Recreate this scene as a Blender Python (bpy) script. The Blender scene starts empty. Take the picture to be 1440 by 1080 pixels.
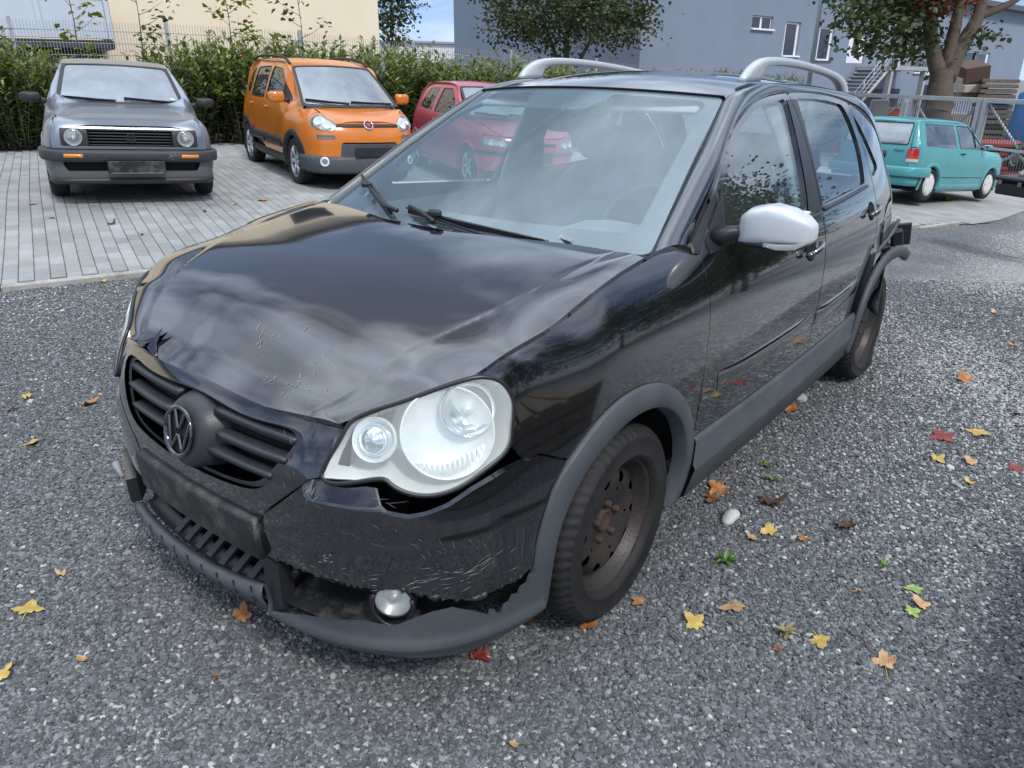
import bpy, bmesh, math, random
import numpy as np
from mathutils import Matrix, Vector
from mathutils.geometry import delaunay_2d_cdt

# ------------------------------------------------------------------ camera, sky, sun, exposure
scene = bpy.context.scene
COL = scene.collection
CAM = np.array([1.602, 1.686, 1.475])
YAW, PITCH, ROLL = math.radians(218.512), math.radians(22.547), math.radians(0.579)
FPX = 1055.0                                            # focal length in pixels of the 1440 px wide picture
_f = np.array([math.cos(YAW)*math.cos(PITCH), math.sin(YAW)*math.cos(PITCH), -math.sin(PITCH)])
_r = np.array([math.sin(YAW), -math.cos(YAW), 0.0]); _u = np.cross(_r, _f)
RIGHT = math.cos(ROLL)*_r + math.sin(ROLL)*_u
UP = -math.sin(ROLL)*_r + math.cos(ROLL)*_u
FWD = _f
cd = bpy.data.cameras.new('camera'); cam = bpy.data.objects.new('camera', cd); COL.objects.link(cam)
cd.sensor_width = 36.0; cd.lens = 36.0*FPX/1440.0; cd.clip_start = 0.05; cd.clip_end = 3000.0
M = Matrix.Identity(4)
for i in range(3):
    M[i][0], M[i][1], M[i][2], M[i][3] = RIGHT[i], UP[i], -FWD[i], CAM[i]
cam.matrix_world = M
scene.camera = cam
scene.view_settings.view_transform = 'Standard'
scene.view_settings.look = 'None'
scene.view_settings.gamma = 1.0
scene.view_settings.use_curve_mapping = False
scene.view_settings.exposure = 0.62

SUN_EL, SUN_AZ = math.radians(48), math.radians(70)      # azimuth from +X towards +Y
world = bpy.data.worlds.new('World'); scene.world = world; world.use_nodes = True
nt = world.node_tree; nt.nodes.clear()
def N(t, k, **kw):
    n = t.nodes.new(k)
    for a, b in kw.items(): setattr(n, a, b)
    return n
out = N(nt, 'ShaderNodeOutputWorld')
sky = N(nt, 'ShaderNodeTexSky', sky_type='NISHITA', sun_disc=False, sun_elevation=SUN_EL, sun_rotation=math.pi/2-SUN_AZ, air_density=0.35, dust_density=0.0, ozone_density=4.0)
bg1 = N(nt, 'ShaderNodeBackground'); bg1.inputs[1].default_value = 0.09
nt.links.new(sky.outputs[0], bg1.inputs[0])
tc = N(nt, 'ShaderNodeTexCoord'); sep = N(nt, 'ShaderNodeSeparateXYZ'); nt.links.new(tc.outputs['Generated'], sep.inputs[0])
zz = N(nt, 'ShaderNodeMath', operation='MAXIMUM'); nt.links.new(sep.outputs[2], zz.inputs[0]); zz.inputs[1].default_value = 0.0
za = N(nt, 'ShaderNodeMath', operation='ADD'); nt.links.new(zz.outputs[0], za.inputs[0]); za.inputs[1].default_value = 0.22
dx = N(nt, 'ShaderNodeMath', operation='DIVIDE'); nt.links.new(sep.outputs[0], dx.inputs[0]); nt.links.new(za.outputs[0], dx.inputs[1])
dy = N(nt, 'ShaderNodeMath', operation='DIVIDE'); nt.links.new(sep.outputs[1], dy.inputs[0]); nt.links.new(za.outputs[0], dy.inputs[1])
cmb = N(nt, 'ShaderNodeCombineXYZ'); nt.links.new(dx.outputs[0], cmb.inputs[0]); nt.links.new(dy.outputs[0], cmb.inputs[1])
n1 = N(nt, 'ShaderNodeTexNoise'); n1.inputs['Scale'].default_value = 1.15; n1.inputs['Detail'].default_value = 8; n1.inputs['Roughness'].default_value = 0.55
n2 = N(nt, 'ShaderNodeTexNoise'); n2.inputs['Scale'].default_value = 0.9; n2.inputs['Detail'].default_value = 6
mp = N(nt, 'ShaderNodeMapping'); mp.inputs['Location'].default_value = (3.1, 7.7, 0.0); nt.links.new(cmb.outputs[0], mp.inputs[0])
mpc = N(nt, 'ShaderNodeMapping'); mpc.inputs['Location'].default_value = (2.74, 4.22, 0.0); nt.links.new(cmb.outputs[0], mpc.inputs[0]); nt.links.new(mpc.outputs[0], n1.inputs['Vector']); nt.links.new(mp.outputs[0], n2.inputs['Vector'])
r1 = N(nt, 'ShaderNodeValToRGB'); r1.color_ramp.elements[0].position = 0.42; r1.color_ramp.elements[1].position = 0.64
r1.color_ramp.elements[0].color = (0.15, 0.15, 0.15, 1)
nt.links.new(n1.outputs[0], r1.inputs[0])
r2 = N(nt, 'ShaderNodeValToRGB'); r2.color_ramp.elements[0].position = 0.30; r2.color_ramp.elements[1].position = 0.68
r2.color_ramp.elements[0].color = (0.36, 0.45, 0.58, 1); r2.color_ramp.elements[1].color = (0.88, 0.97, 1.08, 1)
nt.links.new(n2.outputs[0], r2.inputs[0])
bg2 = N(nt, 'ShaderNodeBackground')                       # overcast sky: zenith three times as bright as the horizon
ov = N(nt, 'ShaderNodeMath', operation='MULTIPLY_ADD'); nt.links.new(zz.outputs[0], ov.inputs[0]); ov.inputs[1].default_value = 1.60; ov.inputs[2].default_value = 0.72; nt.links.new(ov.outputs[0], bg2.inputs[1])
nt.links.new(r2.outputs[0], bg2.inputs[0])
mx = N(nt, 'ShaderNodeMixShader'); nt.links.new(r1.outputs[0], mx.inputs[0]); nt.links.new(bg1.outputs[0], mx.inputs[1]); nt.links.new(bg2.outputs[0], mx.inputs[2])
nt.links.new(mx.outputs[0], out.inputs[0])
sl = bpy.data.lights.new('sun', 'SUN'); sl.energy = 1.5; sl.angle = math.radians(10); sl.color = (1.0, 0.95, 0.88)
sun = bpy.data.objects.new('sun', sl); COL.objects.link(sun)
sun.rotation_euler = Vector((-math.cos(SUN_AZ)*math.cos(SUN_EL), -math.sin(SUN_AZ)*math.cos(SUN_EL), -math.sin(SUN_EL))).to_track_quat('-Z', 'Y').to_euler()
sun.location = (0, 0, 30)

# ------------------------------------------------------------------ helpers: objects, materials, meshes
rng = np.random.default_rng(7); random.seed(7)
def thing(name, label, cat, loc=(0, 0, 0), rotz=0.0, group=None, mat4=None):
    o = bpy.data.objects.new(name, None); COL.objects.link(o); o.empty_display_size = 0.1
    if mat4 is not None: o.matrix_world = mat4
    else: o.location = loc; o.rotation_euler = (0, 0, rotz)
    o['label'] = label; o['category'] = cat
    if group: o['group'] = group
    return o
def tag(o, label=None, cat=None, group=None, kind=None):
    for k, v in (('label', label), ('category', cat), ('group', group), ('kind', kind)):
        if v: o[k] = v
    return o
def empty(name, parent=None, mat4=None):
    o = bpy.data.objects.new(name, None); COL.objects.link(o); o.empty_display_size = 0.05
    if parent: o.parent = parent
    if mat4 is not None: o.matrix_local = mat4
    return o
def copy_tree(o, parent=None):
    c = o.copy(); COL.objects.link(c)
    if parent is not None: c.parent = parent
    for ch in list(o.children): copy_tree(ch, c)
    return c

MATS = {}
def mat(name, color, rough=0.5, metal=0.0, coat=0.0, spec=0.5, var=0.0, vscale=8.0, bump=0.0, bscale=60.0, dirt=None, dscale=5.0, damt=0.5, trans=0.0):
    """principled material with mottled colour (var), fine relief (bump) and blotches of a second colour (dirt)"""
    if name in MATS: return MATS[name]
    m = bpy.data.materials.new(name); m.use_nodes = True; t = m.node_tree; b = t.nodes['Principled BSDF']
    b.inputs['Roughness'].default_value = rough; b.inputs['Metallic'].default_value = metal
    b.inputs['Coat Weight'].default_value = coat; b.inputs['Coat Roughness'].default_value = 0.03
    b.inputs['Specular IOR Level'].default_value = spec
    co = N(t, 'ShaderNodeTexCoord'); col = None
    rgb = N(t, 'ShaderNodeRGB'); rgb.outputs[0].default_value = (*color, 1); col = rgb.outputs[0]
    if var:
        n = N(t, 'ShaderNodeTexNoise'); n.inputs['Scale'].default_value = vscale; n.inputs['Detail'].default_value = 5
        t.links.new(co.outputs['Object'], n.inputs['Vector'])
        mr = N(t, 'ShaderNodeMapRange'); mr.inputs[1].default_value = 0.25; mr.inputs[2].default_value = 0.75
        mr.inputs[3].default_value = 1-var; mr.inputs[4].default_value = 1+var
        t.links.new(n.outputs[0], mr.inputs[0])
        mm = N(t, 'ShaderNodeVectorMath', operation='SCALE'); t.links.new(col, mm.inputs[0]); t.links.new(mr.outputs[0], mm.inputs['Scale']); col = mm.outputs[0]
        rr = N(t, 'ShaderNodeMapRange'); rr.inputs[3].default_value = max(0.02, rough*(1-var*.8)); rr.inputs[4].default_value = min(1, rough*(1+var*.8))
        t.links.new(n.outputs[0], rr.inputs[0]); t.links.new(rr.outputs[0], b.inputs['Roughness'])
    if dirt:
        n = N(t, 'ShaderNodeTexNoise'); n.inputs['Scale'].default_value = dscale; n.inputs['Detail'].default_value = 9; n.inputs['Roughness'].default_value = .7
        t.links.new(co.outputs['Object'], n.inputs['Vector'])
        rp = N(t, 'ShaderNodeMapRange'); rp.inputs[1].default_value = .48; rp.inputs[2].default_value = .68; rp.inputs[3].default_value = 0; rp.inputs[4].default_value = damt
        t.links.new(n.outputs[0], rp.inputs[0])
        mxx = N(t, 'ShaderNodeMix', data_type='RGBA'); t.links.new(rp.outputs[0], mxx.inputs[0]); t.links.new(col, mxx.inputs[6]); mxx.inputs[7].default_value = (*dirt, 1); col = mxx.outputs[2]
    t.links.new(col, b.inputs['Base Color'])
    if bump:
        n = N(t, 'ShaderNodeTexNoise'); n.inputs['Scale'].default_value = bscale; n.inputs['Detail'].default_value = 4
        t.links.new(co.outputs['Object'], n.inputs['Vector'])
        bp = N(t, 'ShaderNodeBump'); bp.inputs['Strength'].default_value = bump; bp.inputs['Distance'].default_value = 0.01
        t.links.new(n.outputs[0], bp.inputs['Height']); t.links.new(bp.outputs[0], b.inputs['Normal'])
    MATS[name] = m; return m
def glass(name, tint=(.75, .85, .85), haze=0.06, ior=1.75, hazecol=(.6, .68, .70), rough=0.01, vary=.5):
    """thin pane: clear tint, mirror reflection by angle, a pale film for dust and painted sky glare"""
    if name in MATS: return MATS[name]
    m = bpy.data.materials.new(name); m.use_nodes = True; t = m.node_tree; t.nodes.clear()
    o = N(t, 'ShaderNodeOutputMaterial'); tr = N(t, 'ShaderNodeBsdfTransparent'); tr.inputs[0].default_value = (*tint, 1)
    gl = N(t, 'ShaderNodeBsdfGlossy'); gl.inputs['Roughness'].default_value = rough; gl.inputs[0].default_value = (.95, .98, 1, 1)
    df = N(t, 'ShaderNodeBsdfDiffuse'); df.inputs[0].default_value = (*hazecol, 1)
    fr = N(t, 'ShaderNodeFresnel'); ge = N(t, 'ShaderNodeNewGeometry'); ma = N(t, 'ShaderNodeMath', operation='MULTIPLY_ADD'); t.links.new(ge.outputs['Backfacing'], ma.inputs[0]); ma.inputs[1].default_value = 1/ior-ior; ma.inputs[2].default_value = ior; t.links.new(ma.outputs[0], fr.inputs[0])
    co = N(t, 'ShaderNodeTexCoord'); n = N(t, 'ShaderNodeTexNoise'); n.inputs['Scale'].default_value = 3.5; n.inputs['Detail'].default_value = 6
    t.links.new(co.outputs['Object'], n.inputs['Vector'])
    mr = N(t, 'ShaderNodeMapRange'); mr.inputs[1].default_value = .3; mr.inputs[2].default_value = .7; mr.inputs[3].default_value = haze*(1-vary); mr.inputs[4].default_value = haze*(1+vary)
    t.links.new(n.outputs[0], mr.inputs[0])
    m1 = N(t, 'ShaderNodeMixShader'); t.links.new(mr.outputs[0], m1.inputs[0]); t.links.new(tr.outputs[0], m1.inputs[1]); t.links.new(df.outputs[0], m1.inputs[2])
    m2 = N(t, 'ShaderNodeMixShader'); t.links.new(fr.outputs[0], m2.inputs[0]); t.links.new(m1.outputs[0], m2.inputs[1]); t.links.new(gl.outputs[0], m2.inputs[2])
    t.links.new(m2.outputs[0], o.inputs[0]); MATS[name] = m; return m

def link_mesh(name, me, m=None, parent=None):
    o = bpy.data.objects.new(name, me); COL.objects.link(o)
    if m is not None and not me.materials:
        for q in (m if isinstance(m, (list, tuple)) else [m]): me.materials.append(q)
    if parent is not None: o.parent = parent
    return o
class MB:
    """collects shapes; build() links them as ONE mesh object"""
    def __init__(s): s.v = []; s.f = []; s.mi = []; s.sm = []; s.n = 0
    def add(s, V, F, mi=0, smooth=False):
        V = np.asarray(V, float).reshape(-1, 3); s.v.append(V)
        for f in F: s.f.append([int(i)+s.n for i in f]); s.mi.append(mi); s.sm.append(smooth)
        s.n += len(V); return s
    def box(s, c, size, R=None, mi=0, taper=None):
        h = np.array(size, float)/2
        V = np.array([[x, y, z] for x in (-1, 1) for y in (-1, 1) for z in (-1, 1)], float)
        if taper is not None: V[V[:, 2] > 0, :2] *= taper
        V = V*h
        if R is not None: V = V@np.asarray(R).T
        return s.add(V+np.array(c), [(0, 1, 3, 2), (4, 6, 7, 5), (0, 4, 5, 1), (2, 3, 7, 6), (0, 2, 6, 4), (1, 5, 7, 3)], mi)
    def bbox(s, c, size, b=0.01, R=None, mi=0):
        """box with chamfered edges"""
        h = np.array(size, float)/2; b = min(b, h.min()*.9); V = []; idx = {}
        for sx in (-1, 1):
            for sy in (-1, 1):
                for sz in (-1, 1):
                    for k in range(3):
                        p = np.array([sx, sy, sz])*h
                        q = p-np.array([sx, sy, sz])*b; q[k] = p[k]; idx[(sx, sy, sz, k)] = len(V); V.append(q)
        F = []
        for k in range(3):
            a, c2 = [i for i in range(3) if i != k]
            for sg in (-1, 1):
                loop = []
                for u, w in ((-1, -1), (1, -1), (1, 1), (-1, 1)):
                    t = [0, 0, 0]; t[k] = sg; t[a] = u; t[c2] = w; loop.append(idx[(*t, k)])
                F.append(loop if sg*(1 if k != 1 else -1) > 0 else loop[::-1])
        for k in range(3):
            a, c2 = [i for i in range(3) if i != k]
            for u in (-1, 1):
                for w in (-1, 1):
                    t0 = [0, 0, 0]; t1 = [0, 0, 0]; t0[k] = -1; t1[k] = 1
                    for t in (t0, t1): t[a] = u; t[c2] = w
                    q = [idx[(*t0, a)], idx[(*t1, a)], idx[(*t1, c2)], idx[(*t0, c2)]]
                    F.append(q if u*w*(1 if k != 1 else -1) > 0 else q[::-1])
        for sx in (-1, 1):
            for sy in (-1, 1):
                for sz in (-1, 1):
                    q = [idx[(sx, sy, sz, k)] for k in range(3)]; F.append(q if sx*sy*sz > 0 else q[::-1])
        V = np.array(V)
        if R is not None: V = V@np.asarray(R).T
        return s.add(V+np.array(c), F, mi)
    def tube(s, P, r, seg=8, mi=0, caps=True, closed=False, flat=1.0, upv=(0, 0, 1)):
        P = np.asarray(P, float); n = len(P); r = np.broadcast_to(np.asarray(r, float), (n,))
        T = np.gradient(P, axis=0)
        if closed: T = np.roll(P, -1, 0)-np.roll(P, 1, 0)
        T /= np.maximum(np.linalg.norm(T, axis=1), 1e-9)[:, None]
        V = []; up = np.array(upv, float)
        for i in range(n):
            t = T[i]; a = np.cross(t, up)
            if np.linalg.norm(a) < 1e-3: a = np.cross(t, np.array([1., 0.1, 0]))
            a /= np.linalg.norm(a); b = np.cross(a, t)
            for k in range(seg):
                th = 2*math.pi*k/seg; V.append(P[i]+r[i]*(math.cos(th)*a+flat*math.sin(th)*b))
        F = []
        for i in range(n if closed else n-1):
            j = (i+1) % n
            for k in range(seg):
                l = (k+1) % seg; F.append((i*seg+k, i*seg+l, j*seg+l, j*seg+k))
        if caps and not closed: F.append(tuple(range(seg))[::-1]); F.append(tuple((n-1)*seg+k for k in range(seg)))
        return s.add(V, F, mi, True)
    def grid(s, G, mi=0, closeu=False, closev=False, smooth=True, capu=False):
        """rows x columns of points -> quads"""
        G = np.asarray(G, float); a, b = G.shape[:2]; F = []
        for i in range(a if closeu else a-1):
            for j in range(b if closev else b-1):
                F.append((i*b+j, i*b+(j+1) % b, ((i+1) % a)*b+(j+1) % b, ((i+1) % a)*b+j))
        if capu: F.append(tuple(range(b))[::-1]); F.append(tuple((a-1)*b+j for j in range(b)))
        return s.add(G.reshape(-1, 3), F, mi, smooth)
    def lathe(s, prof, seg=48, axis='y', c=(0, 0, 0), mi=0, rot=0.0):
        """profile of (radius, along-axis) pairs spun about an axis through c"""
        th = np.arange(seg)*2*math.pi/seg+rot; G = []
        for r, a in prof:
            ring = np.stack([r*np.cos(th), np.full(seg, a), r*np.sin(th)], 1)
            if axis == 'x': ring = ring[:, [1, 0, 2]]
            if axis == 'z': ring = ring[:, [0, 2, 1]]
            G.append(ring+np.array(c))
        return s.grid(np.array(G), mi, closev=True)
    def build(s, name, m, parent=None, mat4=None, fixn=True):
        me = bpy.data.meshes.new(name); V = np.concatenate(s.v)
        me.from_pydata(V.tolist(), [], s.f)
        for q in (m if isinstance(m, (list, tuple)) else [m]): me.materials.append(q)
        me.polygons.foreach_set('material_index', s.mi); me.polygons.foreach_set('use_smooth', s.sm)
        if fixn:
            bm = bmesh.new(); bm.from_mesh(me); bmesh.ops.recalc_face_normals(bm, faces=bm.faces); bm.to_mesh(me); bm.free()
        me.update(); o = link_mesh(name, me, None, parent)
        if mat4 is not None: o.matrix_local = mat4
        return o
def rotz(a): c, s = math.cos(a), math.sin(a); return np.array([[c, -s, 0], [s, c, 0], [0, 0, 1.]])
def rotx(a): c, s = math.cos(a), math.sin(a); return np.array([[1., 0, 0], [0, c, -s], [0, s, c]])
def roty(a): c, s = math.cos(a), math.sin(a); return np.array([[c, 0, s], [0, 1., 0], [-s, 0, c]])
def ypr(y, p, r): return rotz(y)@roty(p)@rotx(r)
def m4(R, t):
    m = Matrix.Identity(4)
    for i in range(3):
        for j in range(3): m[i][j] = R[i][j]
        m[i][3] = t[i]
    return m

# ------------------------------------------------------------------ curves and surfaces
def natspline(xk, yk):
    xk = np.asarray(xk, float); yk = np.asarray(yk, float); n = len(xk); h = np.diff(xk)
    A = np.eye(n); B = np.zeros(yk.shape)
    for i in range(1, n-1):
        A[i, i-1] = h[i-1]; A[i, i] = 2*(h[i-1]+h[i]); A[i, i+1] = h[i]
        B[i] = 6*((yk[i+1]-yk[i])/h[i]-(yk[i]-yk[i-1])/h[i-1])
    Mm = np.linalg.solve(A, B)
    def f(x):
        x = np.clip(np.asarray(x, float), xk[0], xk[-1]); i = np.clip(np.searchsorted(xk, x)-1, 0, n-2)
        a = xk[i+1]-x; b = x-xk[i]; hh = h[i]
        if yk.ndim > 1: a = a[..., None]; b = b[..., None]; hh = hh[..., None]
        return Mm[i]*a**3/(6*hh)+Mm[i+1]*b**3/(6*hh)+(yk[i]/hh-Mm[i]*hh/6)*a+(yk[i+1]/hh-Mm[i+1]*hh/6)*b
    return f
def pchip(xk, yk):
    xk = np.asarray(xk, float); yk = np.asarray(yk, float); h = np.diff(xk)
    hh = h.reshape(-1, *([1]*(yk.ndim-1))); dl = np.diff(yk, axis=0)/hh
    m = np.zeros_like(yk); m[0] = dl[0]; m[-1] = dl[-1]
    a, b = dl[:-1], dl[1:]; same = a*b > 0
    m[1:-1] = np.where(same, 2*a*b/np.where(same, a+b, 1), 0)
    def f(x):
        x = np.clip(np.asarray(x, float), xk[0], xk[-1]); i = np.clip(np.searchsorted(xk, x)-1, 0, len(h)-1)
        t = (x-xk[i])/h[i]; H = h[i]
        if yk.ndim > 1: t = t[..., None]; H = H[..., None]
        return yk[i]*(1+2*t)*(1-t)**2+m[i]*H*t*(1-t)**2+yk[i+1]*t*t*(3-2*t)+m[i+1]*H*t*t*(t-1)
    return f
def curve(P, n, closed=False):
    """smooth curve through points, n samples evenly by chord length"""
    P = np.asarray(P, float)
    if closed:
        k = len(P); Q = np.concatenate([P[-3:], P, P[:3]]); t = np.r_[0, np.cumsum(np.linalg.norm(np.diff(Q, axis=0), axis=1)**.6)]
        return natspline(t, Q)(np.linspace(t[3], t[3+k], n, endpoint=False))
    t = np.r_[0, np.cumsum(np.linalg.norm(np.diff(P, axis=0), axis=1)**.6)]
    Q = natspline(t, P)(np.linspace(0, t[-1], 400)); s = np.r_[0, np.cumsum(np.linalg.norm(np.diff(Q, axis=0), axis=1))]
    return np.stack([np.interp(np.linspace(0, s[-1], n), s, Q[:, i]) for i in range(P.shape[1])], 1)
def poly(P, n):
    """n samples along the straight-sided polyline"""
    P = np.asarray(P, float); s = np.r_[0, np.cumsum(np.linalg.norm(np.diff(P, axis=0), axis=1))]
    return np.stack([np.interp(np.linspace(0, s[-1], n), s, P[:, i]) for i in range(P.shape[1])], 1)
def fillet(P, r, seg=5):
    """round the corners of a closed polygon; r one radius or one per corner"""
    P = np.asarray(P, float); n = len(P); r = np.broadcast_to(np.asarray(r, float), (n,)); O = []
    for i in range(n):
        a, b, c = P[i-1], P[i], P[(i+1) % n]; u = a-b; v = c-b; lu, lv = np.linalg.norm(u), np.linalg.norm(v)
        if r[i] <= 0: O.append(b); continue
        d = min(r[i], .48*lu, .48*lv); p = b+u/lu*d; q = b+v/lv*d
        for t in np.linspace(0, 1, seg): O.append((1-t)**2*p+2*t*(1-t)*b+t*t*q)
    return np.array(O)
def circle(cx, cy, rx, ry=None, n=32, a0=0, a1=2*math.pi, rot=0.0):
    ry = rx if ry is None else ry; full = abs(a1-a0-2*math.pi) < 1e-6
    t = np.linspace(a0, a1, n, endpoint=not full); x, y = rx*np.cos(t), ry*np.sin(t)
    c, s = math.cos(rot), math.sin(rot)
    return np.stack([cx+c*x-s*y, cy+s*x+c*y], 1)
def rect(x0, z0, x1, z1, r=0.0):
    P = [(x0, z0), (x1, z0), (x1, z1), (x0, z1)]
    return fillet(P, r) if r else np.array(P, float)
def densify(P, step):
    O = []; n = len(P)
    for i in range(n):
        a, b = P[i], P[(i+1) % n]; k = max(1, int(np.ceil(np.linalg.norm(b-a)/step)))
        for t in range(k): O.append(a+(b-a)*t/k)
    O = np.array(O); keep = np.linalg.norm(O-np.roll(O, 1, 0), axis=1) > 1e-5
    return O[keep]
def inside(P, pts):
    x, y = pts[:, 0], pts[:, 1]; r = np.zeros(len(pts), bool); n = len(P)
    for i in range(n):
        x0, y0 = P[i-1]; x1, y1 = P[i]
        if y0 == y1: continue
        c = ((y0 > y) != (y1 > y)) & (x < (x1-x0)*(y-y0)/(y1-y0)+x0); r ^= c
    return r
def panel_data(fn, outline, step, holes=(), rim=0.012, center=(0, 0, 0.5), crown=0.0):
    loops = [densify(np.asarray(outline, float), step)]+[densify(np.asarray(h, float), step) for h in holes]
    allb = np.concatenate(loops); lo, hi = allb.min(0), allb.max(0)
    gx = np.arange(lo[0]+step*.5, hi[0], step); gy = np.arange(lo[1]+step*.43, hi[1], step)
    g = np.stack(np.meshgrid(gx, gy), -1).reshape(-1, 2)
    ok = inside(loops[0], g)
    for h in loops[1:]: ok &= ~inside(h, g)
    g = g[ok]
    if len(g):
        d = np.full(len(g), 9.)
        for i in range(0, len(allb), 200): d = np.minimum(d, np.linalg.norm(g[:, None]-allb[None, i:i+200], axis=2).min(1))
        g = g[d > step*.45]
    edges = []; k = 0
    for l in loops: edges += [(k+i, k+(i+1) % len(l)) for i in range(len(l))]; k += len(l)
    pts = np.concatenate([allb, g]) if len(g) else allb
    rv, re, rf, _, _, _ = delaunay_2d_cdt([Vector(p) for p in pts], edges, [], 0, 1e-6)
    rv = np.array([tuple(v) for v in rv]); T = np.array([f for f in rf if len(f) == 3])
    c = rv[T].mean(1); ok = inside(loops[0], c)
    for h in loops[1:]: ok &= ~inside(h, c)
    T = T[ok]
    def ev(q): return fn(q[:, 0], q[:, 1])
    P = ev(rv); e = 2e-3
    def nrm(q):
        n = np.cross(ev(q+[e, 0])-ev(q-[e, 0]), ev(q+[0, e])-ev(q-[0, e])); return n/np.maximum(np.linalg.norm(n, axis=1), 1e-12)[:, None]
    Nn = nrm(rv); sg = np.sign(((P-np.array(center))*Nn).sum(1).sum()) or 1.0; Nn = Nn*sg
    V = [P]; NN = [Nn]; F = []
    tri = np.cross(P[T[:, 1]]-P[T[:, 0]], P[T[:, 2]]-P[T[:, 0]]); fl = (tri*Nn[T].mean(1)).sum(1) < 0
    T[fl] = T[fl][:, ::-1]; F += T.tolist(); k = len(P)
    if rim:
        for li, l in enumerate(loops):
            A = ev(l); n = nrm(l)*sg; Bp = A-n*rim; m = len(l)
            tg = np.roll(A, -1, 0)-np.roll(A, 1, 0); sn = np.cross(tg, n); sn /= np.maximum(np.linalg.norm(sn, axis=1), 1e-9)[:, None]
            area = (l[:, 0]*np.roll(l[:, 1], -1)-l[:, 1]*np.roll(l[:, 0], -1)).sum()
            V += [A, Bp]; NN += [n*.75+sn*.0, n*.3]
            for i in range(m): j = (i+1) % m; F.append((k+i, k+j, k+m+j, k+m+i))
            k += 2*m
    return np.concatenate(V), np.concatenate(NN), F
def panel(name, fn, outline, m, parent=None, step=.03, holes=(), rim=.012, center=(-1.2, 0, .6), mirror=False, flip=False):
    """sheet cut to an outline on a curved surface, its edge turned in; mirror also links the twin on the other side"""
    V, NN, F = panel_data(fn, outline, step, holes, rim, center)
    res = []
    for sg in ((-1,) if flip else (1, -1) if mirror else (1,)):
        v = V*np.array([1, sg, 1]); n = NN*np.array([1, sg, 1]); ff = [f[::-1] for f in F] if sg < 0 else F
        me = bpy.data.meshes.new(name); me.from_pydata(v.tolist(), [], [list(f) for f in ff])
        me.materials.append(m); me.polygons.foreach_set('use_smooth', [True]*len(ff))
        nn = n/np.maximum(np.linalg.norm(n, axis=1), 1e-9)[:, None]
        me.normals_split_custom_set_from_vertices(nn.tolist()); me.update()
        res.append(link_mesh(name, me, None, parent))
    return res if mirror else res[0]
def sheet(name, G, m, parent=None, mirror=False, thick=0.0, closev=False, capu=False):
    """smooth surface through a grid of points"""
    G = np.asarray(G, float); res = []
    for sg in ((1, -1) if mirror else (1,)):
        b = MB(); b.grid(G*np.array([1, sg, 1]), closev=closev, capu=capu); o = b.build(name, m, parent, fixn=closev or capu)
        if thick:
            md = o.modifiers.new('thickness', 'SOLIDIFY'); md.thickness = thick; md.offset = 0
        res.append(o)
    return res if mirror else res[0]
class Wrap:
    """body side that wraps round nose and tail; point(s,z): s metres along the plan curve from the nose"""
    def __init__(self, plan, zs, rows):
        plan = np.array(plan, float); t = np.r_[0, np.cumsum(np.hypot(*np.diff(plan, axis=0).T)**.7)]
        pl = natspline(t, plan)(np.linspace(0, t[-1], 1500))
        self.sk = np.r_[0, np.cumsum(np.hypot(*np.diff(pl, axis=0).T))]; self.pl = pl; self.L = self.sk[-1]
        tg = np.gradient(pl, self.sk, axis=0); tg /= np.linalg.norm(tg, axis=1)[:, None]
        self.nm = np.stack([-tg[:, 1], tg[:, 0]], 1)
        if self.nm[len(pl)//2][1] < 0: self.nm = -self.nm
        rs = np.array([r[0] for r in rows]); D = np.array([r[1] for r in rows])
        Dz = natspline(zs, D.T)(np.linspace(zs[0], zs[-1], 140))
        self.S = np.linspace(0, self.L, 260); self.Z = np.linspace(zs[0], zs[-1], 140)
        self.D = pchip(rs, Dz.T)(self.S); self.extra = None
    def X(self, x): return np.interp(-np.asarray(x, float), -self.pl[:, 0], self.sk)
    def d(self, s, z):
        a = (np.asarray(s)-self.S[0])/(self.S[1]-self.S[0]); b = (np.asarray(z)-self.Z[0])/(self.Z[1]-self.Z[0])
        a = np.clip(a, 0, len(self.S)-1.001); b = np.clip(b, 0, len(self.Z)-1.001)
        def w(t): return [(-t**3+2*t*t-t)/2, (3*t**3-5*t*t+2)/2, (-3*t**3+4*t*t+t)/2, (t**3-t*t)/2]
        i = a.astype(int); j = b.astype(int); wa = w(a-i); wb = w(b-j); r = 0
        for p in range(4):
            for q in range(4):
                r = r+wa[p]*wb[q]*self.D[np.clip(i+p-1, 0, len(self.S)-1), np.clip(j+q-1, 0, len(self.Z)-1)]
        return r
    def base(self, s):
        return np.stack([np.interp(s, self.sk, self.pl[:, k]) for k in (0, 1)], -1), np.stack([np.interp(s, self.sk, self.nm[:, k]) for k in (0, 1)], -1)
    def point(self, s, z, off=0):
        s = np.asarray(s, float); z = np.asarray(z, float)+0*s
        sg = np.where(s < 0, -1, 1); p, n = self.base(abs(s))
        if self.extra is not None: off = off+self.extra(s, z)
        q = p-n*(self.d(abs(s), z)-off)[..., None]
        return np.stack([q[..., 0], q[..., 1]*sg, z], -1)
    def at(self, off=0.0):
        return lambda s, z: self.point(s, z, off)
    def xz(self, P):
        """side-view (x,z) outline -> (s,z)"""
        P = np.asarray(P, float); return np.stack([self.X(P[:, 0]), P[:, 1]], 1)
    def solve(self, x, y, z0=.85):
        """height at which the surface passes over plan point (x,y)"""
        q = np.array([float(self.X(x)), z0])
        for _ in range(60):
            e = self.point(*q)[:2]-np.array([x, y]); J = np.zeros((2, 2))
            for k in range(2): p = q.copy(); p[k] += 1e-4; J[:, k] = (self.point(*p)[:2]-np.array([x, y])-e)/1e-4
            dq = np.linalg.lstsq(J, -e, rcond=None)[0]; m = abs(dq).max()
            if m > .08: dq *= .08/m
            q += dq
            if m < 1e-6: break
        return q
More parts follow.
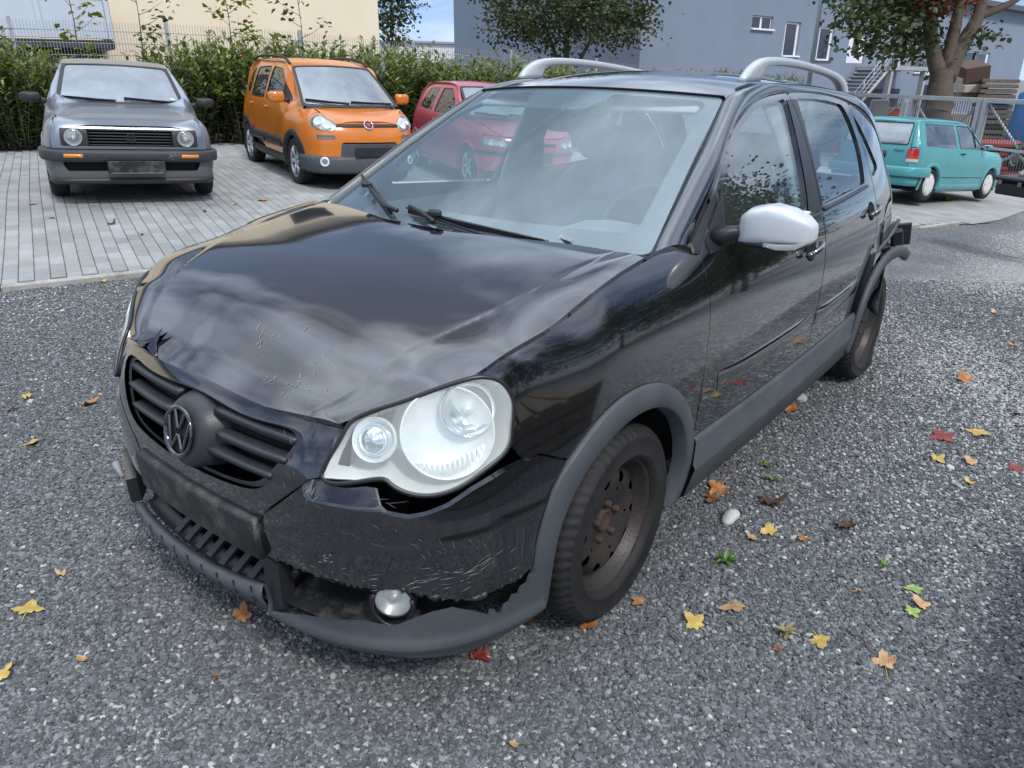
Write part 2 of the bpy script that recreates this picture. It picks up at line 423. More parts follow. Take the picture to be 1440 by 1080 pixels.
def rings(sec, n=20, ex=3.0):
    """superellipse cross-sections: (centre, half-vector a, half-vector b) each -> grid"""
    t = np.arange(n)*2*math.pi/n; c, s = np.cos(t), np.sin(t)
    cc = np.sign(c)*abs(c)**(2/ex); ss = np.sign(s)*abs(s)**(2/ex)
    return np.array([np.array(C)+cc[:, None]*np.array(a)+ss[:, None]*np.array(b) for C, a, b in sec])
def text_obj(name, body, size, m, parent, mat4, extrude=.001):
    cu = bpy.data.curves.new(name, 'FONT'); cu.body = body; cu.size = size; cu.extrude = extrude; cu.align_x = 'CENTER'; cu.align_y = 'CENTER'
    cu.materials.append(m); o = bpy.data.objects.new(name, cu); COL.objects.link(o); o.parent = parent; o.matrix_local = mat4; return o
def frame_at(fn, u, v, off=0.0, du=(1, 0)):
    """matrix whose x runs along +u (or -u) and z stands out of the surface"""
    e = 2e-3; A = lambda a, b: fn(np.array([a]), np.array([b]))[0]
    x = A(u+e*du[0], v+e*du[1])-A(u-e*du[0], v-e*du[1]); y = A(u, v+e)-A(u, v-e)
    x /= np.linalg.norm(x); z = np.cross(x, y); z /= np.linalg.norm(z); y = np.cross(z, x)
    return m4(np.stack([x, y, z], 1), A(u, v)+z*off)

# ------------------------------------------------------------------ the lie of the land, and picking points on it
_F2 = np.array([-.782, -.623]); _R2 = np.array([-.623, .782])
def terrain(x, y):
    """level round the black car, falling gently to the right behind it"""
    x = np.asarray(x, float); y = np.asarray(y, float)
    a = (x-CAM[0])*_F2[0]+(y-CAM[1])*_F2[1]; b = (x-CAM[0])*_R2[0]+(y-CAM[1])*_R2[1]
    t = np.clip((a-4.5)/4.5, 0, 1); return -.065*np.clip(b+2.3, -3, 14.5)*t*t*(3-2*t)
def ray(px, py): return FWD+RIGHT*(px-720)/FPX-UP*(py-540)/FPX
def far(px, py, depth): return CAM+ray(px, py)*depth
def gnd(px, py):
    d = ray(px, py); t = 1.0
    for _ in range(90):
        p = CAM+d*t; t -= (p[2]-float(terrain(p[0], p[1])))/d[2]*.7
    return CAM+d*t

# ------------------------------------------------------------------ ground: gravel lot reaching the horizon
def gravel_mat():
    m = bpy.data.materials.new('gravel_ground'); m.use_nodes = True; t = m.node_tree; b = t.nodes['Principled BSDF']; b.inputs['Roughness'].default_value = .85
    b.inputs['Specular IOR Level'].default_value = .35
    co = N(t, 'ShaderNodeTexCoord')
    def vor(scale, feat='F1'):
        v = N(t, 'ShaderNodeTexVoronoi', feature=feat); v.inputs['Scale'].default_value = scale; t.links.new(co.outputs['Object'], v.inputs['Vector']); return v
    v1 = vor(78); v2 = vor(78, 'DISTANCE_TO_EDGE'); v3 = vor(31)
    big = N(t, 'ShaderNodeTexNoise'); big.inputs['Scale'].default_value = .55; big.inputs['Detail'].default_value = 5; t.links.new(co.outputs['Object'], big.inputs['Vector'])
    sp = N(t, 'ShaderNodeSeparateColor'); t.links.new(v1.outputs['Color'], sp.inputs[0])
    rp = N(t, 'ShaderNodeValToRGB'); e = rp.color_ramp.elements; e[0].position = 0; e[0].color = (.055, .058, .062, 1); e[1].position = .88; e[1].color = (.24, .245, .25, 1)
    k = e.new(.93); k.color = (.30, .30, .29, 1); k = e.new(1.0); k.color = (.55, .54, .52, 1)
    # more pale stones where the lot is worn (large patches)
    mr = N(t, 'ShaderNodeMapRange'); mr.inputs[1].default_value = .42; mr.inputs[2].default_value = .66; mr.inputs[3].default_value = -.10; mr.inputs[4].default_value = .03
    t.links.new(big.outputs[0], mr.inputs[0])
    sx = N(t, 'ShaderNodeSeparateXYZ'); t.links.new(co.outputs['Object'], sx.inputs[0])
    def rng_(sock, a, b2, lo, hi):
        q = N(t, 'ShaderNodeMapRange'); t.links.new(sock, q.inputs[0]); q.inputs[1].default_value = a; q.inputs[2].default_value = b2; q.inputs[3].default_value = lo; q.inputs[4].default_value = hi; return q.outputs[0]
    def mth(op, a, b2):
        q = N(t, 'ShaderNodeMath', operation=op); t.links.new(a, q.inputs[0]); t.links.new(b2, q.inputs[1]); return q.outputs[0]
    worn = mth('MAXIMUM', mth('MULTIPLY', rng_(sx.outputs[0], -.5, -3.0, 0, 1), rng_(sx.outputs[1], .2, 1.1, 0, .38)), rng_(sx.outputs[1], -1.6, -3.4, 0, .10))
    pm = mth('ADD', mr.outputs[0], worn)
    ad = N(t, 'ShaderNodeMath', operation='ADD', use_clamp=True); t.links.new(sp.outputs[0], ad.inputs[0]); t.links.new(pm, ad.inputs[1]); t.links.new(ad.outputs[0], rp.inputs[0])
    t.links.new(rp.outputs[0], b.inputs['Base Color'])
    hm = N(t, 'ShaderNodeMath', operation='MULTIPLY'); t.links.new(v2.outputs['Distance'], hm.inputs[0]); hm.inputs[1].default_value = 1.6
    h2 = N(t, 'ShaderNodeMath', operation='ADD'); t.links.new(hm.outputs[0], h2.inputs[0]); t.links.new(sp.outputs[1], h2.inputs[1])
    bp = N(t, 'ShaderNodeBump'); bp.inputs['Strength'].default_value = .9; bp.inputs['Distance'].default_value = .006; t.links.new(h2.outputs[0], bp.inputs['Height']); t.links.new(bp.outputs[0], b.inputs['Normal'])
    return m
def span(a, b, near, far_): return np.unique(np.r_[-np.geomspace(1, abs(a), far_)[::-1], np.linspace(-1, 1, near), np.geomspace(1, b, far_)])
gx = span(-900, 900, 9, 46); gy = span(-900, 900, 9, 46)
gxx = gx-4.0; gyy = gy-4.0
def relief(x, y): return .012*np.sin(1.7*x+.6*y)*np.sin(1.3*y-.5*x)*np.clip(1-np.hypot(x, y)/40, 0, 1)*0
G = np.array([[(x, y, float(terrain(x, y))-.006) for y in gyy] for x in gxx])
GR = gravel_mat(); b = MB(); b.grid(G); tag(b.build('ground', GR), kind='structure')

# real stones on the part of the lot nearest the camera: points carrying size, turn and tone, instanced by geometry nodes
U2 = np.array([-.9355, .3533]); V2 = np.array([-.3533, -.9355]); K0 = np.array([-.20, -4.45])
def paved(x, y): return (x-K0[0])*V2[0]+(y-K0[1])*V2[1] > -.10
def stone_cloud(n):
    pts = []
    d = 1.12+(6.3-1.12)*rng.random(n*3)**1.25; w = (rng.random(n*3)*2-1)*(d*.76+.25)
    x = CAM[0]+_F2[0]*d+_R2[0]*w; y = CAM[1]+_F2[1]*d+_R2[1]*w
    ok = ~paved(x, y); x, y = x[ok][:n], y[ok][:n]
    big = np.sin(1.3*x+.7)*np.sin(1.1*y-.4*x+1.2)+.6*np.sin(2.9*x-1.7*y)
    far_r = np.clip((-(x)-.5)/2.2, 0, 1)*np.clip((y-.2)/.9, 0, 1)*1.9+np.clip((-y-1.6)/1.8, 0, 1)*.7
    tone = rng.random(len(x)); pale = rng.random(len(x)) < (.016+.016*np.clip(big, 0, 1)+.26*far_r*np.clip(.55+.45*big, .15, 1))
    tone = np.where(pale, .72+.28*tone, .62*tone)
    rad = .0034+.0028*rng.random(len(x))**2*1.25+.0060*(rng.random(len(x)) < .012)*rng.random(len(x)); rad = np.where(pale, rad*1.08, rad)
    z = terrain(x, y)-.006+rad*(.30+.35*rng.random(len(x)))
    return np.stack([x, y, z], 1), rad, rng.random((len(x), 3))*6.28, tone
P, rad, rot3, tone = stone_cloud(420000)
me = bpy.data.meshes.new('gravel'); me.vertices.add(len(P)); me.vertices.foreach_set('co', P.ravel())
a = me.attributes.new('rad', 'FLOAT', 'POINT'); a.data.foreach_set('value', rad)
a = me.attributes.new('tone', 'FLOAT', 'POINT'); a.data.foreach_set('value', tone)
a = me.attributes.new('turn', 'FLOAT_VECTOR', 'POINT'); a.data.foreach_set('vector', rot3.ravel())
ms = bpy.data.materials.new('stone'); ms.use_nodes = True; t = ms.node_tree; pb = t.nodes['Principled BSDF']; pb.inputs['Roughness'].default_value = .8; pb.inputs['Specular IOR Level'].default_value = .35
at_ = N(t, 'ShaderNodeAttribute', attribute_type='INSTANCER', attribute_name='tone'); rp = N(t, 'ShaderNodeValToRGB'); e = rp.color_ramp.elements
e[0].color = (.066, .070, .076, 1); e[1].position = .60; e[1].color = (.225, .235, .245, 1); q_ = e.new(.40); q_.color = (.135, .142, .15, 1); k = e.new(.70); k.color = (.25, .25, .24, 1); k = e.new(1.0); k.color = (.52, .52, .50, 1)
t.links.new(at_.outputs['Fac'], rp.inputs[0]); t.links.new(rp.outputs[0], pb.inputs['Base Color'])
ng = bpy.data.node_groups.new('stones', 'GeometryNodeTree'); ng.interface.new_socket('Geometry', in_out='INPUT', socket_type='NodeSocketGeometry'); ng.interface.new_socket('Geometry', in_out='OUTPUT', socket_type='NodeSocketGeometry')
gi = N(ng, 'NodeGroupInput'); go = N(ng, 'NodeGroupOutput'); ico = N(ng, 'GeometryNodeMeshIcoSphere'); ico.inputs['Radius'].default_value = 1.0; ico.inputs['Subdivisions'].default_value = 2
setp = N(ng, 'GeometryNodeSetPosition'); pos = N(ng, 'GeometryNodeInputPosition'); noi = N(ng, 'ShaderNodeTexNoise'); noi.inputs['Scale'].default_value = .8
sub = N(ng, 'ShaderNodeVectorMath', operation='SUBTRACT'); sub.inputs[1].default_value = (.5, .5, .5); mul = N(ng, 'ShaderNodeVectorMath', operation='MULTIPLY'); mul.inputs[1].default_value = (1.3, 1.3, 1.3)
ng.links.new(pos.outputs[0], noi.inputs['Vector']); ng.links.new(noi.outputs['Color'], sub.inputs[0]); ng.links.new(sub.outputs[0], mul.inputs[0]); ng.links.new(ico.outputs[0], setp.inputs[0]); ng.links.new(mul.outputs[0], setp.inputs['Offset'])
smt = N(ng, 'GeometryNodeSetMaterial'); smt.inputs['Material'].default_value = ms; ng.links.new(setp.outputs[0], smt.inputs[0])
iop = N(ng, 'GeometryNodeInstanceOnPoints'); ng.links.new(gi.outputs[0], iop.inputs['Points']); ng.links.new(smt.outputs[0], iop.inputs['Instance'])
nr = N(ng, 'GeometryNodeInputNamedAttribute', data_type='FLOAT'); nr.inputs[0].default_value = 'rad'
nv = N(ng, 'GeometryNodeInputNamedAttribute', data_type='FLOAT_VECTOR'); nv.inputs[0].default_value = 'turn'
flt = N(ng, 'ShaderNodeVectorMath', operation='MULTIPLY'); flt.inputs[1].default_value = (1.25, 1.0, .62)
ng.links.new(nr.outputs[0], flt.inputs[0]); ng.links.new(flt.outputs[0], iop.inputs['Scale'])
tl = N(ng, 'ShaderNodeVectorMath', operation='MULTIPLY'); tl.inputs[1].default_value = (.12, .12, 1.0); ng.links.new(nv.outputs[0], tl.inputs[0]); ng.links.new(tl.outputs[0], iop.inputs['Rotation'])
ng.links.new(iop.outputs[0], go.inputs[0])
gv = link_mesh('gravel', me, ms); md = gv.modifiers.new('stones', 'NODES'); md.node_group = ng; tag(gv, kind='stuff')

# ------------------------------------------------------------------ paved parking bays with their edging
def yard(a, c): p = K0+U2*a+V2*c; return p[0], p[1]
PV = bpy.data.objects.new('paved_yard', None); COL.objects.link(PV); PV['kind'] = 'structure'
sand = mat('joint_sand', (.075, .072, .065), .95, var=.3, vscale=6)
aa = np.linspace(-6, 13, 39); cc = np.linspace(-.02, 8.9, 20)
G = np.array([[(*yard(a, c), float(terrain(*yard(a, c)))+.004) for c in cc] for a in aa]); b = MB(); b.grid(G); b.build('joint_bed', sand, PV)
def paver_mat(name, inst):
    m = bpy.data.materials.new(name); m.use_nodes = True; t = m.node_tree; pb = t.nodes['Principled BSDF']; pb.inputs['Roughness'].default_value = .8; pb.inputs['Specular IOR Level'].default_value = .3
    if inst: oi = N(t, 'ShaderNodeObjectInfo'); src = oi.outputs['Random']
    else: av = N(t, 'ShaderNodeAttribute', attribute_name='tone'); src = av.outputs['Fac']
    rp = N(t, 'ShaderNodeValToRGB'); e = rp.color_ramp.elements; e[0].color = (.265, .268, .262, 1); e[1].color = (.345, .35, .345, 1); k = e.new(.5); k.color = (.305, .31, .305, 1)
    t.links.new(src, rp.inputs[0])
    ge = N(t, 'ShaderNodeNewGeometry'); n = N(t, 'ShaderNodeTexNoise'); n.inputs['Scale'].default_value = 1.1; n.inputs['Detail'].default_value = 8; n.inputs['Roughness'].default_value = .65; t.links.new(ge.outputs['Position'], n.inputs['Vector'])
    mr = N(t, 'ShaderNodeMapRange'); mr.inputs[1].default_value = .3; mr.inputs[2].default_value = .7; mr.inputs[3].default_value = .78; mr.inputs[4].default_value = 1.16; t.links.new(n.outputs[0], mr.inputs[0])
    n2 = N(t, 'ShaderNodeTexNoise'); n2.inputs['Scale'].default_value = 120; n2.inputs['Detail'].default_value = 3; t.links.new(ge.outputs['Position'], n2.inputs['Vector'])
    m2 = N(t, 'ShaderNodeMapRange'); m2.inputs[3].default_value = .72; m2.inputs[4].default_value = 1.28; t.links.new(n2.outputs[0], m2.inputs[0])
    mm = N(t, 'ShaderNodeMath', operation='MULTIPLY'); t.links.new(mr.outputs[0], mm.inputs[0]); t.links.new(m2.outputs[0], mm.inputs[1])
    sc = N(t, 'ShaderNodeVectorMath', operation='SCALE'); t.links.new(rp.outputs[0], sc.inputs[0]); t.links.new(mm.outputs[0], sc.inputs['Scale']); t.links.new(sc.outputs[0], pb.inputs['Base Color'])
    bp = N(t, 'ShaderNodeBump'); bp.inputs['Strength'].default_value = .25; bp.inputs['Distance'].default_value = .004; t.links.new(n2.outputs[0], bp.inputs['Height']); t.links.new(bp.outputs[0], pb.inputs['Normal'])
    return m
pm_i, pm_s = paver_mat('paver_stone', True), paver_mat('paver_field', False)
WID, LEN = .105, .210
cells = []
for i in range(int(-5/WID), int(12.5/WID)):
    off_ = (i % 2)*LEN/2
    for j in range(0, int(8.8/LEN)):
        a, c = (i+.5)*WID, off_+(j+.5)*LEN
        if c-LEN/2 < -.001: continue
        cells.append((a, c))
cells = np.array(cells); xy = np.array([yard(*q) for q in cells]); zt = terrain(xy[:, 0], xy[:, 1])
rel = np.c_[xy, zt]-CAM; dep = rel@FWD; px = 720+FPX*(rel@RIGHT)/dep; py = 540-FPX*(rel@UP)/dep
vis = (dep > 0) & (px > -5) & (px < 470) & (py > 0)
order = np.argsort(np.where(vis, dep, 1e9))[:300]; near = np.zeros(len(cells), bool); near[order] = True
def paver_top(b_=.0045):
    h, l, d = WID/2-.0022, LEN/2-.005, .016
    return np.array([(-h+b_, -l+b_, 0), (h-b_, -l+b_, 0), (h-b_, l-b_, 0), (-h+b_, l-b_, 0), (-h, -l, -b_), (h, -l, -b_), (h, l, -b_), (-h, l, -b_), (-h, -l, -d), (h, -l, -d), (h, l, -d), (-h, l, -d)]), \
        [(0, 1, 2, 3)]+[(i, 4+i, 4+(i+1) % 4, (i+1) % 4) for i in range(4)]+[(4+i, 8+i, 8+(i+1) % 4, 4+(i+1) % 4) for i in range(4)]
pv, pf = paver_top(); R2 = np.array([[U2[0], V2[0]], [U2[1], V2[1]]])
if np.linalg.det(R2) < 0: pf = [f[::-1] for f in pf]
b = MB(); b.add(np.c_[pv[:, :2]@R2.T, pv[:, 2]], pf); proto = None
def slope(x, y): e = .05; return (float(terrain(x+e, y))-float(terrain(x-e, y)))/(2*e), (float(terrain(x, y+e))-float(terrain(x, y-e)))/(2*e)
for q in order:
    x, y = xy[q]; gxs, gys = slope(x, y)
    if proto is None: o = proto = b.build('paver', pm_i, PV)
    else: o = proto.copy(); COL.objects.link(o)
    o.location = (x, y, zt[q]+.016+random.uniform(-.0012, .0012)); o.rotation_euler = (gys+random.gauss(0, .004), -gxs+random.gauss(0, .004), random.gauss(0, .006))
rest = np.where(~near)[0]; nv_ = len(pv); VV = np.zeros((len(rest), nv_, 3)); base2 = np.c_[pv[:, :2]@R2.T, pv[:, 2]]
for n_, q in enumerate(rest):
    x, y = xy[q]; v = base2+np.array([x, y, 0]); v[:, 2] += terrain(v[:, 0], v[:, 1])+.016+random.uniform(-.0012, .0012); VV[n_] = v
FF = [[i+n_*nv_ for i in f] for n_ in range(len(rest)) for f in pf]
me = bpy.data.meshes.new('paver_field'); me.from_pydata(VV.reshape(-1, 3).tolist(), [], FF); at2 = me.attributes.new('tone', 'FLOAT', 'POINT'); at2.data.foreach_set('value', np.repeat(rng.random(len(rest)), nv_))
tag(link_mesh('paver_field', me, pm_s, PV), kind='stuff')
kerbm = mat('kerb_concrete', (.38, .37, .345), .85, var=.2, vscale=14, bump=.3, bscale=90, dirt=(.16, .14, .11), dscale=6, damt=.6)
for i in range(-5, 12):
    b = MB(); b.bbox((0, 0, 0), (.992, .075, .12), .008); x, y = yard(i+.5, -.045)
    o = b.build('kerb_stone', kerbm, PV); o.location = (x, y, float(terrain(x, y))-.030+random.uniform(-.003, .003)); o.rotation_euler = (random.gauss(0, .01), random.gauss(0, .004), math.atan2(U2[1], U2[0])+random.gauss(0, .004))

# concrete apron under the green-blue car
ap = [gnd(p, 289.5+(p-1262)*.039) for p in range(1190, 1900, 60)]
dirx = np.array([-.80, -.60]); G = []
ap = [np.array([*yard(12.9, -.05), 0])*(1-t)+gnd(1440, 297)*t for t in (0, .25, .5, .75, 1)]+[gnd(1540, 301), gnd(1700, 306), gnd(1900, 312)]
for p in ap: G.append([(p[0]-.782*t, p[1]-.623*t, float(terrain(p[0]-.782*t, p[1]-.623*t))+.004) for t in np.linspace(0, 11, 14)])
conc = mat('apron_concrete', (.33, .325, .31), .85, var=.22, vscale=2, bump=.25, bscale=40, dirt=(.17, .16, .14), dscale=1.5, damt=.5)
G[0] = [(*yard(12.4, c), float(terrain(*yard(12.4, c)))+.010) for c in np.linspace(-.05, 11, 14)]
b = MB(); b.grid(np.array(G)); tag(b.build('concrete_apron', conc), kind='structure')

# ------------------------------------------------------------------ foliage
def leaf_mat(name, ramp, rough=.45):
    m = bpy.data.materials.new(name); m.use_nodes = True; t = m.node_tree; t.nodes.clear()
    o = N(t, 'ShaderNodeOutputMaterial'); pb = N(t, 'ShaderNodeBsdfPrincipled'); pb.inputs['Roughness'].default_value = rough; pb.inputs['Specular IOR Level'].default_value = .5
    av = N(t, 'ShaderNodeAttribute', attribute_name='tone'); rp = N(t, 'ShaderNodeValToRGB'); e = rp.color_ramp.elements
    for i, (p_, c) in enumerate(ramp):
        k = e[i] if i < 2 else e.new(p_); k.position = p_; k.color = (*c, 1)
    t.links.new(av.outputs['Fac'], rp.inputs[0]); t.links.new(rp.outputs[0], pb.inputs['Base Color'])
    tr = N(t, 'ShaderNodeBsdfTranslucent'); ml = N(t, 'ShaderNodeVectorMath', operation='MULTIPLY'); t.links.new(rp.outputs[0], ml.inputs[0]); ml.inputs[1].default_value = (1.5, 1.7, .8); t.links.new(ml.outputs[0], tr.inputs[0])
    mx_ = N(t, 'ShaderNodeMixShader'); mx_.inputs[0].default_value = .28; t.links.new(pb.outputs[0], mx_.inputs[1]); t.links.new(tr.outputs[0], mx_.inputs[2]); t.links.new(mx_.outputs[0], o.inputs[0]); return m
laurel_leaf = leaf_mat('laurel_leaf', [(0, (.024, .044, .014)), (1, (.30, .31, .10)), (.45, (.055, .088, .024)), (.74, (.135, .17, .05))], .36)
maple_leaf = leaf_mat('maple_leaf', [(0, (.028, .042, .013)), (1, (.17, .12, .035)), (.6, (.058, .078, .024)), (.85, (.11, .11, .034))], .5)
red_leaf = leaf_mat('red_leaf', [(0, (.07, .03, .012)), (1, (.30, .07, .025)), (.5, (.16, .045, .018))], .5)
yellow_leaf = leaf_mat('yellow_leaf', [(0, (.10, .13, .03)), (1, (.36, .30, .04)), (.5, (.20, .22, .04))], .5)
bark = mat('bark', (.085, .062, .045), .9, var=.35, vscale=5, bump=.8, bscale=14, dirt=(.13, .115, .09), dscale=3, damt=.5)
stem = mat('stem', (.085, .075, .045), .85, var=.3, vscale=10)
def leaves_mesh(name, C, D, Nn, L, Wd, tone, m):
    """many leaves as folded six-point blades: centre, long direction, normal, length, width, tone"""
    n = len(C); D = D/np.linalg.norm(D, axis=1)[:, None]; S = np.cross(D, Nn); S /= np.maximum(np.linalg.norm(S, axis=1), 1e-6)[:, None]; Nn = np.cross(S, D)
    L = np.broadcast_to(L, n)[:, None]; Wd = np.broadcast_to(Wd, n)[:, None]
    V = np.stack([C, C+D*L*.35+S*Wd*.5+Nn*Wd*.14, C+D*L*.72+S*Wd*.38+Nn*Wd*.05, C+D*L-Nn*L*.10, C+D*L*.72-S*Wd*.38+Nn*Wd*.05, C+D*L*.35-S*Wd*.5+Nn*Wd*.14, C+D*L*.5-Nn*Wd*.06], 1)
    F0 = np.array([(0, 1, 6), (1, 2, 6), (2, 3, 6), (3, 4, 6), (4, 5, 6), (5, 0, 6)]); F = (F0[None]+7*np.arange(n)[:, None, None]).reshape(-1, 3)
    me = bpy.data.meshes.new(name); me.vertices.add(n*7); me.vertices.foreach_set('co', V.ravel()); me.loops.add(len(F)*3); me.polygons.add(len(F))
    me.loops.foreach_set('vertex_index', F.ravel().astype(np.int32)); me.polygons.foreach_set('loop_start', np.arange(0, len(F)*3, 3, dtype=np.int32)); me.polygons.foreach_set('loop_total', np.full(len(F), 3, np.int32))
    a = me.attributes.new('tone', 'FLOAT', 'POINT'); a.data.foreach_set('value', np.repeat(tone, 7)); me.materials.append(m); me.update(calc_edges=True); return me
def shrub_meshes(seed, H, Rr, shoots=90):
    g = np.random.default_rng(seed); C, D, Nn, T, L = [], [], [], [], []; sb = MB()
    for _ in range(shoots):
        a = g.random()*6.28; r0 = Rr*.9*math.sqrt(g.random()); x0, y0 = r0*math.cos(a), r0*math.sin(a)*.75
        h = H*(.55+.45*g.random())*(1-.22*(r0/Rr)**2); lean = np.array([math.cos(a), math.sin(a)])*g.normal(.20, .16); zb = h*(.02 if g.random() < .5 else .35*g.random())
        P = [np.array([x0*.7, y0*.7, zb]), np.array([x0+lean[0]*.5, y0+lean[1]*.5, (h+zb)/2]), np.array([x0+lean[0]*1.4+g.normal(0, .04), y0+lean[1]*1.4, h])]
        cv = curve(P, 12); sb.tube(cv, np.linspace(.008, .0025, 12), 4)
        nl = int(30*(h-zb)/H)+10
        for t in np.linspace(.08, 1, nl):
            i = min(10, int(t*11)); p = cv[i]+(cv[i+1]-cv[i])*(t*11-i); tg = cv[i+1]-cv[i]; tg /= np.linalg.norm(tg); az = g.random()*6.28
            out = np.array([math.cos(az), math.sin(az), .0]); d = out*(1.0-.25*t)+tg*(.25+.45*t)+g.normal(0, .15, 3)
            C.append(p); D.append(d); Nn.append(np.array([0, 0, 1.])+out*-.3+g.normal(0, .3, 3)); T.append(np.clip(.25+.45*g.random()+.28*(t > .8), 0, 1)); L.append(.085+.065*g.random())
    L = np.array(L); lm_ = leaves_mesh('foliage', np.array(C), np.array(D), np.array(Nn), L, L*.38, np.array(T), laurel_leaf)
    return lm_, sb
SHR = []
for sd in range(5):
    lm_, sb = shrub_meshes(20+sd, 1.85, .68, 130); o = sb.build('stems', stem); sm_ = o.data; bpy.data.objects.remove(o); SHR.append((lm_, sm_))
def shrub(a, c, H, k, label, group='laurel shrubs of the hedge', w=1.0):
    x, y = yard(a, c); t_ = thing('laurel_shrub', label, 'shrub', (x, y, float(terrain(x, y))), random.uniform(0, 6.28), group); t_.scale = (w*H/1.85,)*2+(H/1.85,)
    link_mesh('foliage', SHR[k][0], None, t_); link_mesh('stems', SHR[k][1], None, t_)
def locate(pxx, c):
    """yard coordinate along the row at depth c that shows at picture column pxx"""
    lo, hi = -8.0, 40.0
    for _ in range(50):
        m_ = (lo+hi)/2; x, y = yard(m_, c); r = np.array([x, y, .6])-CAM; d = r@FWD; v = 720+FPX*(r@RIGHT)/d if d > 0 else 1e9
        if v < pxx: lo = m_
        else: hi = m_
    return lo
hedge = [(-30, 9.4, 1.75, 'leftmost laurel shrub, cut off by the picture edge beside the silver car'), (25, 9.3, 1.85, 'tall laurel shrub with spiky shoots at the left, below the pale trailer'), (62, 9.6, 1.75, 'laurel shrub standing right behind the left mirror of the silver car'),
         (110, 9.7, 1.45, 'lower laurel shrub behind the roof of the silver car, left half'), (150, 9.7, 1.35, 'low thin laurel shrub behind the silver car roof near the fence post'), (262, 9.3, 1.85, 'tall laurel shrub right of the silver car, by its right mirror'),
         (300, 9.5, 1.95, 'laurel shrub midway between the silver and the orange car'), (338, 9.4, 1.80, 'laurel shrub at the rear end of the orange car'), (385, 9.9, 2.0, 'laurel shrub behind the orange car roof, left rail'),
         (432, 9.9, 2.0, 'laurel shrub behind the middle of the orange car roof'), (480, 9.9, 1.95, 'tall laurel shrub behind the right roof rail of the orange car'), (528, 9.7, 2.1, 'tall pointed laurel shrub right of the orange car'),
         (566, 9.8, 2.05, 'dense laurel shrub between the orange and the pink car'), (606, 10.0, 2.0, 'laurel shrub behind the rear window of the pink car'), (645, 10.1, 1.9, 'laurel shrub behind the pink car roof, under the gap to the white hall'),
         (690, 10.1, 2.0, 'laurel shrub below the round tree, left of the far roof rail'), (730, 10.1, 2.1, 'laurel shrub below the round tree, behind the far roof rail'), (770, 10.1, 2.0, 'laurel shrub below the middle of the round tree'), (812, 10.1, 1.9, 'laurel shrub at the right foot of the round tree')]
for i, (pxx, c, H, lab) in enumerate(hedge): shrub(locate(pxx, c), c, H, i % 5, lab, w=1.12 if i > 6 else 1.0)
def crown_mesh(seed, lobes, n, L, m, clump=34, spread=.34):
    """lobes: (centre, radii); clumps of leaves near the surface of every lobe, thinner inside"""
    g = np.random.default_rng(seed); C, D, Nn, T = [], [], [], []; vol = np.array([np.prod(r)**(2/3) for _, r in lobes]); vol /= vol.sum()
    for (c, r), v in zip(lobes, vol):
        for _ in range(max(2, int(n*v/clump))):
            d = g.normal(0, 1, 3); d /= np.linalg.norm(d); rr = (.45+.6*g.random()**.6); cc_ = np.array(c)+d*np.array(r)*rr; tb = g.normal(.38, .16)
            s = spread*(.6+.8*g.random())
            k = int(clump*(.5+g.random())); q = cc_+g.normal(0, 1, (k, 3))*np.array([s, s, s*.55])
            C.append(q); D.append(g.normal(0, 1, (k, 3))*np.array([1, 1, .5])+np.array([0, 0, -.35])+d*.5); Nn.append(g.normal(0, .55, (k, 3))+np.array([0, 0, 1.])); T.append(np.clip(tb+g.normal(0, .14, k), 0, 1))
    C = np.concatenate(C); LL = L*(.7+.6*g.random(len(C)))
    return leaves_mesh('crown', C, np.concatenate(D), np.concatenate(Nn), LL, LL*.85, np.concatenate(T), m)
def limb(b, P, r0, r1, n=18, seg=14):
    cv = curve(P, n); cv = cv+rng.normal(0, r1*.06, cv.shape)*np.r_[0, np.ones(n-2), 0][:, None]; b.tube(cv, np.linspace(r0, r1, n)*(1+.03*np.sin(np.arange(n)*1.1)), seg)
def tree(name, label, base, lobes, n, L, m, limbs, group=None):
    t_ = thing(name, label, 'tree', base, group=group); B0 = np.array(base)
    b = MB()
    for P, r0, r1 in limbs: limb(b, np.array(P)-B0, r0, r1)
    b.build('trunk', bark, t_); link_mesh('crown', crown_mesh(abs(hash(label)) % 9999 if False else len(label)*37, [(np.array(c)-B0, r) for c, r in lobes], n, L, m), None, t_); return t_
gz = lambda p: float(terrain(p[0], p[1]))
# round tree behind the hedge, over the roof of the black car
c0 = far(800, -30, 25); base = (c0[0], c0[1], gz(c0)); k = 25/FPX
tree('round_tree', 'dark round leafy tree behind the hedge, above the roof of the black car', base, [(far(x, y, 25+dz), (rx_*k, rx_*k, ry_*k)) for x, y, dz, rx_, ry_ in [(800, -40, 0, 95, 85), (730, 0, .5, 50, 48), (870, 0, 0, 55, 50), (790, 25, -1, 70, 45), (845, 38, .5, 45, 32), (725, 38, 0, 42, 26), (888, 35, 0, 30, 26), (800, -130, 0, 80, 60)]], 15000, .12, maple_leaf,
     [([base, (c0[0], c0[1], base[2]+1.4), c0], .16, .06), ([(c0[0], c0[1], base[2]+1.2), far(760, 20, 25), far(735, -20, 25)], .08, .03), ([(c0[0], c0[1], base[2]+1.3), far(850, 20, 25), far(870, -20, 25)], .08, .03)])
# tree at the corner of the cream building
c0 = far(548, -30, 27); base = (c0[0], c0[1], gz(c0)); k = 27/FPX
tree('corner_tree', 'olive green tree showing right of the cream building edge', base, [(far(x, y, 27), (r*k, r*k, r*1.1*k)) for x, y, r in [(535, -20, 42), (560, 15, 20), (550, 45, 20), (560, -30, 28), (540, -90, 50), (557, 70, 14)]], 5200, .12, leaf_mat('olive_leaf', [(0, (.03, .045, .015)), (1, (.16, .15, .05)), (.6, (.06, .08, .025))]),
     [([base, (c0[0], c0[1], base[2]+2), c0], .14, .05)])
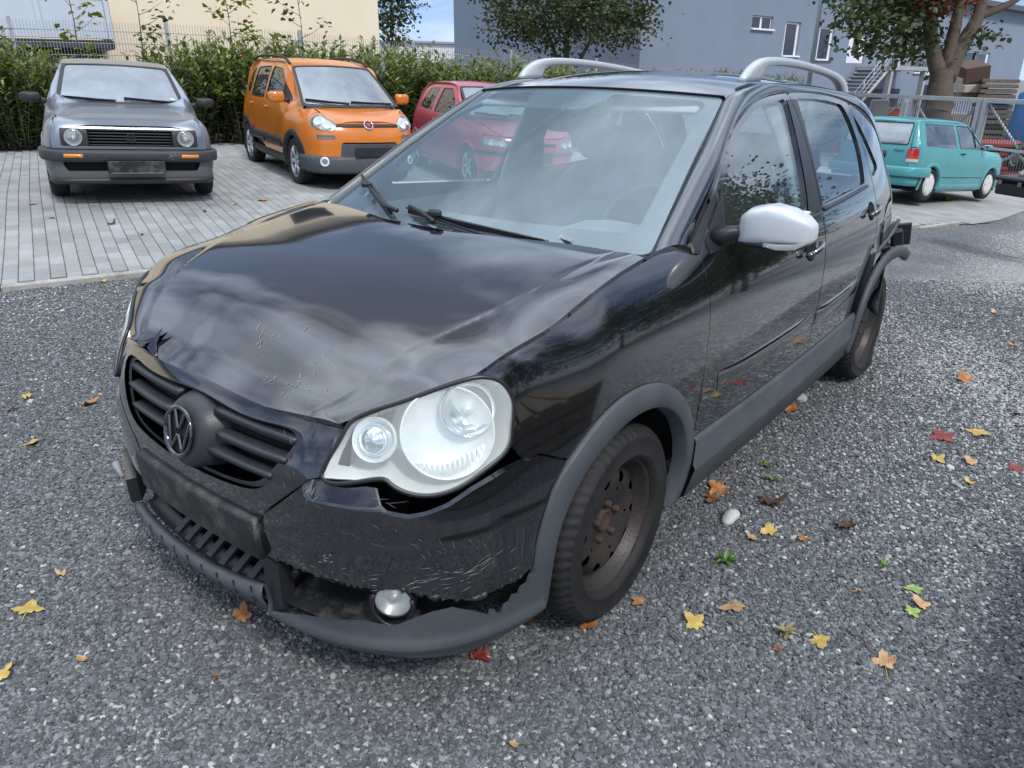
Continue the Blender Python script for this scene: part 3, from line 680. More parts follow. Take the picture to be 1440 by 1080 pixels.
# the large maple behind the gate
D_ = 21.0; A_ = lambda x, y, d=D_: far(x, y, d)
bx = A_(1320, 160); base = (bx[0], bx[1], gz(bx)); k = D_/FPX
lobes = [(A_(x, y, D_+dz), (r*k, r*k, r*.75*k)) for x, y, r, dz in [(1205, 12, 28, -.6), (1235, 42, 26, -.8), (1262, 18, 34, -.5), (1275, 58, 24, -.3), (1212, 60, 13, -.8), (1300, 52, 18, .6), (1310, 72, 13, .8), (1285, -20, 50, 0), (1240, -40, 50, 0), (1340, -60, 60, 0), (1390, -50, 45, .4), (1300, -110, 70, 0), (1380, 52, 6, -.3), (1245, 75, 10, -.7)]]
mt = tree('large_maple', 'large forked maple with thick trunk behind the galvanised gate, reddening leaves', base, lobes, 9500, .15, maple_leaf,
     [([base, A_(1318, 165), A_(1322, 120), A_(1326, 104)], .42, .31), ([A_(1323, 112), A_(1310, 60), A_(1306, 10), A_(1300, -50)], .23, .11), ([A_(1330, 110), A_(1338, 60), A_(1348, 15), A_(1352, -50)], .20, .10), ([A_(1330, 112), A_(1358, 55), A_(1378, 15), A_(1372, -50)], .25, .11), ([A_(1372, 25), A_(1400, 14), A_(1428, 0), A_(1450, -20)], .12, .07), ([A_(1312, 70), A_(1280, 40), A_(1250, 25)], .10, .04), ([A_(1368, 40), A_(1385, 46), A_(1388, 52)], .05, .015)])
link_mesh('red_leaves', crown_mesh(5, [(A_(1322, 2, D_-.9)-np.array(base), (.55, .55, .35)), (A_(1300, -12, D_-.9)-np.array(base), (.6, .6, .3)), (A_(1340, -8, D_-.9)-np.array(base), (.4, .4, .3))], 380, .15, red_leaf), None, mt)
# saplings in the hedge
def sapling(pxx, c, top, label, n, m, seed):
    a = locate(pxx, c); x, y = yard(a, c); z = float(terrain(x, y)); t_ = thing('sapling', label, 'tree', (x, y, z), group='thin saplings in the hedge'); g = np.random.default_rng(seed)
    b = MB(); P = curve([(0, 0, 0), (.03, .02, top*.4), (-.03, .03, top*.75), (.02, 0, top)], 16); b.tube(P, np.linspace(.018, .005, 16), 6); C = []
    for i in range(11):
        s = P[4+i]; az = g.random()*6.28; e = s+np.array([math.cos(az), math.sin(az), .55])*(.28+.2*g.random()); b.tube([s, (s+e)/2+np.array([0, 0, -.02]), e], [.006, .004, .002], 4); C += [e]*3+[(s+e)/2]
    b.build('trunk', stem, t_); C = np.array(C); q = np.repeat(C, n//len(C)+1, 0); q = q+g.normal(0, .10, q.shape)*np.array([1, 1, .6]); kk = len(q); LL = .10*(.7+.6*g.random(kk))
    link_mesh('crown', leaves_mesh('crown', q, g.normal(0, 1, (kk, 3))*np.array([1, 1, .3])+np.array([0, 0, -.2]), g.normal(0, .4, (kk, 3))+np.array([0, 0, 1]), LL, LL*.9, g.random(kk), m), None, t_)
sapling(128, 9.2, 2.75, 'thin sapling with yellowing leaves in front of the pale trailer', 130, yellow_leaf, 1)
sapling(216, 9.2, 2.9, 'thin sparse sapling right of the fence post, above the silver car', 90, maple_leaf, 2)
sapling(336, 9.0, 2.75, 'yellow-green young maple between silver and orange cars', 260, yellow_leaf, 3)
sapling(432, 9.6, 2.9, 'bare-looking reddish sapling above the orange car roof', 90, maple_leaf, 4)

# ------------------------------------------------------------------ fence behind the hedge
galv = mat('galvanised_steel', (.42, .45, .47), .5, metal=.5, var=.12, vscale=9)
FE = thing('mesh_fence', 'grey double-rod mesh fence with posts behind the laurel hedge', 'fence', (*yard(0, 10.3), 0))
o0 = np.array([*yard(0, 10.3), 0])
for i in range(-2, 6):
    a0 = -1.95+2.5*i+locate(210, 10.3)-.55*0; a1 = a0+2.5; b = MB(); x, y = yard(a0, 10.3); z = float(terrain(x, y)); b.bbox(np.array([x, y, z+1.05])-o0, (.06, .04, 2.1), .004, R=rotz(math.atan2(U2[1], U2[0]))); b.build('fence_post', galv, FE)
    b = MB()
    for a in np.arange(a0+.05, a1-.01, .05):
        x, y = yard(a, 10.27); z = float(terrain(x, y)); b.box(np.array([x, y, z+1.05])-o0, (.006, .006, 2.0))
    for h in np.arange(.1, 2.05, .2):
        P = [np.array([*yard(a, 10.27), float(terrain(*yard(a, 10.27)))+h])-o0 for a in (a0, a1)]; b.tube(P, .006, 4)
    tag(b.build('rod_panel', galv, FE), kind='stuff')

# ------------------------------------------------------------------ buildings
def wall_frame(P0, P1):
    e = np.array([P1[0]-P0[0], P1[1]-P0[1], 0.]); L = np.linalg.norm(e); e /= L; n = np.array([-e[1], e[0], 0])
    if n@(CAM-np.array([P0[0], P0[1], 0])) < 0: n = -n
    return e, n, L
def on_wall(px, py, P0, n): d = ray(px, py); return CAM+d*(((np.array(P0)-CAM)@n)/(d@n))
# cream rendered building at the left
cream = mat('cream_render', (.88, .745, .56), .9, var=.06, vscale=1.2, bump=.15, bscale=60, dirt=(.80, .675, .50), dscale=.6, damt=.5)
wframe = mat('window_white', (.78, .79, .80), .45); wdark = mat('window_brown', (.05, .035, .025), .5)
pane = glass('pane', (.10, .12, .14), .02, 1.6, (.3, .3, .3)); roofm = mat('roof_metal', (.09, .09, .10), .6, var=.1, vscale=3)
cB = 13.6; aR = locate(539, cB); pr = np.array([*yard(aR, cB), 0]); zg = float(terrain(pr[0], pr[1]))-.3
CB = thing('cream_building', 'cream rendered building wall filling the top left, behind hedge and trailer', 'building', (pr[0], pr[1], zg)); ang = math.atan2(U2[1], U2[0])
Hc = 7.0; Rm_ = np.stack([np.array([U2[0], U2[1], 0]), np.array([V2[0], V2[1], 0]), np.array([0, 0, 1.])], 1)
def cb(c, s, bev=.01): b_ = MB(); b_.bbox(np.array(c)@Rm_.T, s, bev, R=Rm_); return b_
cb((-14, 4.0, Hc/2), (28, 8.0, Hc)).build('wall', cream, CB); cb((-14, 3.9, Hc+.09), (28.8, 8.9, .18), .03).build('roof', roofm, CB)
wa, wz = -4.3, 4.45
for wa, wz in ((-3.25, 5.75), (-12.5, 5.75)):
    fr_ = cb((wa, -.012, wz), (1.32, .10, 1.02)).build('window', wdark, CB); cb((wa, -.066, wz), (1.10, .02, .80)).build('pane', pane, fr_); cb((wa, -.10, wz-.55), (1.5, .16, .05)).build('sill', wdark, fr_)
# far white hall
P0 = far(560, 90, 66); P1 = far(742, 90, 74); e, n, L = wall_frame(P0, P1); hz_ = 1.475+(103-66)*66/FPX
WH = thing('white_hall', 'low white industrial hall far off between the corner tree and the round tree', 'building', (P0[0], P0[1], -1.2)); R_ = np.stack([e, -n, [0, 0, 1]], 1)
b = MB(); b.bbox(np.array([L/2, 5, (hz_+1.2)/2])@R_.T, (L, 10, hz_+1.2), .02, R=R_); b.build('wall', mat('white_clad', (.72, .74, .76), .6, var=.05, vscale=.5), WH)
b = MB(); b.bbox(np.array([L/2, 5, hz_+1.3])@R_.T, (L+.6, 10.6, .22), .03, R=R_); b.build('roof', mat('grey_trim', (.30, .31, .33), .6), WH)
pc = on_wall(636, 80, P0, n); b = MB(); b.bbox(np.array([(pc-P0)@e, -.03, 1.9])@R_.T, (2.6, .08, 3.8), .02, R=R_); b.build('door', mat('grey_trim', (.30, .31, .33), .6), WH)
# grey-blue building at the right
P0 = far(1016, 60, 33); P1 = far(1438, 90, 57); e, n, L = wall_frame(P0, P1); gb0 = -1.6; top = 5.75
gblue = mat('greyblue_render', (.225, .265, .335), .9, var=.05, vscale=.8, bump=.1, bscale=40, dirt=(.19, .225, .29), dscale=.5, damt=.5)
GB = thing('grey_blue_building', 'large grey-blue rendered building with narrow windows and outside stair, upper right', 'building', (P0[0], P0[1], gb0)); R_ = np.stack([e, -n, [0, 0, 1]], 1); org = np.array([P0[0], P0[1], gb0])
def gbx(c, s, name, m, par=GB, bev=.01): b_ = MB(); b_.bbox(np.array(c)@R_.T, s, bev, R=R_); return b_.build(name, m, par)
gbx((L/2, 6.1, (top-gb0)/2), (L-.02, 11.8, top-gb0-.02), 'inner_wall', mat('room_dark', (.05, .055, .06), .9)); HOLES = []
gbx((L/2, 6, top-gb0+.16), (L+1.4, 13.4, .32), 'roof', roofm)
gbx((-3.0, 5.6, (top-gb0+2.2)/2), (6.0, 12, top-gb0+2.2), 'wall', gblue)
bright = mat('sill_white', (.82, .84, .86), .4)
def win(x0, y0, x1, y1, name='window', split=False, door=False):
    a = on_wall(x0, y0, P0, n); c = on_wall(x1, y1, P0, n); xa, xb = (a-org)@e, (c-org)@e; za, zb = max(a[2], c[2])-gb0, min(a[2], c[2])-gb0; w, h = abs(xb-xa), za-zb; cx, cz_ = (xa+xb)/2, (za+zb)/2
    w += .06; h += .06; HOLES.append(rect(cx-w/2, cz_-h/2, cx+w/2, cz_+h/2)); f_ = gbx((cx, .13, cz_), (w-.02, .06, h-.02), name, wframe if not door else mat('door_white', (.78, .80, .82), .5))
    if door: gbx((cx, .092, cz_+.15), (w*.35, .02, h*.66), 'pane', pane, f_); return
    if split:
        for s_ in (-1, 1): gbx((cx+s_*w*.25, .095, cz_), (w*.40, .02, h*.78), 'pane', pane, f_)
    else: gbx((cx, .095, cz_), (w*.66, .02, h*.88), 'pane', pane, f_)
    gbx((cx, .0, cz_-h/2+.04), (w+.16, .26, .08), 'sill', bright, f_)
win(1059, 22, 1085, 43, split=True); win(1106, 31, 1120, 80); win(1154, 38, 1167, 85); win(1196, 49, 1214, 89, 'door', door=True); win(1256, 76, 1266, 97); win(1288, 84, 1297, 103); win(1300, 85, 1309, 105); win(1357, 72, 1369, 107); win(1373, 74, 1385, 108)
panel('wall', lambda u, v: org+np.stack([u*e[0], u*e[1], v], -1), rect(0, 0, L, top-gb0), gblue, GB, 2.0, holes=HOLES, rim=.18, center=tuple(org-n*6))
GB_wall = [c for c in GB.children if c.name.startswith('wall')]
for c in GB_wall:
    if c.type == 'MESH' and 'inner' not in c.name and len(c.data.polygons) > 60: c.location = (-org[0], -org[1], -org[2])
def pt(px, py, out_): q = on_wall(px, py, P0, n); return np.array([(q-org)@e, -out_, q[2]-gb0])
conc2 = mat('stair_concrete', (.36, .365, .37), .85, var=.15, vscale=5)
l0, l1 = pt(1207, 93, 0), pt(1262, 95, 0); ST = None
la, lb = l0[0]-.3, l1[0]; lz = l0[2]
gbx(((la+lb)/2, -.95, lz-.10), (lb-la, 1.9, .20), 'stair_landing', conc2)
for xx in (la+.5, lb-.4): gbx((xx, -1.7, (lz-.2)/2), (.28, .28, lz-.2), 'stair_column', conc2)
for i in range(14): gbx((la-.28*(i+.5), -1.0, lz-.18*(i+1)), (.30, 1.6, .06), 'stair_step', conc2)
b = MB(); b.tube(np.array([[la-.1, -.2, lz-.25], [la-4.0, -.2, lz-2.75]])@R_.T, .09, 4); b.tube(np.array([[la-.1, -1.8, lz-.25], [la-4.0, -1.8, lz-2.75]])@R_.T, .09, 4); b.build('stair_stringer', conc2, GB)
b = MB()
for xx in np.linspace(la, lb, 7): b.tube(np.array([[xx, -1.85, lz], [xx, -1.85, lz+1.0]])@R_.T, .022, 5)
for hh in (.35, .65, 1.0): b.tube(np.array([[la-3.9, -1.85, lz-2.6+hh], [la, -1.85, lz+hh], [lb, -1.85, lz+hh]])@R_.T, .022, 5)
for i in range(1, 5): b.tube(np.array([[la-.85*i, -1.85, lz-.55*i], [la-.85*i, -1.85, lz-.55*i+1.0]])@R_.T, .022, 5)
b.build('stair_railing', galv, GB)
q0 = pt(1315, 133, 0); gbx((q0[0], -.01, 1.3), (5.5, .04, 2.6), 'gate_opening', mat('dark_door', (.03, .03, .035), .6))
q0 = pt(1240, 118, 0); gbx((q0[0], -.01, 1.2), (5.0, .04, 2.4), 'gate_opening', mat('dark_door', (.03, .03, .035), .6))
# clipped low hedge and small shrubs before that building
for pxx, pyy, D2, H, lab in [(905, 97, 27, 1.2, 'small shrub left in the low hedge before the grey-blue building'), (945, 97, 27, 1.5, 'shrub with a long shoot before the grey-blue building'), (1000, 98, 27, 1.1, 'right end of the low hedge before the grey-blue building'), (975, 99, 27, 1.0, 'low flat shrub in the middle of the far hedge'), (1030, 99, 27, 1.0, 'low shrub behind the near roof rail of the black car'), (1097, 102, 27, 1.3, 'pale shrub seen through the near roof rail')]:
    p = far(pxx, pyy, D2); t_ = thing('low_shrub', lab, 'shrub', (p[0], p[1], p[2]-H*.95), random.uniform(0, 6), 'low shrubs by the grey-blue building'); t_.scale = (H/1.3,)*2+(H/1.85,); k_ = random.randrange(5); link_mesh('foliage', SHR[k_][0], None, t_); link_mesh('stems', SHR[k_][1], None, t_)
# lamp post
p0, p1 = far(1136.5, 118, 25), far(1156.7, 0, 25); b_xy = far(1140, 100, 25); LP = thing('lamp_post', 'slim grey lamp post before the grey-blue building', 'lamp post', (b_xy[0], b_xy[1], gz(b_xy)))
b = MB(); b.tube([(0, 0, 0), (0, 0, 1.0), (0, 0, 6.2)], [.085, .085, .06], 12); b.build('pole', mat('pole_grey', (.20, .23, .23), .55, metal=.3), LP)
b = MB(); b.tube([(0, 0, 6.2), (.1, 0, 6.35), (.5, 0, 6.42)], .03, 8); b.bbox((.75, 0, 6.42), (.6, .22, .1), .03); b.build('lamp_head', mat('pole_grey', (.20, .23, .23), .55), LP)

# ------------------------------------------------------------------ pale drop-side trailer behind the hedge at the left
alu = mat('pale_aluminium', (.62, .67, .73), .42, metal=.25, var=.05, vscale=2)
q0 = np.array([*yard(locate(-120, 11.4), 11.4), 0]); q1 = np.array([*yard(locate(176, 11.4), 11.4), 0]); Lt = np.linalg.norm(q1-q0); zt_ = gz(q1)
TR = thing('flatbed_trailer', 'pale aluminium drop-side trailer behind the hedge, left edge of the picture', 'trailer', (q1[0], q1[1], zt_)); dq = (q1-CAM)@FWD; tz = CAM[2]+(97-13)*dq/FPX-zt_; bz = CAM[2]+(97-61)*dq/FPX-zt_
for i in range(4):
    x1 = -i*1.16; cbm = MB(); cbm.bbox(np.array([x1-.58, 0, (tz+bz)/2])@Rm_.T, (1.06, .05, tz-bz), .008, R=Rm_); cbm.build('side_panel', alu, TR)
    cbm = MB(); cbm.bbox(np.array([x1, -.02, (tz+bz)/2+.02])@Rm_.T, (.09, .10, tz-bz+.06), .01, R=Rm_); cbm.build('side_post', alu, TR)
cbm = MB(); cbm.bbox(np.array([-2.4, -.015, tz+.015])@Rm_.T, (4.9, .08, .05), .01, R=Rm_); cbm.build('top_rail', alu, TR)
cbm = MB(); cbm.bbox(np.array([.03, 1.2, (tz+bz)/2])@Rm_.T, (.05, 2.4, tz-bz), .01, R=Rm_); cbm.build('end_panel', dark_steel if False else mat('dark_steel', (.05, .055, .06), .5), TR)
cbm = MB(); cbm.bbox(np.array([-2.4, 1.2, bz-.1])@Rm_.T, (4.9, 2.3, .16), .02, R=Rm_); cbm.bbox(np.array([-2.4, 1.2, bz-.5])@Rm_.T, (4.5, 1.0, .6), .02, R=Rm_); cbm.build('chassis', mat('dark_steel', (.05, .055, .06), .5), TR)
for xw in (-1.2, -3.6):
    cbm = MB(); cbm.lathe([(.2, -.14), (.5, -.13), (.52, 0), (.5, .13), (.2, .14)], 28, 'y'); ow = cbm.build('wheel', mat('tyre_dark', (.02, .02, .02), .85), TR); v = np.array([xw, .2, .52])@Rm_.T; ow.location = v; ow.rotation_euler = (0, 0, ang)

# ------------------------------------------------------------------ galvanised gate and the yard behind it
def gate_pt(px): t = (px-1190)/250.; D2 = 1/((1-t)/22.0+t/16.5); p = far(px, 131, D2); return p
def gate_wing(pa, pb, label):
    A0, B0 = gate_pt(pa), gate_pt(pb); A0[2] = 0; B0[2] = 0; e_ = B0-A0; Lw = np.linalg.norm(e_); e_ /= Lw; nn_ = np.array([-e_[1], e_[0], 0]); R3 = np.stack([e_, nn_, [0, 0, 1]], 1); zt2 = 1.03; zb2 = -.80
    t_ = thing('steel_gate', label, 'gate', (A0[0], A0[1], 0)); f_ = lambda c, s, nm, R=R3, par=t_: (lambda b_: (b_.bbox(np.array(c)@R3.T, s, .008, R=R), b_.build(nm, galv, par))[1])(MB())
    f_((Lw/2, 0, zt2-.05), (Lw, .10, .10), 'top_rail'); f_((Lw/2, 0, zb2), (Lw, .10, .10), 'bottom_rail'); f_((Lw/2, 0, -.05), (Lw-.2, .06, .06), 'middle_rail')
    f_((.06, 0, (zt2+zb2)/2), (.12, .12, zt2-zb2), 'gate_post'); f_((Lw-.06, 0, (zt2+zb2)/2), (.12, .12, zt2-zb2), 'gate_post')
    for s0, s1 in (((.12, zt2-.15), (min(1.5, Lw*.5), 0)), ((Lw-.12, zt2-.15), (Lw-min(1.5, Lw*.5), 0)), ((.12, zb2+.1), (min(1.6, Lw*.5), -.1)), ((Lw-.12, zb2+.1), (Lw-min(1.6, Lw*.5), -.1))):
        b_ = MB(); b_.tube(np.array([[s0[0], .04, s0[1]], [s1[0], .04, s1[1]]])@R3.T, .035, 4); b_.build('brace', galv, t_)
    b_ = MB()
    for xx in np.arange(.17, Lw-.12, .075): b_.box(np.array([xx, 0, (zt2+zb2)/2])@R3.T, (.012, .012, zt2-zb2-.1), R=R3)
    tag(b_.build('bars', mat('bar_steel', (.13, .14, .15), .5, metal=.4), t_), kind='stuff')
gate_wing(1150, 1277, 'left wing of the galvanised gate, behind the tail of the green-blue car'); gate_wing(1283, 1385, 'middle wing of the galvanised gate, before the maple trunk'); gate_wing(1388, 1520, 'right wing of the galvanised gate at the picture edge')
def put(px, py, D2): return far(px, py, D2)
wood = mat('weathered_wood', (.20, .16, .12), .85, var=.3, vscale=8, bump=.3, bscale=40); redm = mat('red_steel', (.34, .045, .04), .55, var=.2, vscale=8); blue = mat('blue_tarp', (.03, .16, .42), .6); blockm = mat('concrete_block', (.29, .275, .25), .9, var=.2, vscale=4)
Rg = ypr(math.radians(28), 0, 0)
def stack(px, D2, z0, z1, wid, dep_, label, cat, part, m, rows, name):
    p = far(px, 130, D2); t_ = thing(name, label, cat, (p[0], p[1], z0)); h = (z1-z0)/rows
    for i in range(rows):
        b_ = MB(); b_.bbox(np.array([random.uniform(-.05, .05), 0, h*(i+.5)]), (wid*random.uniform(.9, 1.05), dep_, h*.72), .01, R=ypr(.25+random.uniform(-.04, .04), random.uniform(-.01, .01), 0)); b_.build(part, m, t_)
    return t_
stack(1400, 24, -.95, 1.45, 1.5, 1.0, 'tall stack of weathered pallets and boards behind the gate, right of the maple', 'pallets', 'board', wood, 16, 'pallet_stack')
stack(1425, 18.2, -.95, .02, 1.25, .9, 'stack of red steel frames behind the right gate wing', 'frames', 'red_frame', redm, 9, 'frame_stack')
stack(1350, 22.5, -.95, .55, 2.4, .7, 'row of grey concrete blocks behind the middle gate wing', 'blocks', 'concrete_block', blockm, 3, 'block_row')
p = far(1363, 112, 24.5); t_ = thing('board_pile', 'brown board leaning on pale crates above the gate, right of the maple trunk', 'boards', (p[0], p[1], 0.6)); 
for k_, (dz, sx, m_) in enumerate([(.0, 1.2, wood), (.28, 1.5, mat('pale_crate', (.5, .45, .38), .8)), (.50, .9, mat('pale_crate', (.5, .45, .38), .8)), (.75, 1.3, mat('brown_board', (.10, .06, .045), .8))]):
    b = MB(); b.bbox((0, 0, .3+dz), (sx, .7, .22 if k_ < 3 else .45), .01, R=ypr(.5, .05*k_, .06*k_)); b.build('crate' if k_ < 3 else 'board', m_, t_)
p = far(1462, 135, 22); t_ = thing('blue_tarp', 'blue tarpaulin covered stack at the right picture edge', 'tarpaulin', (p[0], p[1], -.95)); b = MB(); b.grid(rings([((0, 0, 0), (.5, 0, 0), (0, .6, 0)), ((0, 0, 1.2), (.5, 0, 0), (0, .6, 0)), ((.05, 0, 2.0), (.42, 0, 0), (0, .5, 0)), ((.05, 0, 2.1), (.2, 0, 0), (0, .3, 0))], 16, 4), closev=True, capu=True); b.build('tarp', blue, t_)
p = far(1237, 150, 25); t_ = thing('grey_cabinet', 'grey cabinet behind the left gate wing', 'cabinet', (p[0], p[1], -.95)); b = MB(); b.bbox((0, 0, .85), (.55, .5, 1.7), .02, R=ypr(.4, 0, 0)); b.build('body', mat('cabinet_grey', (.33, .32, .31), .7), t_); b = MB(); b.bbox(rotz(.4)@np.array([0, -.26, .85]), (.49, .02, 1.5), .01, R=ypr(.4, 0, 0)); b.build('door', mat('cabinet_grey', (.33, .32, .31), .7), t_)
p = far(1253, 153, 25); t_ = thing('orange_container', 'orange container beside the grey cabinet behind the gate', 'container', (p[0], p[1], -.95)); b = MB(); b.bbox((0, 0, .7), (.42, .5, 1.4), .03, R=ypr(.4, 0, 0)); b.build('body', mat('orange_plastic', (.62, .10, .025), .5), t_); b = MB(); b.bbox((0, 0, 1.43), (.46, .54, .06), .02, R=ypr(.4, 0, 0)); b.build('lid', mat('orange_plastic', (.62, .10, .025), .5), t_)
p = far(1432, 222, 17.6); t_ = thing('spare_wheel', 'old wheel with slotted rim behind the right gate wing', 'wheel', (p[0], p[1], p[2]), math.radians(40)); b = MB(); b.lathe([(.19, -.08), (.30, -.09), (.33, 0), (.30, .09), (.19, .08)], 30, 'y'); b.build('tyre', mat('tyre_dark', (.02, .02, .02), .85), t_)
b = MB(); b.lathe([(.19, -.08), (.17, -.02), (.12, -.05), (.05, -.03), (.001, -.03)], 30, 'y'); rm_ = b.build('rim', mat('rim_grey', (.30, .31, .32), .5, metal=.5), t_)
for i in range(10):
    a = i*.628; b = MB(); b.lathe([(.022, -.056), (.001, -.057)], 10, 'y', c=(.13*math.cos(a), 0, .13*math.sin(a))); b.build('slot', void_black if 'void_black' in globals() else mat('void_black', (.004, .004, .004), .9), rm_)
# black storage box on a stand at the right picture edge
D2 = 9.0; A3 = far(1396, 272, D2); B3 = far(1500, 276, D2-.8); e3 = (B3-A3)*np.array([1, 1, 0]); e3 /= np.linalg.norm(e3); n3 = np.array([-e3[1], e3[0], 0]); n3 = n3 if n3@(CAM-A3) < 0 else -n3
bc = mat('box_black', (.010, .011, .018), .35, var=.15, vscale=10); R3 = np.stack([e3, n3, [0, 0, 1]], 1); zb3, zt3 = A3[2], CAM[2]-(236-110)*D2/FPX
BX = thing('storage_box', 'black plastic storage box with latches on a stand, right picture edge', 'box', (A3[0], A3[1], gz(A3)), 0); B0 = np.array([A3[0], A3[1], gz(A3)])
def bxp(c, s, nm, m_=bc, bev=.012, taper=None): b_ = MB(); b_.bbox(np.array(c)@R3.T, s, bev, R=R3); return b_.build(nm, m_, BX)
hb = zb3-B0[2]; ht = zt3-B0[2]
bxp((.45, .22, (hb+ht)/2-.03), (.90, .44, ht-hb-.06), 'body', bev=.02); bxp((.45, .22, ht-.025), (.94, .48, .055), 'lid', bev=.02)
b = MB(); b.lathe([(.055, 0), (.05, .018), (.03, .02), (.001, .02)], 24, 'z', c=np.array([.18, .2, ht])@R3.T); b.build('cap', satin_black if 'satin_black' in globals() else mat('satin_black', (.018, .019, .021), .32), BX)
for xx in (.07, .32, .6): bxp((xx, -.015, ht-.07), (.045, .02, .05), 'latch', mat('latch_grey', (.14, .14, .16), .4), .005)
for xx in (.62, .85):
    for yy in (.05, .40): bxp((xx, yy, hb/2), (.05, .05, hb), 'stand_leg', mat('dark_steel', (.05, .055, .06), .5), .005)
bxp((.70, .22, hb-.02), (.5, .44, .04), 'stand_frame', mat('dark_steel', (.05, .055, .06), .5), .005)
# trees over on the right: outside the picture, they show as reflections in the side glass and doors of the black car
for i, (x, y, h, lab) in enumerate([(-11.5, 6.0, 5.2, 'bushy tree mirrored in the front side window of the black car'), (-15.5, 8.4, 6.2, 'bushy tree mirrored between the side windows of the black car'), (-20.5, 9.8, 6.8, 'bushy tree mirrored in the rear side window of the black car'), (-6.5, 6.8, 4.6, 'bushy tree mirrored low in the front door of the black car'), (-1.5, 8.0, 3.6, 'bushy tree mirrored in the front wing of the black car')]):
    z = gz((x, y)); tree('bushy_tree', lab, (x, y, z), [((x, y, z+h*.52), (1.9, 1.9, h*.36)), ((x+1.4, y+.8, z+h*.42), (1.3, 1.3, h*.30)), ((x-1.3, y-.4, z+h*.45), (1.3, 1.3, h*.34)), ((x+.3, y-.5, z+h*.8), (.7, .7, h*.22)), ((x-.6, y+.4, z+h*.75), (.6, .6, h*.25))], 12000, .10, maple_leaf, [([(x, y, z), (x+.05, y, z+h*.3), (x, y, z+h*.7)], .10, .03)], 'trees along the right side of the lot')

# ------------------------------------------------------------------ paints and plastics
black_paint = mat('black_paint', (.005, .006, .008), .08, coat=1.0, spec=.9, bump=0.0, dirt=(.022, .022, .022), dscale=9, damt=.15)
black_paint.node_tree.nodes['Principled BSDF'].inputs['Coat IOR'].default_value = 1.58
grey_plastic = mat('grey_plastic', (.062, .072, .082), .55, var=.18, vscale=6, bump=.12, bscale=350, dirt=(.12, .12, .115), dscale=7, damt=.35)
dark_plastic = mat('dark_plastic', (.016, .018, .021), .45, var=.2, vscale=7, bump=.1, bscale=300)
dusty_plastic = mat('dusty_plastic', (.013, .014, .016), .45, var=.25, vscale=10, bump=.15, bscale=120, dirt=(.16, .145, .125), dscale=11, damt=.55)
satin_black = mat('satin_black', (.018, .019, .021), .32, var=.1, vscale=12)
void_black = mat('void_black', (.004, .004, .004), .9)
rubber = mat('rubber', (.0125, .0125, .013), .7, var=.25, vscale=14, bump=.2, bscale=180, dirt=(.038, .033, .028), dscale=12, damt=.35)
rusty_steel = mat('rusty_steel', (.026, .0235, .024), .48, var=.35, vscale=9, bump=.2, bscale=90, dirt=(.060, .036, .026), dscale=14, damt=.75)
rust = mat('rust', (.060, .036, .026), .85, var=.35, vscale=30, bump=.3, bscale=150)
silver_paint = mat('silver_paint', (.50, .53, .55), .34, metal=.25, coat=.3)
chrome = mat('chrome', (.80, .82, .82), .12, metal=1.0)
reflector = mat('reflector', (.92, .94, .93), .32, metal=.25, var=.1, vscale=25)
lamp_white = mat('lamp_white', (.88, .90, .88), .30, metal=.15)
lens_glass = glass('lens_glass', (.97, .985, .98), .20, 1.5, (.88, .93, .89))
screen_glass = glass('screen_glass', (.90, .97, .97), .125, 1.8, (.60, .82, .90), vary=.15)  # cyan film: sky reflection put into the colour, along with some dust
side_glass = glass('side_glass', (.66, .78, .76), .05, 2.9, (.5, .62, .62))
frit = mat('frit', (.010, .011, .012), .08, coat=.5)
seat_cloth = mat('seat_cloth', (.085, .09, .10), .9, var=.25, vscale=20, bump=.2, bscale=400)
trim_grey = mat('trim_grey', (.17, .175, .18), .7, var=.1, vscale=9)
headlining = mat('headlining', (.42, .42, .40), .9)
scratch_white = mat('scratch_white', (.26, .27, .27), .6)
orange_lens = mat('orange_lens', (.75, .24, .02), .2, coat=.5, var=.15, vscale=30)
red_lens = mat('red_lens', (.45, .02, .02), .15, coat=.6)

ZS = [.10, .20, .30, .40, .50, .60, .70, .80, .90, 1.0, 1.1, 1.2, 1.3, 1.4, 1.5]
PZ = dict(
    nose=[.05, .02, .008, .003, .0, .004, .035, .11, .24, .40, .55, .7, .85, 1.0, 1.15],
    corn=[.05, .02, .008, .003, .0, .004, .026, .066, .115, .19, .30, .42, .54, .66, .78],
    cor2=[.05, .02, .008, .003, .0, .001, .006, .018, .046, .12, .22, .32, .42, .52, .62],
    fen1=[.06, .025, .010, .003, .0, .0, .005, .018, .050, .135, .24, .32, .4, .5, .6],
    fen0=[.07, .03, .012, .004, .0, .0, .004, .014, .040, .108, .2, .3, .38, .46, .54],
    fend=[.07, .03, .012, .004, .0, .0, .004, .013, .035, .095, .2, .3, .38, .46, .54],
    side=[.07, .03, .012, .004, .0, .0, .004, .013, .032, .065, .105, .150, .20, .26, .34],
    rear=[.10, .06, .03, .01, .0, .0, .004, .013, .035, .075, .13, .19, .26, .34, .43],
    tail=[.10, .06, .03, .01, .0, .0, .01, .03, .06, .11, .19, .28, .38, .49, .60])
W = Wrap([(.80, 0), (.796, .15), (.785, .30), (.757, .45), (.70, .58), (.61, .685), (.475, .755), (.29, .795), (.12, .812), (0, .82), (-.5, .835), (-1.2, .838), (-1.9, .83), (-2.4, .815), (-2.75, .775), (-2.95, .70), (-3.06, .57), (-3.10, .40), (-3.12, .2), (-3.12, 0)],
         ZS, [(0, PZ['nose']), (.3, PZ['nose']), (.693, PZ['corn']), (.976, PZ['cor2']), (1.143, PZ['fen1']), (1.313, PZ['fen0']), (1.643, PZ['fend']), (1.993, PZ['side']), (3.043, PZ['side']), (3.943, PZ['side']), (4.343, PZ['rear']), (4.793, PZ['tail']), (5.4, PZ['tail'])])
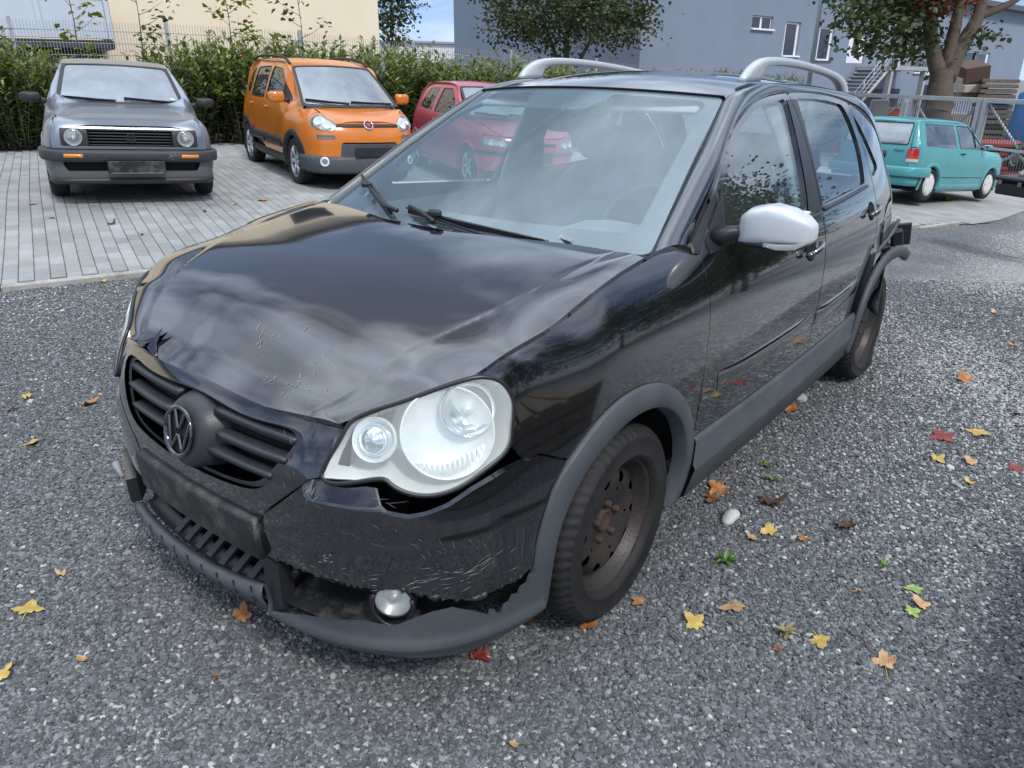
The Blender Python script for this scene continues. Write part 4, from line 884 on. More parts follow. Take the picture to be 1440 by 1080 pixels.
HUBX = {'f': 0.0, 'r': -2.462}
S0 = float(W.X(0.0)); SR = float(W.X(-2.462))
def arc_sz(cx, cz, r, a0, a1, n):
    a = np.radians(np.linspace(a0, a1, n)); return W.xz(np.stack([cx+r*np.cos(a), cz+r*np.sin(a)], 1))

POLO = thing('black_car', 'black damaged five-door hatchback with crumpled nose and silver roof rails', 'car')

# --- bonnet: its sides follow the wing line, its middle a crowned profile, its nose is dented
_es = [(0.499, 0.763), (0.653, 0.819), (0.782, 0.859), (0.845, 0.872), (0.929, 0.906), (1.062, 0.929), (1.170, 0.947), (1.277, 0.975), (1.414, 1.000), (1.550, 1.016)]
_esd = np.stack([np.interp(np.linspace(0, 9, 73), np.arange(10), np.array(_es)[:, k]) for k in (0, 1)], 1)
_esd = curve(_es, 73)
_ep = W.point(_esd[:, 0], _esd[:, 1]); _ex, _ey, _ez = _ep.T
_hx = np.r_[_ex[::-1], .74]; _hy = pchip(np.r_[_ex[::-1], .76], np.r_[_ey[::-1], .46]); _hz = pchip(np.r_[_ex[::-1], .76], np.r_[_ez[::-1], _ez[0]-.03])
_cx = np.array([-.24, -.1, 0, .1, .2, .3, .4, .5, .6, .65, .70, .76])
_cy = pchip(_cx, np.array([.635, .624, .616, .608, .600, .589, .559, .513, .455, .415, .38, .36])); _cz = natspline(_cx, np.array([1.026, 1.016, 1.003, .988, .972, .954, .928, .893, .830, .790, .764, .725]))
_cr = pchip([-.3, .3, .5, .62, .72, .76], np.array([.012, .018, .014, .008, .004, .004]))
def hood_xy(x, y):
    ye = _hy(x); ze = _hz(x); yc = np.minimum(_cy(x), ye-.012); zr = np.maximum(_cz(x), ze+.002); a = abs(y)
    zr = np.minimum(zr, ze+.5*(ye-yc)+.010); zin = zr+_cr(x)*(1-np.clip(a/yc, 0, 1)**2); w = np.clip((a-yc)/(ye-yc), 0, 1.05)
    w = np.clip((a-yc)/(ye-yc), -.6, 1.05); zo = ze+(zr-ze)*(1-w)+.004*np.sin(np.pi*np.clip(w, 0, 1))*np.clip((ye-yc)/.10, 0, 1)-.002*np.clip((.62-x)/.2, 0, 1)*np.exp(-np.clip(w, 0, 2)*3)
    t = 1/(1+np.exp(-np.clip((a-yc)/.006, -40, 40))); z = zin*(1-t)+zo*t
    f = np.clip((x-.35)/.33, 0, 1)**2
    z = z-.007*f*np.exp(-((y-.13)/.13)**2)-.005*f*np.exp(-((y+.2)/.06)**2)+.002*f*np.sin(11*y+2)*np.sin(9*x)
    z = z-.003*np.exp(-((x-.52)/.08)**2-((y-.24)/.10)**2)
    return np.stack([x, y, z], -1)
edge = list(zip(_ex[::3], _ey[::3]))
front = [(_ex[0], _ey[0]), (.697, .405), (.712, .30), (.722, .20), (.727, .10), (.728, 0)]
fr = front[1:-1]
rear_l = [(-.186, .711), (-.185, .66), (-.16, .50), (-.115, .33), (-.075, .16), (-.07, 0)]
hood_out = [(x, y) for x, y in front[::-1]]+edge[1:]+rear_l[1:]
right = [(x, -y) for x, y in hood_out[::-1]][1:-1]
tear = []
for x, y in right:                                                              # torn notch beside the right lamp
    tear.append((x, y))
right = [(x, y) for x, y in tear if not (x > .6 and -.40 < y < -.19)]
k = next(i for i, (x, y) in enumerate(right) if x > .6 and y > -.19) if any(x > .6 and y > -.19 for x, y in right) else len(right)
right[k:k] = [(.694, -.375), (.700, -.345), (.684, -.335), (.652, -.312), (.646, -.306), (.690, -.295), (.706, -.262), (.716, -.24)]
panel('hood', hood_xy, np.array(hood_out+right), black_paint, POLO, .0085, rim=.02, center=(0, 0, 0))
def hood_pt(x, y, off=0.0):
    p = hood_xy(np.array([x]), np.array([y]))[0]; return p+np.array([.25, 0, .97])*off
b = MB(); P = [hood_pt(.694, -.365, .001), hood_pt(.675, -.325, .008), hood_pt(.650, -.307, .022), hood_pt(.690, -.288, .006), hood_pt(.712, -.25, .001), (.695, -.31, .735)]
b.add(P, [(0, 1, 5), (1, 2, 5), (2, 3, 5), (3, 4, 5)], 0, False); b.build('torn_edge', black_paint, POLO)
b = MB()                                                                        # chipped paint on the bonnet
for cx, cy, n, s in [(.655, .285, 16, .018), (.66, .19, 10, .012), (.60, .10, 9, .014), (.575, .03, 7, .013), (.585, .30, 4, .016), (.53, .16, 5, .008), (.63, .37, 3, .012)]:
    for _ in range(n):
        a = random.uniform(0, 6.28); x, y = cx+random.gauss(0, s), cy+random.gauss(0, s*1.2); l = random.uniform(.002, .012); w = random.uniform(.0005, .0016)
        c, sn = math.cos(a), math.sin(a); q = [(x+c*l, y+sn*l), (x-sn*w, y+c*w), (x-c*l, y-sn*l), (x+sn*w, y-c*w)]
        b.add([hood_pt(u, v, .0012) for u, v in q], [(0, 1, 2, 3)])
tag(b.build('paint_chips', scratch_white, POLO), kind='stuff')

# --- bumper: centre piece with the grille opening, torn side pieces
def crumple(s, z):
    a = np.abs(s); lo = np.clip((.50-z)/.12, 0, 1)*np.where(s > 0, 1, .35)
    w = .006*np.sin(11*s+3*z)*np.sin(17*z+5*s)
    dent = -.006*np.exp(-((s-.72)/.10)**2-((z-.43)/.03)**2)-.024*np.clip((z-.588)/.05, 0, 1.3)*np.clip((a-.42)/.03, 0, 1)*np.clip((.665-a)/.04, 0, 1)
    crease = -.003*np.exp(-(((z-.50)-.10*(s-.5))/.012)**2)*np.clip((s-.3)/.2, 0, 1)
    return np.clip(w*lo*1.1, -.03, .03)+dent+np.where(s > 0, crease, 0)
def bump_fn(off=0.0): return lambda s, z: W.point(s, z, off+crumple(s, z))
cen = [(0.500, 0.755), (0.492, 0.710), (0.467, 0.651), (0.431, 0.639), (0.296, 0.521), (0.231, 0.390), (0.000, 0.368)]
cen = cen+[(-s, z) for s, z in cen[-2::-1]]+[(-.25, .757), (0, .766), (.25, .757)]
gr = [(0.411, 0.723), (0.401, 0.691), (0.365, 0.650), (0.311, 0.593), (0.220, 0.565), (0.000, 0.552)]
gr = np.array(gr+[(-s, z) for s, z in gr[-2::-1]]+[(-.25, .730), (0, .740), (.25, .730)])
gr = curve(gr, 64, True)
bf = lambda s, z: W.point(s, z, .004+crumple(s, z)*.12)
panel('slam_panel', W.at(-.05), rect(-.52, .66, .52, .80), void_black, POLO, .06, rim=0)
panel('front_bumper', bf, np.array(cen), black_paint, POLO, .022, holes=[gr], rim=.03)
left = [(0.440, 0.635), (0.476, 0.638), (0.544, 0.638), (0.599, 0.636), (0.613, 0.605), (0.638, 0.586), (0.677, 0.579), (0.714, 0.584), (0.764, 0.598), (0.825, 0.627), (0.908, 0.653), (0.963, 0.660), (1.002, 0.658), (1.090, 0.618),
        (1.064, 0.582), (1.015, 0.482), (0.994, 0.415), (0.992, 0.368), (0.956, 0.352), (0.883, 0.346), (0.822, 0.338), (0.768, 0.350), (0.713, 0.370), (0.663, 0.388), (0.587, 0.388), (0.513, 0.395), (0.423, 0.397), (0.343, 0.395), (0.242, 0.384), (0.307, 0.520)]
panel('front_bumper', bump_fn(.004), np.array(left), black_paint, POLO, .016, rim=.02)
panel('front_bumper', bump_fn(.004), np.array([(-s, z) for s, z in left[:14]]+[(-1.062, .582), (-1.015, .48), (-.99, .365), (-.715, .37), (-.512, .39), (-.245, .388), (-.308, .522)]), black_paint, POLO, .022, rim=.02)
b = MB()                                                                        # scuffs, frayed edge
def scuff(cs, cz, n, ds, dz, ang, lmin, lmax, wmax=.0016):
    for _ in range(n):
        s, z = cs+random.gauss(0, ds), cz+random.gauss(0, dz); a = ang+random.gauss(0, .16); l = random.uniform(lmin, lmax)*.7; w = random.uniform(.0002, wmax*.6)
        c, sn = math.cos(a), math.sin(a); q = np.array([(s+c*l, z+sn*l), (s-sn*w, z+c*w), (s-c*l, z-sn*l), (s+sn*w, z-c*w)])
        b.add(W.point(q[:, 0], q[:, 1], .0056+crumple(q[:, 0], q[:, 1])), [(0, 1, 2, 3)])
scuff(.725, .415, 40, .07, .018, .15, .004, .03); scuff(.44, .41, 26, .05, .012, -.1, .003, .018); scuff(.48, .448, 10, .012, .008, .4, .004, .012, .003)
scuff(.85, .43, 14, .04, .015, .4, .006, .03); scuff(.745, .50, 14, .05, .02, -1.0, .004, .02, .0009); scuff(.575, .545, 9, .10, .03, -.3, .006, .05, .0005); scuff(.375, .67, 12, .03, .05, -.9, .006, .02, .0009); scuff(.45, .62, 12, .012, .02, 1.0, .006, .02)
scuff(.30, .52, 8, .01, .02, -.9, .004, .02); scuff(-.41, .62, 14, .02, .04, 1.2, .004, .016); scuff(.645, .62, 5, .04, .008, .1, .01, .03, .0005)
tag(b.build('scratches', scratch_white, POLO), kind='stuff')
te_ = curve([(0.242, 0.382), (0.343, 0.393), (0.423, 0.395), (0.513, 0.393), (0.587, 0.386), (0.663, 0.386), (0.713, 0.368), (0.768, 0.348), (0.822, 0.336), (0.883, 0.344), (0.956, 0.350)], 90)
b = MB(); b.tube([W.point(a, z+random.gauss(0, .0025), -.003+float(crumple(np.array([a]), np.array([z]))[0])+random.gauss(0, .003)) for a, z in te_], [abs(random.gauss(.0045, .0025))+.0015 for _ in te_], 6); b.build('frayed_edge', dusty_plastic, POLO)

grille_plastic = mat('grille_plastic', (.030, .033, .038), .42, var=.15, vscale=9, bump=.08, bscale=300)
# --- grille: black tray, slats in two banks, round emblem on a raised boss
gback = panel('grille', W.at(-.075), gr, void_black, POLO, .05, rim=0)
gf = W.at(-.012)
inner = np.array([((s)*.93, .648+(z-.648)*.90) for s, z in gr])
panel('grille_frame', W.at(-.008), gr, grille_plastic, gback, .03, holes=[inner], rim=.045)
slats = [((0.085, 0.706), (0.383, 0.704)), ((0.115, 0.657), (0.365, 0.658)), ((0.075, 0.612), (0.324, 0.612))]
for sgn in (1, -1):
    for (s0, z0), (s1, z1) in slats:
        ss = np.linspace(s0, s1, 14)*sgn; zz_ = np.linspace(z0, z1, 14)
        prof = [(-.030, .0105), (-.004, .0105), (.001, .008), (.001, .001), (-.003, -.001), (-.003, -.005), (-.008, -.008), (-.045, .002)]
        G = np.array([[W.point(a, c+dz, o-.004) for o, dz in prof] for a, c in zip(ss, zz_)])
        bb = MB(); bb.grid(G, closev=True, capu=True); bb.build('slat', grille_plastic, gback)
def nose_frame(s, z, off=0.0): return frame_at(W.at(0), s, z, off)
em = nose_frame(0.0, .640, 0.002) @ Matrix.Scale(1.2, 4)
b = MB(); b.lathe([(.001, .012), (.058, .010), (.068, .004), (.078, -.010), (.095, -.05)], 40, 'z'); boss = b.build('emblem_boss', grille_plastic, gback, em)
b = MB(); b.lathe([(.052, .012), (.0555, .020), (.0505, .0215), (.0465, .020), (.0455, .012)], 48, 'z')
def bar(p, q, w, z=.012, h=.008):
    p, q = np.array(p), np.array(q); d = q-p; l = np.linalg.norm(d); c, s = d/l
    b.bbox(((p+q)/2).tolist()+[z+h/2], (l, w, h), .002, R=np.array([[c, -s, 0], [s, c, 0], [0, 0, 1.]]))
for sgn in (1, -1):
    bar((sgn*.0195, .045), (sgn*.003, .006), .0085); bar((sgn*.040, .026), (sgn*.0215, -.040), .0085, .0122); bar((sgn*.0205, -.040), (sgn*.0015, -.006), .0085, .0118)
b.lathe([(.001, .0125), (.047, .0122)], 40, 'z', mi=1); b.build('emblem', [black_paint, void_black], gback, em)

# --- empty plate holder and the lower front parts
ss = np.linspace(-.275, .275, 25)
prof = [(.014, .383), (.019, .390), (.022, .486), (.018, .497), (-.012, .502), (-.012, .378)]
G = np.array([[W.point(a, z, o) for o, z in prof] for a in ss]); b = MB(); b.grid(G, closev=True, capu=True); b.build('plate_holder', dusty_plastic, POLO)
b = MB()                                                                        # dark lower intake with ribs
ss = np.linspace(-.62, .62, 30)
b.grid(np.array([[W.point(a, z, o) for o, z in ((-.02, .40), (-.11, .37), (-.12, .25), (-.03, .215))] for a in ss])); low = b.build('lower_intake', void_black, POLO)
for i, a in enumerate(np.linspace(-.21, .27, 9)):
    bb = MB(); P0 = [W.point(a-.012, .245, -.012), W.point(a+.012, .245, -.012), W.point(a+.030, .300, -.075), W.point(a+.006, .300, -.075)]
    P1 = [np.array(p)-np.array([0, 0, .012]) for p in P0]; bb.add(P0+P1, [(0, 1, 2, 3), (7, 6, 5, 4), (0, 4, 5, 1), (1, 5, 6, 2), (2, 6, 7, 3), (3, 7, 4, 0)]); bb.build('intake_rib', dark_plastic, low)
b = MB(); b.grid(np.array([[W.point(a, z, o) for o, z in ((-.010, .236), (-.045, .262), (-.055, .262), (-.03, .225))] for a in np.linspace(-.45, .29, 20)]), closev=True, capu=True); b.build('intake_lip', dark_plastic, low)
# chin spoiler strip across the middle, hanging loose
ss = np.linspace(-.46, .245, 30)
tp = lambda a: np.interp(a, [-.46, -.2, 0, .15, .245], [.235, .225, .235, .255, .278]); bt = lambda a: np.interp(a, [-.46, -.25, -.05, .16, .245], [.185, .160, .165, .192, .19])
off = lambda a: np.interp(a, [-.46, 0, .245], [.02, .012, .004])
G = np.array([[W.point(a, tp(a), off(a)-.02), W.point(a, tp(a)+.003, off(a)), W.point(a, (tp(a)*.7+bt(a)*.3), off(a)+.010), W.point(a, bt(a), off(a)-.004), W.point(a, bt(a)-.006, off(a)-.03)] for a in ss])
spl = sheet('chin_spoiler', G, grey_plastic, POLO, thick=.004)
for a in np.linspace(-.40, .20, 9):                                            # moulded ribs and clips on the strip
    bb = MB(); z1, z0, o = tp(a), bt(a), off(a)
    bb.add([W.point(a, z1, o+.001), W.point(a+.006, z1, o+.001), W.point(a+.020, z0+.03, o+.012), W.point(a+.012, z0+.03, o+.012), W.point(a, z1, o+.007), W.point(a+.006, z1, o+.007), W.point(a+.02, z0+.03, o+.015), W.point(a+.012, z0+.03, o+.015)],
           [(4, 5, 6, 7), (0, 1, 5, 4), (1, 2, 6, 5), (2, 3, 7, 6), (3, 0, 4, 7)]); bb.build('clip', dark_plastic, spl)
# grey left corner spoiler with its toothed torn edge
top = [(0.271, 0.308), (0.285, 0.234), (0.424, 0.267), (0.558, 0.294), (0.631, 0.286), (0.685, 0.313), (0.723, 0.326), (0.768, 0.330), (0.824, 0.300), (0.857, 0.277), (0.861, 0.292), (0.875, 0.285), (0.879, 0.270), (0.893, 0.267), (0.900, 0.289), (0.916, 0.293), (0.923, 0.309), (0.941, 0.305), (0.947, 0.321), (0.967, 0.326), (0.973, 0.346), (0.990, 0.350), (0.997, 0.367), (1.011, 0.364)]
bot = [(1.029, 0.222), (1.003, 0.195), (0.894, 0.176), (0.799, 0.173), (0.684, 0.178), (0.579, 0.194), (0.422, 0.199), (0.282, 0.203)]
spo = lambda s, z: W.point(s, z, .016-.18*np.clip(.205-z, 0, 1)+.012*np.exp(-((z-.225)/.02)**2))
corner = panel('corner_spoiler', spo, np.array(top+bot), grey_plastic, POLO, .016, rim=.008)
b = MB(); b.add([W.point(.262, .385, .0), W.point(.318, .372, .0), W.point(.318, .23, .012), W.point(.262, .20, .014), W.point(.262, .385, -.03), W.point(.318, .372, -.03), W.point(.318, .23, -.04), W.point(.262, .20, -.04)],
             [(0, 1, 2, 3), (0, 3, 7, 4), (1, 5, 6, 2), (0, 4, 5, 1), (3, 2, 6, 7)]); b.build('intake_post', dark_plastic, POLO)
b = MB(); b.grid(np.array([[W.point(a, .262+.02*t, .0-.10*t) for t in (0, .3, 1)] for a in np.linspace(.31, .69, 16)])); b.build('splash_shelf', dusty_plastic, POLO)
b = MB(); b.grid(np.array([[W.point(a, z, -.10) for z in (.20, .30, .42)] for a in np.linspace(.30, 1.05, 16)])); b.build('inner_liner', void_black, POLO)
b = MB(); P = [W.point(-s, z, o) for s, z, o in [(.505, .30, .03), (.56, .37, .02), (.70, .36, .01), (.70, .22, .02), (.60, .20, .03), (.50, .22, .035)]]
b.add(list(P)+[np.array(p)-np.array([.03, -.01, .0]) for p in P], [(0, 1, 2, 3, 4, 5), (6, 11, 10, 9, 8, 7)]+[(i, (i+1) % 6, 6+(i+1) % 6, 6+i) for i in range(6)]); b.build('corner_spoiler', dark_plastic, POLO)
b = MB(); b.tube([W.point(-.50, .315, .035), W.point(-.535, .345, .045), W.point(-.57, .335, .04)], [.006, .013, .004], 8); b.build('broken_clip', scratch_white, POLO)
# fog lamp, hanging in its hole
fm = nose_frame(.628, .340, -.006)
fog = MB(); fog.lathe([(.056, -.06), (.052, -.015), (.046, -.004), (.043, -.006)], 32, 'z'); fl = fog.build('fog_lamp', dark_plastic, POLO, fm)
b = MB(); b.lathe([(.043, -.006), (.040, .001), (.025, .005), (.001, .006)], 32, 'z'); b.build('lens', lens_glass, fl)
b = MB(); b.lathe([(.042, -.007), (.03, -.025), (.012, -.036), (.011, -.018), (.001, -.016)], 32, 'z'); b.build('reflector', mat('fog_reflector', (.5, .5, .5), .35, metal=.6, var=.25, vscale=40), fl)
b = MB(); b.tube([W.point(.628+.050*math.cos(t), .335+.06*math.sin(t), -.004) for t in np.linspace(2.6, 6.6, 16)], .006, 6); b.build('fog_lamp_bezel', dark_plastic, POLO)

# --- headlights
HL = [(0.479, 0.653), (0.511, 0.732), (0.533, 0.770), (0.653, 0.817), (0.782, 0.856), (0.845, 0.870), (0.871, 0.871), (0.908, 0.860), (0.929, 0.834), (0.937, 0.805), (0.929, 0.759), (0.915, 0.708), (0.857, 0.671), (0.801, 0.644), (0.747, 0.631), (0.704, 0.632), (0.668, 0.642), (0.643, 0.656), (0.630, 0.666), (0.588, 0.662)]
HLs = np.array(HL)
def lensbulge(s, z):
    return .004+.010*np.exp(-((np.abs(s)-.785)/.14)**2-((z-.735)/.09)**2)
lamp_fn = lambda s, z: W.point(s, z, lensbulge(s, z))
deep = lambda s, z: W.point(s, z, -.045)
for sg in (1, -1):
    o2 = HLs*np.array([sg, 1])
    if sg < 0: o2 = o2[::-1]
    hl = panel('headlight', lambda s, z: W.point(s, z, -.125), o2, lamp_white, POLO, .05, rim=0)
    panel('lens', lamp_fn, o2, lens_glass, hl, .02, rim=.0)
    ctr = o2.mean(0); ins = ctr+(o2-ctr)*np.array([.94, .90])
    G = np.concatenate([[[W.point(a, z, .0) for a, z in densify(o2, .03)]], [[W.point(a, z, -.075) for a, z in densify(ctr+(o2-ctr)*.97, .03)][:len(densify(o2, .03))]]]) if False else None
    A = [W.point(a, z, lensbulge(a, z)-.002) for a, z in o2]; Bq = [W.point(a, z, -.125) for a, z in ins]
    b = MB(); b.grid(np.array([A, Bq]), closev=True); b.build('housing', lamp_white, hl)
    loop = curve(o2, 80, True); b = MB(); b.tube([W.point(a, z, lensbulge(a, z)*.6) for a, z in loop], .0055, 6, closed=True); b.build('seal', satin_black, hl)
    for s, z, r, dp in ((.595, .743, .050, .030), (.779, .757, .104, .030)):
        fmx = frame_at(W.at(0), sg*s, z, -.006)
        rx_ = MB(); rx_.lathe([(r, -.012), (r*.99, .0), (r*.965, .001), (r*.94, -.006), (r*.75, -dp*.7), (r*.45, -dp), (.001, -dp*1.08)], 48, 'z'); rx_.build('reflector', reflector, hl, fmx)
        if r < .07:
            q = MB(); q.lathe([(r*.74, -.022), (r*.72, -.002), (r*.66, .002), (r*.62, -.004), (r*.5, .002), (r*.3, .008), (.001, .011)], 36, 'z'); q.build('projector', chrome, hl, fmx)
    fmx = frame_at(W.at(0), sg*.833, .802, -.008); q = MB(); q.lathe([(.062, -.02), (.061, .001), (.058, .001), (.052, -.010), (.035, -.026), (.001, -.030)], 40, 'z'); q.build('reflector', chrome, hl, fmx)
    q = MB(); q.lathe([(.012, -.03), (.012, -.012), (.009, -.006), (.001, -.004)], 16, 'z'); q.build('bulb', lamp_white, hl, fmx)
    q = MB(); ns = 15
    for k in range(ns):                                                          # ribbed strip along the foot of the big lamp
        t0, t1 = k/ns, (k+.8)/ns; A_ = []
        for t in (t0, t1):
            s_ = .689+(.869-.689)*t; zt_ = .700+.022*t-.012*math.sin(math.pi*t); zb_ = .757-math.sqrt(max(1e-4, .100**2-(s_-.779)**2)); A_.append((s_, zt_, min(zb_, zt_-.004)))
        for o_ in (0,):
            q.add([W.point(sg*A_[0][0], A_[0][1], -.010), W.point(sg*A_[1][0], A_[1][1], -.010), W.point(sg*A_[1][0], A_[1][2], -.008), W.point(sg*A_[0][0], A_[0][2], -.008), W.point(sg*(A_[0][0]+A_[1][0])/2, (A_[0][1]+A_[0][2])/2, -.003)], [(0, 1, 4), (1, 2, 4), (2, 3, 4), (3, 0, 4)])
    q.build('prism_strip', reflector, hl)

# --- wings, doors, quarter panels
fend = [(a+.005, b-.0075) for a, b in _esd[25::2]]+[(1.623, 1.014), (1.703, 1.012), (1.795, 0.985), (1.797, 0.945), (1.796, 0.847), (1.783, 0.750), (1.766, 0.665), (1.746, 0.530), (1.737, 0.425), (1.733, 0.330)]
fa = arc_sz(0, .294, .362, 186, 60, 30)
bump_top = [(1.095, 0.621), (1.006, 0.665), (0.958, 0.667), (0.924, 0.713), (0.937, 0.758), (0.944, 0.805), (0.937, 0.833), (0.914, 0.861), (0.878, 0.872)]
panel('front_fender', W.at(.0), np.concatenate([fend, fa, bump_top]), black_paint, POLO, .022, rim=.015, mirror=True)
CL = [(-.40, 1.012), (-.52, 1.085), (-.70, 1.215), (-.888, 1.318), (-1.127, 1.386), (-1.321, 1.408), (-1.554, 1.415), (-1.854, 1.407), (-2.146, 1.379), (-2.35, 1.335), (-2.6, 1.24), (-2.80, 1.11), (-2.94, .97)]
CLc = curve(CL, 120)
def cl_between(x0, x1):
    m = (CLc[:, 0] <= x0+1e-6) & (CLc[:, 0] >= x1-1e-6); return [tuple(p) for p in CLc[m]]
cz = lambda x: float(np.interp(-x, -CLc[:, 0], CLc[:, 1]))
XZ = W.xz
Aline = [(-.374, .432), (-.388, .55), (-.401, .665), (-.418, .75), (-.431, .847), (-.432, .945), (-.440, .985)]
Bline = [(-1.505, 1.40), (-1.49, 1.2), (-1.478, .95), (-1.474, .881), (-1.465, .80), (-1.43, .65), (-1.412, .60), (-1.385, .53), (-1.388, .432)]
fglass = fillet([(-1.447, 1.392), (-1.23, 1.384), (-1.059, 1.351), (-.938, 1.316), (-.793, 1.243), (-.66, 1.150), (-.60, 1.045), (-1.31, .990), (-1.34, 1.06), (-1.40, 1.25)], [.03, .2, .2, .2, .2, .12, .03, .03, .2, .2])
fdoor = Aline+[(a, z-.004) for a, z in cl_between(-.60, -1.50)]+Bline
o = panel('front_door', W.at(0), XZ(fdoor), black_paint, POLO, .024, holes=[XZ(fglass)], rim=.018, mirror=True)
FD = o
rglass = fillet([(-1.570, 1.392), (-1.85, 1.386), (-2.135, 1.355), (-2.175, 1.289), (-2.192, 1.174), (-2.14, 1.025), (-1.505, 1.006), (-1.51, 1.10), (-1.535, 1.25)], [.03, .2, .03, .1, .1, .03, .03, .1, .2])
Cline = [(-2.235, 1.355), (-2.25, 1.2), (-2.268, 1.012), (-2.276, .90), (-2.25, .76), (-2.20, .66)]
ra = [tuple(p) for p in np.stack([-2.462+.40*np.cos(np.radians(np.linspace(62, 20, 10))), .275+.40*np.sin(np.radians(np.linspace(62, 20, 10)))], 1)]
rdoor = [(a-.008, z) for a, z in Bline[::-1]]+[(a, z-.004) for a, z in cl_between(-1.515, -2.232)]+Cline+ra+[(-2.07, .43)]
o = panel('rear_door', W.at(0), XZ(rdoor), black_paint, POLO, .024, holes=[XZ(rglass)], rim=.018, mirror=True)
RD = o
panel('pillar_corner', W.at(.001), XZ([(-.412, .998)]+[(a, z-.003) for a, z in cl_between(-.42, -.60)]+[(-.596, 1.12), (-.438, .990)]), dark_plastic, POLO, .03, rim=.008, mirror=True)
def grow(P, k): P = np.asarray(P); c = P.mean(0); return c+(P-c)*k
for i, sgn in enumerate((1, -1)):
    panel('door_window', W.at(-.010), XZ(grow(fglass, 1.012)), side_glass, FD[i], .05, rim=0, flip=sgn < 0)
    panel('door_window', W.at(-.010), XZ(grow(rglass, 1.012)), side_glass, RD[i], .05, rim=0, flip=sgn < 0)
    trim = [(-1.453, 1.388), (-1.41, 1.27), (-1.35, 1.06), (-1.322, .995), (-1.47, .99), (-1.484, 1.2), (-1.499, 1.39)]
    panel('pillar_trim', W.at(.003), XZ(trim), satin_black, FD[i], .03, rim=.006, flip=sgn < 0)
    trim = [(-1.513, 1.39), (-1.563, 1.387), (-1.528, 1.25), (-1.502, 1.10), (-1.497, 1.01), (-1.488, 1.01), (-1.497, 1.2)]
    panel('pillar_trim', W.at(.003), XZ(trim), satin_black, RD[i], .03, rim=.006, flip=sgn < 0)
    for par, P in ((FD[i], [(-.50, .595), (-.9, .588), (-1.36, .584)]), (RD[i], [(-1.42, .584), (-1.75, .588), (-2.0, .60)])):
        C = poly(P, 26); prof = [(-.002, .026), (.006, .022), (.009, .010), (.009, -.030), (.002, -.040), (-.004, -.04)]
        G = np.array([[W.point(float(W.X(a)), z+dz, o_*min(1, 4*min(t, 1-t)+.15)) for o_, dz in prof] for t, (a, z) in zip(np.linspace(0, 1, 26), C)])*np.array([1, sgn, 1])
        bb = MB(); bb.grid(G); bb.build('rub_strip', black_paint, par)
    for par, (hx, hz) in ((FD[i], (-1.30, .868)), (RD[i], (-2.17, .900))):
        cup = panel('handle_cup', W.at(.0015), W.xz(circle(hx, hz, .055, .042, 28)), void_black, par, .03, rim=0, flip=sgn < 0)
        P = [W.point(float(W.X(hx+t)), hz+.004-.010*t/.07, .006+.026*math.sqrt(max(0, 1-(t/.085)**2))) for t in np.linspace(-.084, .084, 14)]
        bb = MB(); bb.tube(np.array(P)*np.array([1, sgn, 1]), [.006]+[.0125]*12+[.006], 10); bb.build('door_handle', black_paint, par)
        bb = MB(); bb.tube(np.array(P)[2:12]*np.array([1, sgn, 1])+np.array([0, sgn*.006, .011]), .0035, 6); bb.build('handle_strip', chrome, par)
    seal = MB(); C = curve([(-.60, 1.034), (-.9, 1.012), (-1.32, .980), (-1.46, .985)], 20)
    seal.tube([W.point(float(W.X(a)), z, .004)*np.array([1, sgn, 1]) for a, z in C], .008, 6); seal.build('window_seal', satin_black, FD[i])
    seal = MB(); C = curve([(-1.50, .990), (-1.8, .998), (-2.15, 1.012)], 20)
    seal.tube([W.point(float(W.X(a)), z, .004)*np.array([1, sgn, 1]) for a, z in C], .008, 6); seal.build('window_seal', satin_black, RD[i])
lm = frame_at(W.at(0), float(W.X(-1.86)), .645, .003)
lx = np.array([list(lm.col[0])[:3], list(lm.col[1])[:3], list(lm.col[2])[:3]])
text_obj('lettering', 'CROSSPOLO', .042, mat('letter_grey', (.22, .23, .24), .4, metal=.4), POLO, lm @ Matrix.Rotation(0, 4, 'Z'))
qg = fillet([(-2.215, 1.335), (-2.30, 1.27), (-2.44, 1.07), (-2.30, 1.035), (-2.225, 1.10)], .03)
quarter = [(-2.205, .66), (-2.258, .76), (-2.284, .90), (-2.276, 1.012), (-2.258, 1.2), (-2.243, 1.352)]+[(a, z-.004) for a, z in cl_between(-2.25, -2.94)]
qa = [(-2.462+.385*math.cos(math.radians(t)), .275+.385*math.sin(math.radians(t))) for t in np.linspace(178, 64, 26)]
L_end = W.L
qs = np.concatenate([XZ(quarter), [(L_end-.62, .95), (L_end-.60, .60), (L_end-.66, .46)], XZ([(-2.87, .40)]+qa)])
def rear_dent(s, z): return -.05*np.exp(-((s-(SR+.18))/.12)**2-((z-.72)/.10)**2)+.02*np.sin(30*s)*np.exp(-((s-(SR+.25))/.15)**2-((z-.62)/.12)**2)
panel('rear_quarter', lambda s, z: W.point(s, z, np.where(s > 0, rear_dent(np.abs(s), z), 0)), qs, black_paint, POLO, .022, holes=[XZ(qg)], rim=.015)
panel('rear_quarter', W.at(0), qs, black_paint, POLO, .03, holes=[XZ(qg)], rim=.015, flip=True)
panel('quarter_window', W.at(-.008), XZ(grow(qg, 1.02)), side_glass, POLO, .05, rim=0, mirror=True)
tg_ = [(s, z) for s, z in ((L_end-.60, .60), (L_end-.615, .95), (L_end, .97), (L_end, .60))]
panel('tailgate', W.at(0), np.array([(L_end-.56, .55), (L_end-.60, .955), (L_end, .965), (L_end, .55)]), black_paint, POLO, .05, mirror=True)
panel('tail_light', W.at(.004), np.array([(L_end-.80, .62), (L_end-.82, .93), (L_end-.62, .94), (L_end-.61, .62)]), red_lens, POLO, .04, mirror=True)
b = MB(); b.bbox((-3.05, 0, .46), (.07, 1.15, .12), .02); b.build('crash_beam', rusty_steel, POLO)

